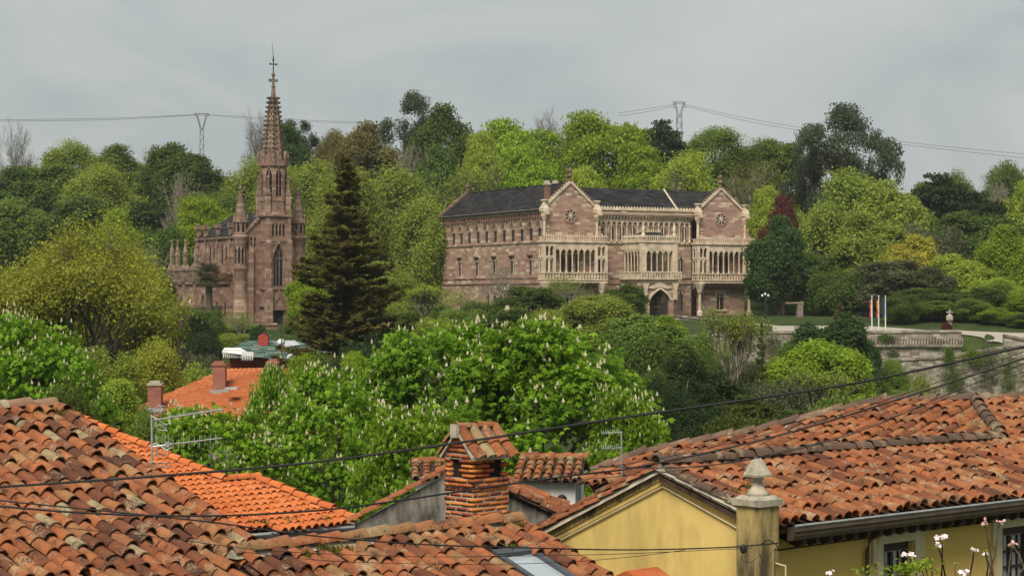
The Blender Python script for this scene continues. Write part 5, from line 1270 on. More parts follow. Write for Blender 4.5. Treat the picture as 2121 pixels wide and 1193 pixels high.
def make_chestnut(key, seed, w, h, z0, nl, nc, per, lf=.44):
    rng = np.random.default_rng(seed); c, n, rnd, p = crown_pts(rng, w, h, z0, nl, nc, per, spread=(.40, .26), lobe=.20, fill=.12, core=.86, kr=(.68, .86), base_flat=.95)
    N = len(c); size = lf*rng.uniform(.75, 1.25, N); t0 = nrm(np.cross(n, rng.normal(0, 1, (N, 3)))); b0 = np.cross(n, t0)
    V, Rn = [], []
    for k, a in enumerate((-1.75, -.88, 0, .88, 1.75)):
        L = size*(1.0, .92, .62, .62, .92)[(k+3) % 5 if False else (2 if a == 0 else (1 if abs(a) < 1 else 0))] if False else size*{0: 1.0, .88: .92, 1.75: .62}[abs(a)]
        d = nrm(t0*math.cos(a) + b0*math.sin(a) - n*.38); s_ = np.cross(n, d)*(.15*L)[:, None]; L = L[:, None]*.55
        V.append(np.stack([c, c + d*L*.62 + s_ + n*.02, c + d*L*1.0 - n*L*.12, c + d*L*.62 - s_ + n*.02], 1)); Rn.append(np.clip(rnd + rng.normal(0, .05, N), 0, 1))
    v = np.stack(V, 1).reshape(-1, 3); me = np_mesh('crown', v, np.arange(len(v)).reshape(-1, 4), None, False, np.stack(Rn, 1).ravel())
    # flower candles on the outer clumps
    zc = (h+z0)/2; dd = nrm((p - np.array([0, 0, zc]))/np.array([w/2, w/2, (h-z0)/2])); rad = np.linalg.norm((p - np.array([0, 0, zc]))/np.array([w/2, w/2, (h-z0)/2]), axis=1)
    sel = np.where((rad > .55) & (dd[:, 2] > -.55))[0]
    sel = np.concatenate([sel, sel[dd[sel, 2] > .1]]); m = MB()
    for i in sel:
        if rng.random() > .5: continue
        q = p[i] + dd[i]*rng.uniform(.1, .42) + rng.normal(0, .28, 3) + np.array([0, 0, .12]); hh = rng.uniform(.16, .27); r_ = hh*.33
        tl = rng.normal(0, .008, 2); b = len(m.v)
        for z_2, rr in ((0, .55), (.25, 1.0), (.6, .62), (1.0, .1)):
            for a in range(5):
                an = a*1.2566 + z_2*2; jj = rng.uniform(.7, 1.25); m.v.append((q[0]+tl[0]*z_2*4+r_*rr*jj*math.cos(an), q[1]+tl[1]*z_2*4+r_*rr*jj*math.sin(an), q[2]+hh*z_2))
        for j in range(3):
            for a in range(5): k = (a+1) % 5; m.f.append((b+j*5+a, b+j*5+k, b+j*5+5+k, b+j*5+5+a))
    fl = bpy.data.meshes.new('blossom'); fl.from_pydata(m.v, [], m.f); fl.update()
    proto(key, me_of(trunk_limbs(rng, h, w, p, .035*h), 'trunk', M['bark']), me, w, h); PROTO[key] += (fl,)
make_chestnut('chestnut1', 41, 9.5, 10.5, -.5, 24, 800, 22)
make_chestnut('chestnut2', 42, 9.5, 10.0, -.8, 30, 800, 22)
M['candle'] = m_plain('chestnut_blossom', (.45,.41,.25), .7, .25, 5, 0)
for k in ('chestnut1', 'chestnut2'): PROTO[k][4].materials.append(M['candle'])
LEAF = dict(dark=((.023,.041,.009), (.070,.104,.020)), mid=((.038,.062,.011), (.108,.148,.026)), bright=((.058,.096,.008), (.165,.225,.018)), lime=((.085,.12,.012), (.215,.26,.034)),
  olive=((.066,.088,.014), (.175,.21,.034)), yolive=((.072,.080,.010), (.20,.205,.028)), yellow=((.11,.11,.012), (.28,.26,.04)), conifer=((.008,.018,.007), (.030,.046,.015)), spruce=((.026,.025,.006), (.095,.085,.018)),
  eucal=((.022,.032,.017), (.075,.088,.050)), copper=((.030,.009,.008), (.095,.03,.022)), greyol=((.030,.036,.016), (.085,.090,.044)), chest=((.030,.064,.004), (.122,.205,.014)),
  brown=((.052,.050,.016), (.128,.115,.034)), evergreen=((.015,.030,.009), (.044,.076,.020)), pine=((.020,.032,.006), (.06,.075,.014)))
for k, (a, b) in LEAF.items(): M['leaf_'+k] = m_leaf(k+'_leaves', lerp3(a, 1.7), lerp3(b, 1.85), .38)
trn = random.Random(77)
def tree(px, top, wpx, d, kind, col, label, name='tree', cat='tree', group=None, zb=None, rot=None, leafless=False, bottom=None):
    tr, cr, w0, h0 = PROTO[kind][:4]; x = (px-CX)*d/F; z0 = zg(x, d) if zb is None else zb
    h = CZ + (HY-top)*d/F - z0; w = wpx*d/F
    E = empty(name, (x, d, z0), trn.uniform(0, 6.28) if rot is None else rot, label, cat, group); E.scale = (w/w0, w/w0, h/h0)
    obj('trunk', tr, E)
    if cr is not None:
        c = obj('crown', cr, E)
        if not cr.materials: cr.materials.append(M['leaf_'+col])
        c.material_slots[0].link = 'OBJECT'; c.material_slots[0].material = M['leaf_'+col]
    if len(PROTO[kind]) > 4: tag(obj('blossom', PROTO[kind][4], E), kind='stuff')
    return E
T_ = [
# far wood on the hill, left to right
(35, 240, 95, 418, 'bare', 'olive', 'bare grey tree on the hilltop beside the pale green poplars'),
(-5, 248, 60, 425, 'bare2', 'olive', 'leafless tree at the edge of the hilltop wood, behind the bare grey one'),
(145, 276, 125, 440, 'fine2', 'olive', 'pale yellow-green clump of poplars on the skyline'),
(255, 312, 150, 430, 'dense1', 'mid', 'rounded mid green tree on the skyline beside the oak'),
(320, 302, 60, 445, 'sparse', 'brown', 'brownish thin tree on the skyline behind the dark oak'),
(375, 294, 170, 410, 'dense2', 'dark', 'large dark green oak below the lattice pylon'),
(205, 338, 190, 395, 'fine', 'olive', 'olive green spreading tree with a reddish bare trunk'),
(90, 350, 170, 405, 'dense3', 'mid', 'grey green tree below the pale poplars'),
(20, 360, 160, 400, 'dense1', 'dark', 'dark green tree below the bare hilltop tree'),
(55, 410, 190, 372, 'dense2', 'mid', 'broad green tree on the slope behind the yellow-olive tree'),
(160, 420, 170, 366, 'dense3', 'dark', 'dark tree on the slope under the spreading olive tree'),
(365, 342, 100, 372, 'bare2', 'olive', 'pale leafless tree in front of the dark oak'),
(300, 400, 150, 380, 'layered', 'evergreen', 'dark evergreen below the olive green spreading tree'),
(425, 408, 160, 345, 'beech', 'bright', 'bright green beech behind the slate nave roof'),
(465, 380, 120, 372, 'fine2', 'mid', 'soft green tree behind the bright beech and nave'),
(255, 450, 130, 330, 'dense1', 'bright', 'fresh green maple left of the church apse'),
(330, 470, 110, 322, 'bush', 'dark', 'dark shrubby tree close behind the church apse'),
(530, 220, 105, 432, 'bare', 'olive', 'large bare grey tree behind the church spire'),
(613, 252, 90, 440, 'eucal', 'conifer', 'flat topped dark pine on the ridge beside the spire'),
(600, 268, 110, 428, 'dense3', 'evergreen', 'dark green rounded tree below the flat topped pine'),
(520, 305, 120, 380, 'fine2', 'olive', 'olive yellow tree behind the spire on its left side'),
(660, 310, 190, 372, 'fine2', 'olive', 'tall olive green poplar behind the spruce tip'),
(590, 340, 130, 362, 'fine', 'olive', 'olive green tree close behind the belfry'),
(810, 320, 190, 365, 'fine2', 'olive', 'broad pale olive poplar beside the palace gable end'),
(725, 350, 170, 352, 'fine', 'olive', 'olive green tree in the hollow behind the spruce'),
(870, 390, 130, 352, 'fine2', 'olive', 'olive tree overhanging the far end of the palace roof'),
(745, 250, 150, 420, 'dense2', 'brown', 'brownish olive oak on the ridge beside the dark eucalyptus'),
(690, 268, 100, 425, 'fine', 'brown', 'brown tinged tree on the ridge beyond the poplars'),
(858, 196, 135, 430, 'eucal', 'eucal', 'tall dark eucalyptus above the leafless tangle on the ridge'),
(930, 235, 150, 420, 'dense1', 'dark', 'dark green oak right beside the tall eucalyptus'),
(855, 280, 110, 395, 'bare2', 'olive', 'pale leafless tangle of branches below the eucalyptus'),
(905, 300, 130, 385, 'dense2', 'dark', 'dark green tree above the end of the palace roof'),
(1065, 238, 210, 402, 'beech2', 'bright', 'wide bright green beech above the palace side roof'),
(998, 272, 110, 388, 'beech', 'lime', 'yellow-green beech in front of the wide bright one'),
(985, 332, 140, 365, 'airy2', 'olive', 'thin pale tree just above the palace side roof'),
(1085, 300, 170, 378, 'beech', 'bright', 'lower bright green beech just above the palace chimneys'),
(1130, 216, 90, 436, 'bare', 'olive', 'brown leafless tree between the two bright beeches'),
(1165, 262, 90, 428, 'sparse', 'brown', 'thin brown tree beside the tallest bright beech'),
(1248, 222, 220, 398, 'beech2', 'bright', 'tallest bright green domed beech above the palace'),
(1215, 345, 130, 360, 'beech', 'lime', 'lime green tree behind the left palace gable'),
(1372, 228, 95, 425, 'layered', 'conifer', 'black green pine beside the far lattice pylon'),
(1330, 300, 150, 385, 'beech', 'bright', 'bright green tree below the black pine'),
(1420, 312, 200, 372, 'fine', 'lime', 'pale green birch stand above the palace ridge'),
(1395, 318, 70, 366, 'bare2', 'olive', 'white stemmed bare birch above the palace ridge'),
(1480, 262, 170, 432, 'fine', 'mid', 'soft green tree on the ridge right of the far pylon'),
(1575, 275, 130, 428, 'fine2', 'mid', 'green tree on the ridge before the large eucalyptus'),
(1555, 330, 150, 388, 'sparse', 'brown', 'brown half-leafed tree with mistletoe clumps'),
(1620, 300, 120, 412, 'dense3', 'mid', 'grey green tree at the foot of the large eucalyptus'),
(1745, 222, 200, 400, 'eucal', 'eucal', 'largest spreading eucalyptus with gaps of sky in its crown'),
(1680, 262, 110, 405, 'eucal', 'eucal', 'grey eucalyptus at the left flank of the largest one'),
(1800, 275, 120, 402, 'eucal', 'eucal', 'grey eucalyptus at the right flank of the largest one'),
(1770, 352, 240, 365, 'fine', 'olive', 'wide pale green plane tree below the largest eucalyptus'),
(1860, 372, 180, 360, 'dense2', 'olive', 'rounded pale green plane tree beside the dark cypress'),
(1690, 420, 190, 345, 'fine', 'olive', 'pale green tree right of the copper beech'),
(1790, 455, 200, 335, 'dense1', 'olive', 'lower plane tree above the grey green oak'),
(1590, 386, 110, 352, 'beech', 'lime', 'lime green tree beside the right palace gable'),
(1622, 404, 95, 343, 'dense2', 'copper', 'dark red copper beech right of the palace'),
(1612, 462, 140, 328, 'dense1', 'evergreen', 'dense dark green maple standing against the right palace loggia'),
(1945, 332, 150, 372, 'layered', 'conifer', 'dark layered cypress on the right of the hill'),
(2020, 372, 120, 366, 'layered', 'conifer', 'smaller dark cypress right beside the layered one'),
(1985, 338, 70, 410, 'fine2', 'mid', 'light green treetop peeping behind the dark cypresses'),
(2085, 335, 130, 415, 'fine', 'mid', 'green tree on the skyline at the right end of the wood'),
(2075, 362, 90, 395, 'bare2', 'olive', 'pale bare tree right of the dark cypresses'),
(2115, 395, 90, 372, 'dense1', 'lime', 'lime green tree below the pale bare one'),
(2030, 450, 190, 352, 'dense3', 'dark', 'dark green tree under the smaller cypress'),
(1930, 470, 150, 345, 'bush', 'greyol', 'grey green thicket under the layered cypress'),
(1885, 485, 130, 322, 'dense2', 'yellow', 'yellow leafed maple right of the plane trees'),
(1840, 545, 160, 305, 'dense3', 'greyol', 'grey green holm oak behind the flagpoles'),
(1920, 560, 120, 302, 'dense1', 'greyol', 'dull olive oak between flagpoles and stone cross'),
(1990, 525, 150, 312, 'dense2', 'lime', 'lime green tree behind the stone cross'),
(2090, 480, 130, 318, 'dense1', 'bright', 'bright green tree behind the road end'),
(2060, 575, 130, 300, 'fine', 'lime', 'low yellow-green tree beside the road end'),
(2125, 600, 110, 292, 'dense2', 'bright', 'bright bushy tree above the road wall'),
(1700, 530, 160, 332, 'dense3', 'dark', 'shaded dark green tree behind the stone sculpture'),
(1760, 560, 150, 318, 'bush', 'dark', 'dark shrub mass behind the conifer hedge'),
(1800, 590, 120, 322, 'dense1', 'dark', 'shaded tree behind the three flags'),
# around church and palace
(305, 500, 80, 262, 'bare2', 'olive', 'slender pale leafless tree left of the church'),
(330, 560, 90, 270, 'tall1', 'greyol', 'grey green tree in the shade left of the church'),
(640, 572, 105, 262, 'dense1', 'bright', 'fresh green tree at the right foot of the church'),
(780, 540, 170, 282, 'beech', 'olive', 'spreading olive gold tree right of the spruce'),
(865, 590, 140, 268, 'airy2', 'lime', 'airy yellow-green tree in front of the palace end'),
(930, 600, 130, 280, 'sparse', 'lime', 'sparse young tree against the palace side wall'),
(1030, 545, 140, 282, 'bare2', 'olive', 'leafless branching tree in front of the palace side windows'),
(1010, 625, 120, 268, 'bush', 'dark', 'dark green shrub below the palace side wall'),
(1100, 598, 150, 262, 'dense3', 'dark', 'dark green laurel in front of the left loggia'),
(1175, 565, 120, 275, 'sparse', 'olive', 'leafless grey shrub in front of the left loggia'),
(1290, 588, 110, 272, 'dense2', 'dark', 'dark rounded tree left of the palace porch'),
(1235, 608, 200, 240, 'dome', 'olive', 'rounded olive green tree below the left loggia'),
(1145, 640, 120, 245, 'bush', 'olive', 'olive shrub left of the rounded olive tree'),
# gardens in the valley
(155, 455, 400, 150, 'airy', 'yolive', 'huge yellow-olive tree with visible branches left of the church'),
(345, 620, 190, 158, 'airy2', 'yolive', 'lower yellow-olive tree at the right edge of the huge one'),
(20, 560, 190, 165, 'fine', 'olive', 'olive tree at the left flank of the huge yellow-olive one'),
(235, 520, 330, 166, 'fine', 'yolive', 'yellow-olive tree standing behind the huge branching one'),
(395, 648, 120, 232, 'dense2', 'conifer', 'dark evergreen bush below the church apse'),
(500, 640, 100, 240, 'sparse', 'olive', 'thin olive shrub in front of the church base'),
(535, 668, 50, 228, 'tall1', 'evergreen', 'small dark conifer in front of the church door'),
(415, 735, 90, 200, 'bush', 'greyol', 'olive bush left of the red and white villa'),
(715, 330, 410, 195, 'spruce', 'spruce', 'tall brown-green spruce between church and palace'),
(660, 735, 120, 178, 'bush', 'dark', 'dark shrub at the foot of the tall spruce'),
(800, 690, 110, 185, 'bush', 'conifer', 'dark yew beside the tall spruce'),
(1335, 650, 220, 205, 'dense2', 'mid', 'dark green spreading tree below the palace porch'),
(1420, 700, 150, 180, 'tall1', 'dark', 'dark green tree right of the large chestnut'),
(1415, 745, 130, 145, 'eucal', 'conifer', 'dark pine with bare reddish trunk right of the chestnut'),
(1480, 750, 150, 150, 'layered', 'conifer', 'dark pine beside the bare trunked one'),
(1350, 770, 140, 150, 'fine', 'dark', 'shaded dark tree behind the right side of the chestnut'),
(1510, 638, 130, 195, 'airy2', 'olive', 'airy olive tree in front of the right loggia'),
(1578, 672, 66, 165, 'pine', 'pine', 'small yellow-green pine in front of the terrace wall'),
(1545, 800, 130, 140, 'layered', 'pine', 'olive green cedar behind the hipped tile roof'),
(1640, 830, 170, 125, 'layered', 'pine', 'spreading olive cedar at the foot of the bright dome tree'),
(1705, 700, 240, 182, 'dome', 'bright', 'bright green dome shaped tree below the terrace wall'),
(1690, 760, 150, 165, 'airy2', 'olive', 'pale twiggy tree at the foot of the bright dome'),
(1745, 640, 170, 222, 'tall1', 'evergreen', 'dark green conifer left of the terrace wall'),
(1740, 628, 110, 250, 'spruce', 'brown', 'brown-tipped cypress behind the dark conifer'),
(1685, 660, 150, 226, 'tall1', 'evergreen', 'smaller dark conifer at the left of the terrace wall'),
(1760, 745, 110, 205, 'bush', 'mid', 'green bush below the terrace wall'),
(960, 640, 110, 250, 'bush', 'mid', 'green shrub below the far end of the palace'),
(905, 660, 110, 235, 'bush', 'olive', 'olive shrub behind the bright topped chestnut'),
(850, 640, 90, 255, 'tall1', 'mid', 'upright green shrub right of the spruce by the garden wall'),
(1060, 640, 120, 250, 'dense3', 'dark', 'dark holly between laurel and palace side wall'),
(1430, 690, 110, 235, 'bush', 'mid', 'green shrub below the ramp wall'),
(1385, 660, 90, 250, 'dense1', 'bright', 'fresh green tree in front of the porch piers'),
(1470, 730, 120, 215, 'fine', 'dark', 'shaded tree below the mossy terrace wall'),
(1545, 750, 120, 205, 'fine', 'greyol', 'grey olive shrub under the mossy terrace wall'),
(1610, 740, 100, 200, 'fine', 'olive', 'pale olive tree between small pine and bright dome'),
(1600, 790, 130, 160, 'bush', 'greyol', 'grey green bush below the small pine'),
(690, 660, 110, 240, 'dense1', 'mid', 'green tree between spruce and church terrace'),
(600, 695, 60, 225, 'bush', 'dark', 'dark bush behind the villa mast'),
(480, 690, 90, 235, 'fine', 'olive', 'olive shrub above the green slate roof'),
(420, 690, 90, 215, 'bush', 'conifer', 'dark evergreen bush beside the stone arch'),
(740, 715, 130, 165, 'bush', 'conifer', 'dark shrub hiding the right end of the villa'),
(400, 740, 130, 150, 'bush', 'greyol', 'olive thicket behind the orange hipped roof'),
(1310, 700, 160, 185, 'bush', 'dark', 'dark thicket behind the largest chestnut'),
(1390, 790, 120, 140, 'fine2', 'conifer', 'dark fir behind the right edge of the largest chestnut'),
(1450, 830, 170, 120, 'fine', 'conifer', 'black green tree behind the hip ridge'),
(1540, 860, 150, 110, 'bush', 'pine', 'olive bush behind the hip ridge'),
(1760, 820, 150, 120, 'bush', 'mid', 'green bush behind the roof ridge below the dome tree'),
(1870, 612, 110, 286, 'fine', 'dark', 'dark shrub behind the right flagpole'),
(1930, 622, 110, 290, 'dense2', 'mid', 'green shrub left of the stone cross'),
(1900, 600, 150, 296, 'dense3', 'dark', 'shaded tree between holm oak and stone cross'),
(2010, 618, 110, 288, 'fine', 'mid', 'dark thicket right of the stone cross'),
(2070, 640, 90, 284, 'dense1', 'bright', 'bright green hedge above the road bend'),
(2120, 648, 90, 280, 'fine', 'mid', 'green hedge at the road end'),
(1960, 600, 140, 298, 'dense1', 'dark', 'shaded tree right behind the stone cross'),
(2040, 595, 140, 296, 'dense2', 'dark', 'shaded tree above the road bend hedge'),
(500, 668, 70, 262, 'bush', 'olive', 'olive shrub on the church terrace wall'),
(610, 664, 50, 258, 'bush', 'mid', 'green shrub right of the church door'),
(650, 640, 90, 262, 'dense3', 'mid', 'green tree at the corner of the church terrace'),
(820, 625, 110, 275, 'bush', 'olive', 'olive hedge on the bank between spruce and palace'),
(900, 630, 100, 285, 'bush', 'mid', 'green hedge at the foot of the palace end wall'),
(1640, 690, 110, 228, 'tall1', 'mid', 'green conifer at the foot of the mossy terrace wall'),
(1790, 690, 90, 230, 'tall1', 'evergreen', 'dark conifer spur beside the arcaded frieze'),
(320, 700, 170, 138, 'fine', 'yolive', 'low yellow-olive tree above the brick chimney of the orange house'),
(215, 720, 170, 134, 'fine', 'olive', 'olive tree filling the foot of the huge branching tree'),
(400, 760, 110, 142, 'bush', 'olive', 'olive bush between the two red brick chimneys'),
(425, 640, 90, 250, 'bush', 'dark', 'dark shrub around the foot of the fan palm'),
(1880, 800, 90, 222, 'sparse', 'olive', 'scrubby pale bush below the lower stone wall'),
(1850, 745, 60, 232, 'bush', 'mid', 'ivy bush growing on the lower stone wall'),
(235, 785, 150, 118, 'beech', 'lime', 'lime green young tree behind the old tile roof'),
(140, 800, 170, 95, 'bush', 'pine', 'dull olive laurel bush behind the old tile roof'),
(330, 850, 120, 100, 'bush', 'mid', 'green bush beside the orange hipped roof house'),
]
for t in T_: tree(*t)
CH = [
(80, 655, 300, 112, 'chestnut2', 'chest', 'white flowering chestnut left beneath the yellow-olive tree'),
(430, 830, 330, 80, 'chestnut1', 'chest', 'flowering chestnut behind the rooftop antenna'),
(560, 760, 130, 104, 'chestnut2', 'chest', 'flowering chestnut beside the red brick chimneys of the orange house'),
(690, 765, 310, 86, 'chestnut2', 'chest', 'flowering chestnut in front of the orange hipped roof'),
(925, 655, 340, 102, 'chestnut1', 'chest', 'flowering chestnut with bright top below the palace end'),
(1135, 668, 470, 95, 'chestnut2', 'chest', 'largest white flowering chestnut below the palace loggia'),
(1285, 795, 210, 84, 'chestnut1', 'chest', 'flowering chestnut behind the yellow gable and small antenna'),
(850, 830, 280, 76, 'chestnut1', 'chest', 'flowering chestnut behind the grey gable house'),
(620, 735, 110, 125, 'beech', 'bright', 'bright green young tree in front of the villa gablet'),
(740, 730, 120, 122, 'beech', 'bright', 'bright green young tree under the tall spruce'),
]
for t in CH: tree(*t)
# filler trees of the dense wood: only their place tells them apart
rf_ = random.Random(9)
for i in range(84):
    d = rf_.uniform(368, 455); px = rf_.uniform(-60, 2180) if i < 64 else (rf_.uniform(-330, -60) if i % 2 else rf_.uniform(2180, 2420))
    if i >= 64: d = rf_.uniform(290, 440)
    x = (px-CX)*d/F
    if 880 < px < 1600 and d < 378: d = 385
    k = rf_.choice(['dense1', 'dense2', 'dense3', 'fine', 'fine2']); hgt = rf_.uniform(9, 13)
    top = HY - (zg(x, d) + hgt - CZ)*F/d
    lim = np.interp(px, [0, 130, 250, 420, 480, 520, 640, 800, 950, 1100, 1250, 1400, 1600, 1800, 1900, 2121], [345, 345, 340, 345, 385, 345, 315, 290, 275, 290, 280, 295, 310, 375, 385, 365])
    top = max(top, lim)
    c = 'dark' if i % 2 else 'mid'
    tree(px, top, rf_.uniform(110, 150), d, k, c, {'dark': 'dark green broadleaf tree packed in the wood on the hillside', 'mid': 'mid green broadleaf tree packed in the wood on the hillside'}[c], group={'dark': 'dark trees of the hillside wood', 'mid': 'mid green trees of the hillside wood'}[c])
# palm by the church aisle
pz = P(432, 655, 268); PEm = empty('palm_tree', (pz.x, pz.y, zg(pz.x, pz.y)), 0, 'fan palm with shaggy trunk in front of the church aisle', 'palm')
hh = CZ + (HY-572)*268/F - PEm.location.z
MB().tube([(0, 0, -.4), (.1, 0, hh*.5), (0, 0, hh)], .48, 9, .42).build('trunk', M['bark'], PEm, True)
rng = np.random.default_rng(5); V, Fc, Rn = [], [], []
for i in range(170):
    a = rng.uniform(0, 6.28); el = rng.uniform(-.9, 1.2); d = np.array([math.cos(a)*math.cos(el), math.sin(a)*math.cos(el), math.sin(el)]); c = np.array([0, 0, hh+.2]) + d*rng.uniform(.6, 1.5)
    sd_ = np.cross(d, [0, 0, 1]); sd_ /= np.linalg.norm(sd_); up_ = np.cross(sd_, d); r_ = rng.random()
    for k in range(9):
        q = (k-4)*.26; e = d*math.cos(q) + sd_*math.sin(q); e = e*rng.uniform(.9, 1.35) - up_*.12; w = np.cross(e, up_)*.05
        b = len(V); V += [c-w, c+w, c+e+np.array([0, 0, -.2])]; Fc.append((b, b+1, b+2)); Rn.append(r_)
obj('fronds', np_mesh('fronds', np.array(V), np.array(Fc), M['leaf_greyol'], False, np.array(Rn)), PEm)
# ---------------------------------------------------------------- terrace walls, road and small things on the right
M['ashlar'] = m_blocks('old_wall_stone', [(0,(.14,.12,.095)),(.4,(.26,.23,.18)),(.8,(.38,.34,.27)),(1,(.46,.42,.34))], .95, .5, (.07,.06,.045), .85)
M['rubble'] = m_blocks('rubble_wall_stone', [(0,(.10,.085,.065)),(.4,(.22,.195,.15)),(.8,(.36,.33,.26)),(1,(.45,.42,.35))], .6, .33, (.06,.055,.04), .9)
M['verge'] = m_plain('verge_grass', (.085,.13,.03), .95, .3, 1.2, .4)
M['road'] = m_plain('pale_gravel', (.36,.315,.255), .95, .15, 1.5, .3)
def wallseg(name, pts, mat, th, label, cat='wall', coping=True, blocks=True):
    """pts: (px, top, bottom, depth) along the wall"""
    o = P(pts[0][0], pts[0][2], pts[0][3]); E = empty(name, o, 0, label, cat)
    for (a, t0, b0, d0), (c, t1, b1, d1) in zip(pts[:-1], pts[1:]):
        A, B, C, D = [P(*q) - o for q in ((a, b0, d0), (c, b1, d1), (c, t1, d1), (a, t0, d0))]; w = Vector((0, th, 0)); dn = Vector((0, 0, -1.2))
        MB().add([A+dn, B+dn, C, D, A+w+dn, B+w+dn, C+w, D+w], [(0,1,2,3), (7,6,5,4), (3,2,6,7), (0,3,7,4), (1,5,6,2)]).build('face', M[mat], E)
        if coping:
            L = (C-D); n = max(2, int(L.length/1.5))
            for i in range(n):
                p, q = D + L*(i/n), D + L*((i+.97)/n); e = Vector((0, -.16, 0)); z1 = Vector((0, 0, .28+.05*rr_.random()))
                MB().add([p+e, q+e, q+w, p+w, p+e+z1, q+e+z1, q+w+z1, p+w+z1], [(0,1,5,4), (4,5,6,7), (0,4,7,3), (1,2,6,5), (3,2,1,0)]).build('coping_stone', M[mat], E)
    return E
W_ = wallseg('terrace_wall', [(1630, 690, 760, 263), (1790, 690, 755, 262.5), (1900, 689, 748, 262.3), (1992, 688, 735, 262.5)], 'ashlar', 1.4, 'upper ashlar terrace wall with arcaded frieze below the flagpoles')
o = W_.location
M_ = MB(); m2 = MB()
for i in range(34):
    px = 1795 + i*6; A = P(px, 702, 262.0) - o; m2.box(A.x-.09, A.x+.09, A.y-.2, A.y+.35, A.z-.9, A.z+.1)
m2.build('frieze_corbel', M['ashlar'], W_)
a, b = P(1790, 716, 262.1)-o, P(1992, 714, 262.1)-o
MB().box(a.x, b.x, a.y-.2, a.y+.2, a.z-.15, a.z+.1).build('string_course', M['ashlar'], W_)
wallseg('retaining_wall', [(1775, 752, 850, 236), (1850, 748, 848, 235.6), (1960, 742, 846, 235.2), (2080, 722, 842, 235), (2180, 715, 842, 235)], 'rubble', 1.3, 'lower rubble retaining wall overgrown with ivy along the road', coping=True)
wallseg('terrace_wall', [(1400, 700, 800, 262.8), (1520, 694, 790, 262.6), (1640, 690, 790, 262.4)], 'ashlar', 1.4, 'mossy terrace wall below the palace front')
wallseg('ramp_wall', [(1398, 656, 690, 292), (1500, 667, 700, 290), (1545, 672, 700, 290)], 'rubble', .8, 'sloping stone ramp wall at the foot of the palace porch')
wallseg('low_wall', [(1545, 668, 700, 286), (1618, 675, 700, 282)], 'palace', .5, 'low reddish stone wall beside the lamp post', coping=False)
wallseg('terrace_wall', [(820, 668, 700, 262), (900, 666, 700, 266)], 'ashlar', .6, 'pale garden wall behind the spruce', coping=False)
wallseg('gate_wall', [(2080, 697, 760, 240), (2121, 705, 760, 239.5), (2180, 705, 760, 239)], 'ashlar', .8, 'pale stone gate wall block at the road end')
# church terrace: low wall with pierced balustrade, and the arched abutment
wallseg('church_wall', [(452, 676, 700, 268), (575, 674, 700, 266)], 'church', .5, 'low stone terrace wall in front of the church door')
o = P(430, 705, 272); AE = empty('stone_arch', o, R(25), 'ruined stone arch abutment below the church aisle', 'arch')
f_ = lambda s_, z2, w: (s_, w, z2)
m = MB().archfill(f_, -1.6, 1.6, 1.5, 3.4, 4.4, 0, 1.6, 6).box(0, 1.9, 0, 1.6, -1.5, 4.4).box(-4.6, -3.2, 0, 1.6, -1.5, 4.4); m.build('arch', M['church'], AE)
MB().box(-4.7, 2.1, -.15, 1.8, 4.4, 4.7).build('coping', M['weathered'], AE)
# road ribbon and forecourt
def ribbon(name, left, right, mat, lift=.05):
    n = len(left); MB().add([Vector((p.x, p.y, p.z+lift)) for p in left+right], [(i, i+1, n+i+1, n+i) for i in range(n-1)]).build(name, mat)
    tag(bpy.data.objects[name], kind='structure')
def G(px, d, lift=0): x = (px-CX)*d/F; return Vector((x, d, zg(x, d)+lift))
def drape(pts, n=60):
    pts = np.array(pts, float); k = np.linspace(0, len(pts)-1, n); i = np.minimum(k.astype(int), len(pts)-2); f_2 = (k-i)[:, None]; f_2 = f_2
    q = pts[i]*(1-f_2) + pts[i+1]*f_2
    return [G(a, b) for a, b in q]
ribbon('road', drape([(2180, 256), (2100, 258), (2040, 264), (1970, 268)]), drape([(2180, 270), (2100, 271), (2040, 273), (1970, 276)]), M['road'], .14)
ribbon('verge', drape([(1760, 254.5), (1900, 253.5), (1990, 253), (2020, 256), (2005, 262.5)]), drape([(1760, 261.6), (1900, 261.6), (1960, 261.6), (1985, 261.8), (1998, 262.6)]), M['verge'], .09)
ribbon('forecourt', [G(1600, 266, .06), G(1800, 266, .06), G(1990, 266, .06)], [G(1600, 282, .06), G(1800, 282, .06), G(1960, 274, .06)], M['road'], .03)
ribbon('lawn', [G(1640, 200, .1), G(1800, 200, .1), G(2300, 200, .1)], [G(1640, 233, .1), G(1800, 233, .1), G(2300, 233, .1)], m_plain('lawn_grass', (.10,.17,.03), .95, .2, .8, .4), .02)
def ivy(px, py, wpx, hpx, d, col, label, seed):
    rn = np.random.default_rng(seed); o = P(px, py, d); E = empty('ivy', o, 0, label, 'ivy'); n = 900
    c = np.clip(rn.normal(0, .55, (n, 3)), -1.3, 1.3)*np.array([wpx*d/F/2, .14, hpx*d/F/2]); c[:, 1] = -np.abs(c[:, 1])
    c[:, 0] *= 1 + .4*np.sin(c[:, 2]*3+seed)
    obj('foliage', leaves('foliage', c, nrm(rn.normal(0, .45, (n, 3)) + np.array([0, -.7, .5])), rn.uniform(.12, .26, n), rn.random(n), rn), E, M['leaf_'+col])
    MB().tube([(0, -.03, -hpx*d/F/2-.6), (.1, -.05, 0), (0, -.03, hpx*d/F/2)], .04, 4, .015).build('stem', M['bark'], E)
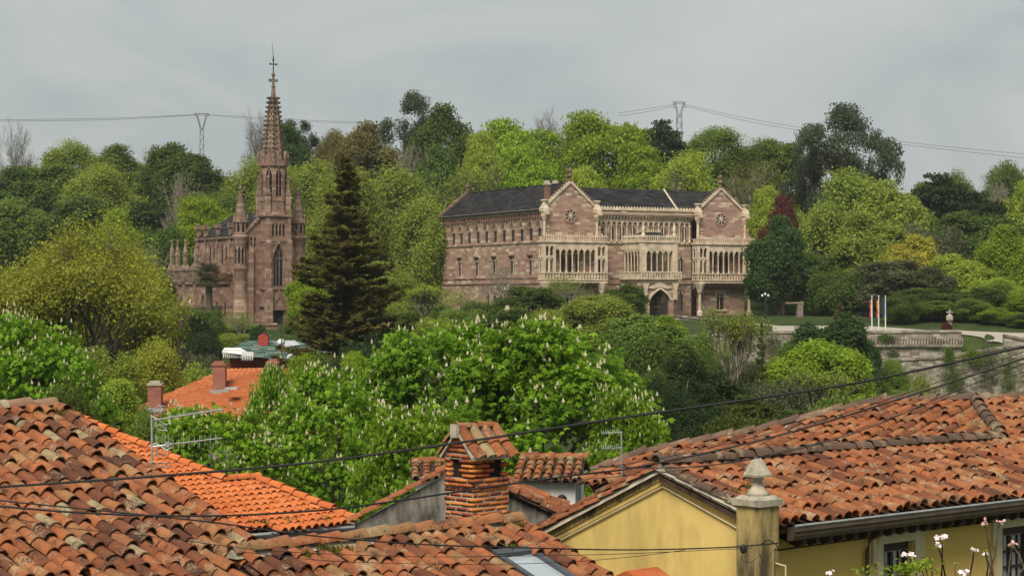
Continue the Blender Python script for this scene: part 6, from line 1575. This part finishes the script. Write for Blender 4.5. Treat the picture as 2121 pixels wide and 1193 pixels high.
for i, t in enumerate(((1975, 790, 46, 70, 234.8, 'dark', 'dark ivy mat hanging on the lower rubble wall'), (2045, 760, 40, 90, 234.6, 'greyol', 'dry grey ivy strip on the lower rubble wall'), (2090, 780, 50, 110, 234.6, 'dark', 'tall dark ivy below the gate wall block'), (1905, 800, 50, 50, 234.9, 'olive', 'olive creeper on the lower rubble wall'), (2015, 735, 40, 30, 234.5, 'mid', 'green creeper spilling over the lower wall coping'), (1965, 735, 26, 24, 234.6, 'dark', 'small dark creeper on the lower wall coping'), (1830, 790, 60, 60, 235.2, 'mid', 'green creeper at the low end of the rubble wall'), (1835, 700, 26, 14, 261.6, 'dark', 'dark tuft growing from the arcaded frieze'), (1850, 735, 14, 18, 261.6, 'greyol', 'grey weed growing from the upper terrace wall'), (1500, 720, 70, 40, 261.8, 'olive', 'olive creeper over the mossy terrace wall'), (1600, 712, 50, 40, 261.6, 'greyol', 'grey creeper over the mossy terrace wall'), (1445, 720, 60, 40, 261.9, 'dark', 'dark creeper at the left end of the mossy terrace wall'))): ivy(*t, 100+i)
# flagpoles with limp flags
def flag(px, cols, label, d=264.5):
    b = G(px, d); E = empty('flagpole', b, 0, label, 'flag'); h = CZ + (HY-614)*d/F - b.z
    MB().lathe(0, 0, [(.09, -.1), (.08, h*.5), (.05, h), (.1, h+.02), (.02, h+.16)], 8).build('pole', M['whitepaint'], E)
    n = 9; z1, z0 = h-.35, h-2.6
    for k, c in enumerate(cols):
        V, Fc = [], []; kk = len(cols)
        for i in range(n+1):
            z = z1 + (z0-z1)*i/n
            for j in range(4):
                t = (k + j/3)/kk; V.append((-.06 - .32*t*(.82+.18*math.sin(i*.8+.5))*(.75+.25*math.sin(i*.35)) , .10*math.sin(t*9+i*.7), z - .25*t))
        for i in range(n):
            for j in range(3): q = i*4+j; Fc.append((q, q+1, q+5, q+4))
        o = obj('flag_stripe', np_mesh('flag_stripe', np.array(V), np.array(Fc), m_plain('flag_cloth', c, .8, .1, 4, 0), True), E)
flag(1806, [(.62,.60,.58), (.55,.02,.03), (.55,.02,.03)], 'white flagpole with limp red and white flag')
flag(1820, [(.50,.02,.02), (.72,.45,.02), (.50,.02,.02)], 'white flagpole with limp red and yellow flag')
flag(1834, [(.03,.05,.25), (.03,.05,.28)], 'white flagpole with limp dark blue flag')
# lamp posts
def lamp(px, top, d, label, col='iron', pale=None):
    b = G(px, d); E = empty('lamp_post', b, 0, label, 'lamp post'); h = CZ + (HY-top)*d/F - b.z
    MB().lathe(0, 0, [(.2, -.2), (.2, .5), (.09, .6), (.07, h*.86), (.12, h*.88), (.05, h*.9), (.04, h)], 8).tube([(-.45, 0, h*.93), (0, 0, h*.97), (.45, 0, h*.93)], .035, 5).build('post', M[col], E)
    for x in (-.45, 0, .45): MB().lathe(x, 0, [(.06, h*.93 if x else h), (.17, (h*.93 if x else h)+.15), (.15, (h*.93 if x else h)+.32), (.03, (h*.93 if x else h)+.42)], 8).build('lantern', M['whitepaint'], E)
lamp(1585, 612, 296, 'dark lamp post with white lanterns right of the palace')
lamp(1052, 596, 290, 'pale green lamp post in front of the palace side wall', 'whitepaint')
# slab sculpture, stone cross, clipped red bush, gate
b = G(1655, 300); E = empty('sculpture', b, R(8), 'rough stone sculpture of an upright slab and overhanging beam', 'sculpture')
M['rust'] = m_plain('rough_red_stone', (.20,.15,.115), .95, .3, 2, .5)
MB().box(-.35, .5, -.5, .5, -.2, 2.0).build('upright', M['rust'], E); MB().add([(-2.0, -.55, 2.05), (.62, -.55, 2.0), (.62, .55, 2.0), (-2.0, .55, 2.05), (-1.9, -.5, 2.25), (.6, -.5, 2.32), (.6, .5, 2.32), (-1.9, .5, 2.25)], [(3,2,1,0), (4,5,6,7), (0,1,5,4), (1,2,6,5), (2,3,7,6), (3,0,4,7)]).build('beam', M['rust'], E)
b = G(1967, 270); E = empty('stone_cross', b, 0, 'lichen covered wayside cross on a carved stone pillar', 'cross'); h = CZ + (HY-641)*270/F - b.z
MB().lathe(0, 0, [(.55, -.2), (.5, .4), (.3, .6), (.28, h*.5), (.5, h*.56), (.48, h*.74), (.2, h*.8)], 7).build('pillar', M['ashlar'], E)
MB().box(-.1, .1, -.1, .1, h*.8, h).box(-.36, .36, -.09, .09, h*.87, h*.92).cbox(-.36, 0, h*.86, .16, .24, .22).cbox(.36, 0, h*.86, .16, .24, .22).build('cross', M['ashlar'], E)
tree(1960, 667, 26, 268, 'dome', 'copper', 'clipped dark red ball bush at the foot of the stone cross', 'bush', 'bush')
b = G(1800, 288); E = empty('iron_gate', b, 0, 'low iron park gate behind the flagpoles', 'gate')
m = MB().box(-1.9, 1.9, -.03, .03, .15, .2).box(-1.9, 1.9, -.03, .03, 1.3, 1.35)
for i in range(20): m.cbox(-1.9+i*.2, 0, .1, .035, .03, 1.4)
m.build('bars', M['iron'], E)
# ---------------------------------------------------------------- pylons and overhead lines
def pylon(px, top, d, wpx, label, style):
    x = (px-CX)*d/F; z0 = zg(x, d); E = empty('pylon', (x, d, z0), R(8), label, 'pylon'); h = CZ + (HY-top)*d/F - z0; m = MB()
    aw = wpx*d/F/2; b = .95 if style else .6; hw = h - 3.3
    for sx in (-1, 1):
        for sy in (-1, 1): m.tube([(sx*b, sy*b, -.3), (sx*b*.62, sy*b*.62, hw)], .06, 4)
    n = 16
    for i in range(n):
        z = i*hw/n; z2 = (i+1)*hw/n; r0 = b*(1-.38*i/n); r1 = b*(1-.38*(i+1)/n); s_ = 1 if i % 2 else -1
        for sy in (-1, 1): m.tube([(-s_*r0, sy*r0, z), (s_*r1, sy*r1, z2)], .045, 3); m.tube([(sy*r0, -s_*r0, z), (sy*r1, s_*r1, z2)], .045, 3)
    m.build('mast', M['lattice'], E); a = MB(); q = b*.62
    for s_ in (-1, 1):
        a.tube([(s_*q, 0, hw), (s_*aw*.72, 0, h-.2)], .09, 4).tube([(0, 0, hw-.6), (s_*aw*.55, 0, h-.4)], .06, 4)
        for i in range(5): t = i/5; a.tube([(s_*(q+(aw*.72-q)*t), 0, hw+(h-.2-hw)*t), (s_*aw*.55*min(1, t+.1), 0, hw-.6+(h+.2-hw)*min(1, t+.12))], .04, 3)
        if style: a.tube([(s_*aw*.72, 0, h-.2), (s_*aw, 0, h-1.5)], .07, 4).tube([(s_*aw*.45, 0, h-1.3), (s_*aw, 0, h-1.5)], .06, 4)
        a.tube([(s_*aw*.95, 0, h), (s_*aw*.95, 0, h-.7)], .05, 4)
    a.tube([(-aw, 0, h), (aw, 0, h)], .1, 4); a.tube([(-aw*.9, 0, h-.35), (aw*.9, 0, h-.35)], .06, 4); a.build('crossarm', M['lattice'], E)
pylon(418, 236, 455, 30, 'lattice pylon with flat crossarm above the dark oak', 0)
pylon(1407, 212, 520, 26, 'lattice pylon with forked head above the black pine', 1)
def cable(name, pts, r, label, mat='cable', n=5, seg=10, cat='cable', group=None, twist=0):
    """smooth cable through (px,py,depth) points"""
    W = [P(*p) for p in pts]; Q = []
    for i in range(len(W)-1):
        p0, p1, p2, p3 = W[max(i-1, 0)], W[i], W[i+1], W[min(i+2, len(W)-1)]
        for k in range(seg):
            t = k/seg; Q.append(.5*((2*p1) + (p2-p0)*t + (2*p0-5*p1+4*p2-p3)*t*t + (3*p1-p0-3*p2+p3)*t**3))
    Q.append(W[-1]); m = MB()
    if twist:
        ln = [0.]
        for a, b in zip(Q[:-1], Q[1:]): ln.append(ln[-1] + (b-a).length)
        N = int(ln[-1]/twist*6); fine = []; j = 0
        for i in range(N+1):
            s_ = ln[-1]*i/N
            while j < len(ln)-2 and ln[j+1] < s_: j += 1
            fine.append(Q[j].lerp(Q[j+1], (s_-ln[j])/(ln[j+1]-ln[j])))
        for ph in (0, 2.09, 4.19):
            m.tube([p + Vector((0, math.cos(6.28*i/6+ph), math.sin(6.28*i/6+ph)))*r*.55 for i, p in enumerate(fine)], r*.62, n)
    else: m.tube(Q, r, n)
    o = m.build(name, M[mat], None, True); tag(o, label, cat, group)
    return o
cable('power_cable', [(-40, 1012, 25), (0, 1008, 25), (320, 986, 25), (640, 958, 25), (960, 915, 25), (1280, 866, 25), (1560, 826, 25), (1800, 788, 25), (2121, 718, 25), (2180, 703, 25)], .0155, 'thick twisted black cable sweeping across the whole view', twist=.16)
cable('power_cable', [(-40, 1042, 24), (0, 1048, 24), (200, 1063, 24.2), (430, 1068, 24.5), (640, 1058, 25), (800, 1040, 25.5), (1000, 1010, 26), (1180, 985, 26.5), (1330, 965, 27), (1600, 905, 27), (1850, 830, 27), (2121, 742, 27), (2180, 722, 27)], .013, 'black cable sagging over the orange roof and past the brick chimney')
cable('power_cable', [(-40, 1028, 24.3), (0, 1036, 24.3), (200, 1056, 24.4), (430, 1080, 24.6), (640, 1108, 25), (860, 1126, 25.6), (1060, 1133, 26.2), (1300, 1138, 26.8), (1500, 1133, 27.2), (1612, 1124, 27.6)], .010, 'black cable running to the stained yellow pier')
cable('telephone_wire', [(-40, 1058, 24.3), (120, 1090, 24.4), (330, 1112, 24.6), (560, 1140, 25), (860, 1152, 25.6), (1060, 1151, 26.2), (1300, 1146, 26.8), (1560, 1134, 27.4)], .0045, 'thin wire below the cable to the yellow pier')
cable('telephone_wire', [(500, 1142, 24.6), (700, 1162, 25), (980, 1168, 26), (1180, 1163, 26.6), (1330, 1150, 27), (1420, 1138, 27.2)], .004, 'lowest thin wire over the spotted tile roof')
cable('telephone_wire', [(1060, 998, 27), (1250, 968, 27), (1420, 938, 27), (1700, 870, 27), (1900, 806, 27), (2121, 728, 27), (2180, 705, 27)], .0055, 'thin wire rising over the hip of the yellow house roof')
cable('telephone_wire', [(1240, 965, 27.3), (1400, 968, 27.3), (1560, 950, 27.3), (1760, 900, 27.3), (1950, 822, 27.3), (2121, 752, 27.3), (2180, 728, 27.3)], .008, 'cable crossing low over the yellow house ridge')
cable('telephone_wire', [(1060, 1000, 27.4), (1300, 985, 27.4), (1480, 962, 27.4), (1700, 915, 27.4), (1900, 845, 27.4), (2121, 770, 27.4)], .0045, 'thinnest wire just above the finial of the pier')
for y0, lab in ((0, 'upper'), (3, 'lower')):
    cable('power_line', [(-60, 249+y0, 450), (60, 248+y0, 450), (240, 245+y0, 452), (406, 238+y0*.3, 455)], .045, f'{lab} faint power line running left from the flat armed pylon', 'iron', 3)
    cable('power_line', [(430, 238+y0*.3, 455), (520, 243+y0, 462), (640, 250+y0, 470), (760, 253+y0, 480)], .035, f'{lab} faint power line running right from the flat armed pylon', 'iron', 3)
    cable('power_line', [(1280, 235+y0*2, 525), (1340, 226+y0*2, 523), (1396, 217+y0, 520)], .045, f'{lab} faint power line left of the forked pylon', 'iron', 3)
    cable('power_line', [(1418, 217+y0, 520), (1560, 248+y0*2, 515), (1760, 280+y0*2, 508), (1950, 303+y0*2, 500), (2180, 325+y0*3, 490)], .045, f'{lab} faint power line right of the forked pylon', 'iron', 3)
# insulator lump and loops at the pier
q = P(1540, 1136, 27.3); o = MB().lathe(q.x, q.y, [(.02, q.z-.06), (.05, q.z-.03), (.05, q.z+.03), (.02, q.z+.06)], 8).build('cable_splice', M['cable']); tag(o, 'small black splice box hanging on the cables by the pier', 'splice box')
cable('telephone_wire', [(1542, 1140, 27.3), (1536, 1156, 27.3), (1555, 1164, 27.3), (1572, 1150, 27.4)], .004, 'loose wire loop hanging beneath the splice box')
cable('telephone_wire', [(1575, 1128, 27.5), (1590, 1118, 27.5), (1608, 1128, 27.5), (1612, 1140, 27.6)], .009, 'tangled cable loop tied to the yellow pier')
cable('telephone_wire', [(1572, 1145, 27.45), (1585, 1165, 27.45), (1600, 1140, 27.5)], .004, 'slack wire below the tangled loop on the pier')
# ---------------------------------------------------------------- rooftop aerials
b = P(316, 990, 38); E = empty('tv_antenna', b, 0, 'tall rooftop television mast with three aerials above the orange roof', 'antenna')
A = lambda px, py, dd=0: P(px, py, 38+dd) - b
MB().tube([(0, 0, -.5), A(314, 862)], .022, 7).build('mast', M['galv'], E)
u = MB().tube([A(318, 870), A(462, 848, -.6)], .016, 5)
for i in range(26): t = .25+.72*i/26; p = A(318, 870).lerp(A(462, 848, -.6), t); u.tube([p+Vector((-.0, -.05, -.0)), p+Vector((0, .05, .04))], .006, 3)
u.build('long_aerial', M['galv'], E)
r = MB()
for (x0, y0), (x1, y1) in (((318, 862), (326, 840)), ((334, 858), (342, 841)), ((326, 862), (334, 840)), ((326, 840), (342, 841)), ((322, 850), (338, 850)), ((320, 876), (330, 893)), ((330, 876), (345, 893)), ((338, 880), (347, 893)), ((322, 880), (340, 880)), ((328, 890), (347, 892))): r.tube([A(x0, y0), A(x1, y1)], .008, 4)
r.build('reflector', M['galv'], E)
u = MB().tube([A(316, 925), A(345, 921), A(460, 907, -.5)], .014, 5)
for i in range(9): t = .12+.86*i/9; p = A(345, 921).lerp(A(460, 907, -.5), t); u.tube([p-Vector((0, 0, .09)), p+Vector((0, 0, .09))], .006, 3)
for x in (325, 336, 342, 349): u.tube([A(x, 900), A(x, 945)], .008, 4)
u.tube([A(322, 900), A(327, 946)], .014, 4); c = A(347, 921); u.cbox(c.x, c.y, c.z-.04, .08, .06, .1); u.build('comb_aerial', M['galv'], E)
u = MB()
for y in (956, 962): u.tube([A(288, y, -.2), A(352, y+3, .2)], .009, 4)
u.tube([A(286, 960, -.2), A(290, 966, -.2), A(352, 968, .2), A(354, 960, .2)], .008, 4); c = A(289, 961, -.2); u.cbox(c.x, c.y, c.z-.05, .07, .07, .1); u.build('dipole', M['galv'], E)
MB().tube([A(313, 870), A(312, 860), A(322, 866), A(345, 880), A(353, 875), A(352, 868)], .01, 5).tube([A(314, 932), A(311, 922), A(322, 918), A(330, 922), A(345, 932), A(357, 926), A(353, 918)], .01, 5).build('white_lead', M['whitepaint'], E)
b = P(1288, 972, 36); E = empty('tv_antenna', b, 0, 'small rooftop television mast behind the yellow gable', 'antenna'); A = lambda px, py, dd=0: P(px, py, 36+dd) - b
MB().tube([(0, 0, -.8), A(1287, 893)], .016, 6).tube([A(1282, 970), A(1287, 955), A(1292, 970)], .01, 4).build('mast', M['galv'], E)
for n_, (y0, y1) in (('upper_aerial', (897, 895)), ('lower_aerial', (928, 927))):
    u = MB().tube([A(1246, y0, -.2), A(1288, y1)], .009, 4)
    for i in range(9): p = A(1246, y0, -.2).lerp(A(1282, y1), i/8); u.tube([p+Vector((0, -.1, -.02)), p+Vector((0, .1, .05))], .005, 3)
    u.build(n_, M['galv'], E)
# ---------------------------------------------------------------- apple shoots in front of the ochre wall
bd = 17.; b0 = P(1990, 1600, bd); E = empty('apple_tree', (b0.x, bd, 3.0), 0, 'young apple tree with upright shoots and pink-white blossom by the ochre wall', 'apple tree'); off = E.location
A = lambda px, py, dd=0: P(px, py, bd+dd) - off
root = Vector((0, 0, 0)); hub = A(1985, 1330)
MB().tube([root+Vector((0, 0, -.2)), root.lerp(hub, .5)+Vector((.05, 0, 0)), hub], .07, 8, .04).build('trunk', M['bark'], E)
M['petal'] = m_plain('apple_petal', (.78,.66,.66), .6, .15, 30, 0); M['bud'] = m_plain('apple_bud', (.62,.36,.36), .6, .3, 30, 0)
shoots = [((1958, 1193), (1952, 1120), 1), ((1950, 1193), (1943, 1132), 1), ((2044, 1193), (2040, 1140), 0), ((2010, 1185), (2017, 1142), 1), ((2057, 1193), (2040, 1086), 1), ((2050, 1193), (2070, 1085), 1), ((2056, 1193), (2042, 1152), 1), ((1980, 1193), (1981, 1165), 0), ((2088, 1193), (2096, 1130), 0), ((2121, 1175), (2098, 1130), 1), ((1886, 1193), (1881, 1152), 1), ((2004, 1230), (2003, 1190), 1), ((1721, 1230), (1721, 1190), 1)]
rng = np.random.default_rng(8)
for i, (s_, e_, fl) in enumerate(shoots):
    a, e = A(*s_), A(*e_, -.3+.05*i); mid = a.lerp(e, .5) + Vector(rng.normal(0, .01, 3))
    hub2 = hub if abs(s_[0]-1985) < 120 else hub + Vector(((s_[0]-1985)*bd/F*.7, 0, -.1))
    MB().tube([hub, hub.lerp(a, .5)+Vector((0, 0, -.06)), a, mid, e], .0125, 5, .006).build('shoot', M['bark'], E)
    V, Fc, V2, F2 = [], [], [], []
    for k in range(7):        # leaves under the tip
        d = rng.normal(0, 1, 3); d[2] = abs(d[2])*.5; d /= np.linalg.norm(d); sd_ = np.cross(d, [0, 0, 1.])*.012; c = np.array(e) + np.array([0, 0, -.012]); L = rng.uniform(.03, .05); b = len(V)
        V += [c, c+d*L*.5+sd_, c+d*L, c+d*L*.5-sd_]; Fc.append((b, b+1, b+2, b+3))
    obj('leaf_rosette', np_mesh('leaf_rosette', np.array(V), np.array(Fc), M['leaf_lime'], False, rng.random(len(Fc))), E)
    if fl:
        big = .028 if i in (0, 2, 10, 11) else .018
        for k in range(7):
            cc = np.array(e) + rng.normal(0, .017, 3)*np.array([1.2, 1, .6]) + np.array([0, 0, .02]); nn = rng.normal(0, .5, 3) + np.array([0, -.5, .8]); nn /= np.linalg.norm(nn); t = np.cross(nn, [1, 0, .2]); t /= np.linalg.norm(t); bb = np.cross(nn, t)
            for q in range(5):
                an = q*1.2566; d = t*math.cos(an)+bb*math.sin(an); sd_ = np.cross(nn, d)*big*.38; b = len(V2); V2 += [cc, cc+d*big*.6+sd_+nn*.006, cc+d*big+nn*.004, cc+d*big*.6-sd_+nn*.006]; F2.append((b, b+1, b+2, b+3))
        obj('blossom', np_mesh('blossom', np.array(V2), np.array(F2), M['petal'] if i not in (4, 5, 9) else M['bud'], False), E)
# leafy sprays (fern-like) lower in the frame
for i, (px, py, n) in enumerate(((1890, 1172, 60), (1870, 1180, 50), (1905, 1168, 45), (1915, 1172, 30), (1782, 1183, 16), (1795, 1188, 14), (1830, 1190, 20), (1926, 1168, 18))):
    c0 = np.array(A(px, py, -.1)); c = c0 + rng.normal(0, 1, (n, 3))*np.array([.06, .05, .03]); nr_ = nrm(rng.normal(0, .6, (n, 3)) + np.array([0, -.5, .7]))
    tag(obj('leaf_spray', leaves('leaf_spray', c, nr_, rng.uniform(.035, .06, n), rng.random(n), rng, asp=.4), E, M['leaf_bright']), kind='stuff')
    MB().tube([hub, hub.lerp(Vector(c0), .6)+Vector((0, 0, -.1)), Vector(c0)], .009, 4, .004).build('shoot', M['bark'], E)

# ---------------------------------------------------------------- thin haze over the valley
hz = MB().box(-1700, 1700, -60, 2700, -30, 82).build('haze', bpy.data.materials.new('haze'))
hm = hz.data.materials[0]; hm.use_nodes = True; hm.node_tree.nodes.clear()
ho = hm.node_tree.nodes.new('ShaderNodeOutputMaterial'); hv = hm.node_tree.nodes.new('ShaderNodeVolumePrincipled')
hv.inputs['Density'].default_value = .00010; hv.inputs['Color'].default_value = (.86, .9, .9, 1); hv.inputs['Anisotropy'].default_value = .2
hm.node_tree.links.new(hv.outputs[0], ho.inputs['Volume']); tag(hz, kind='stuff')
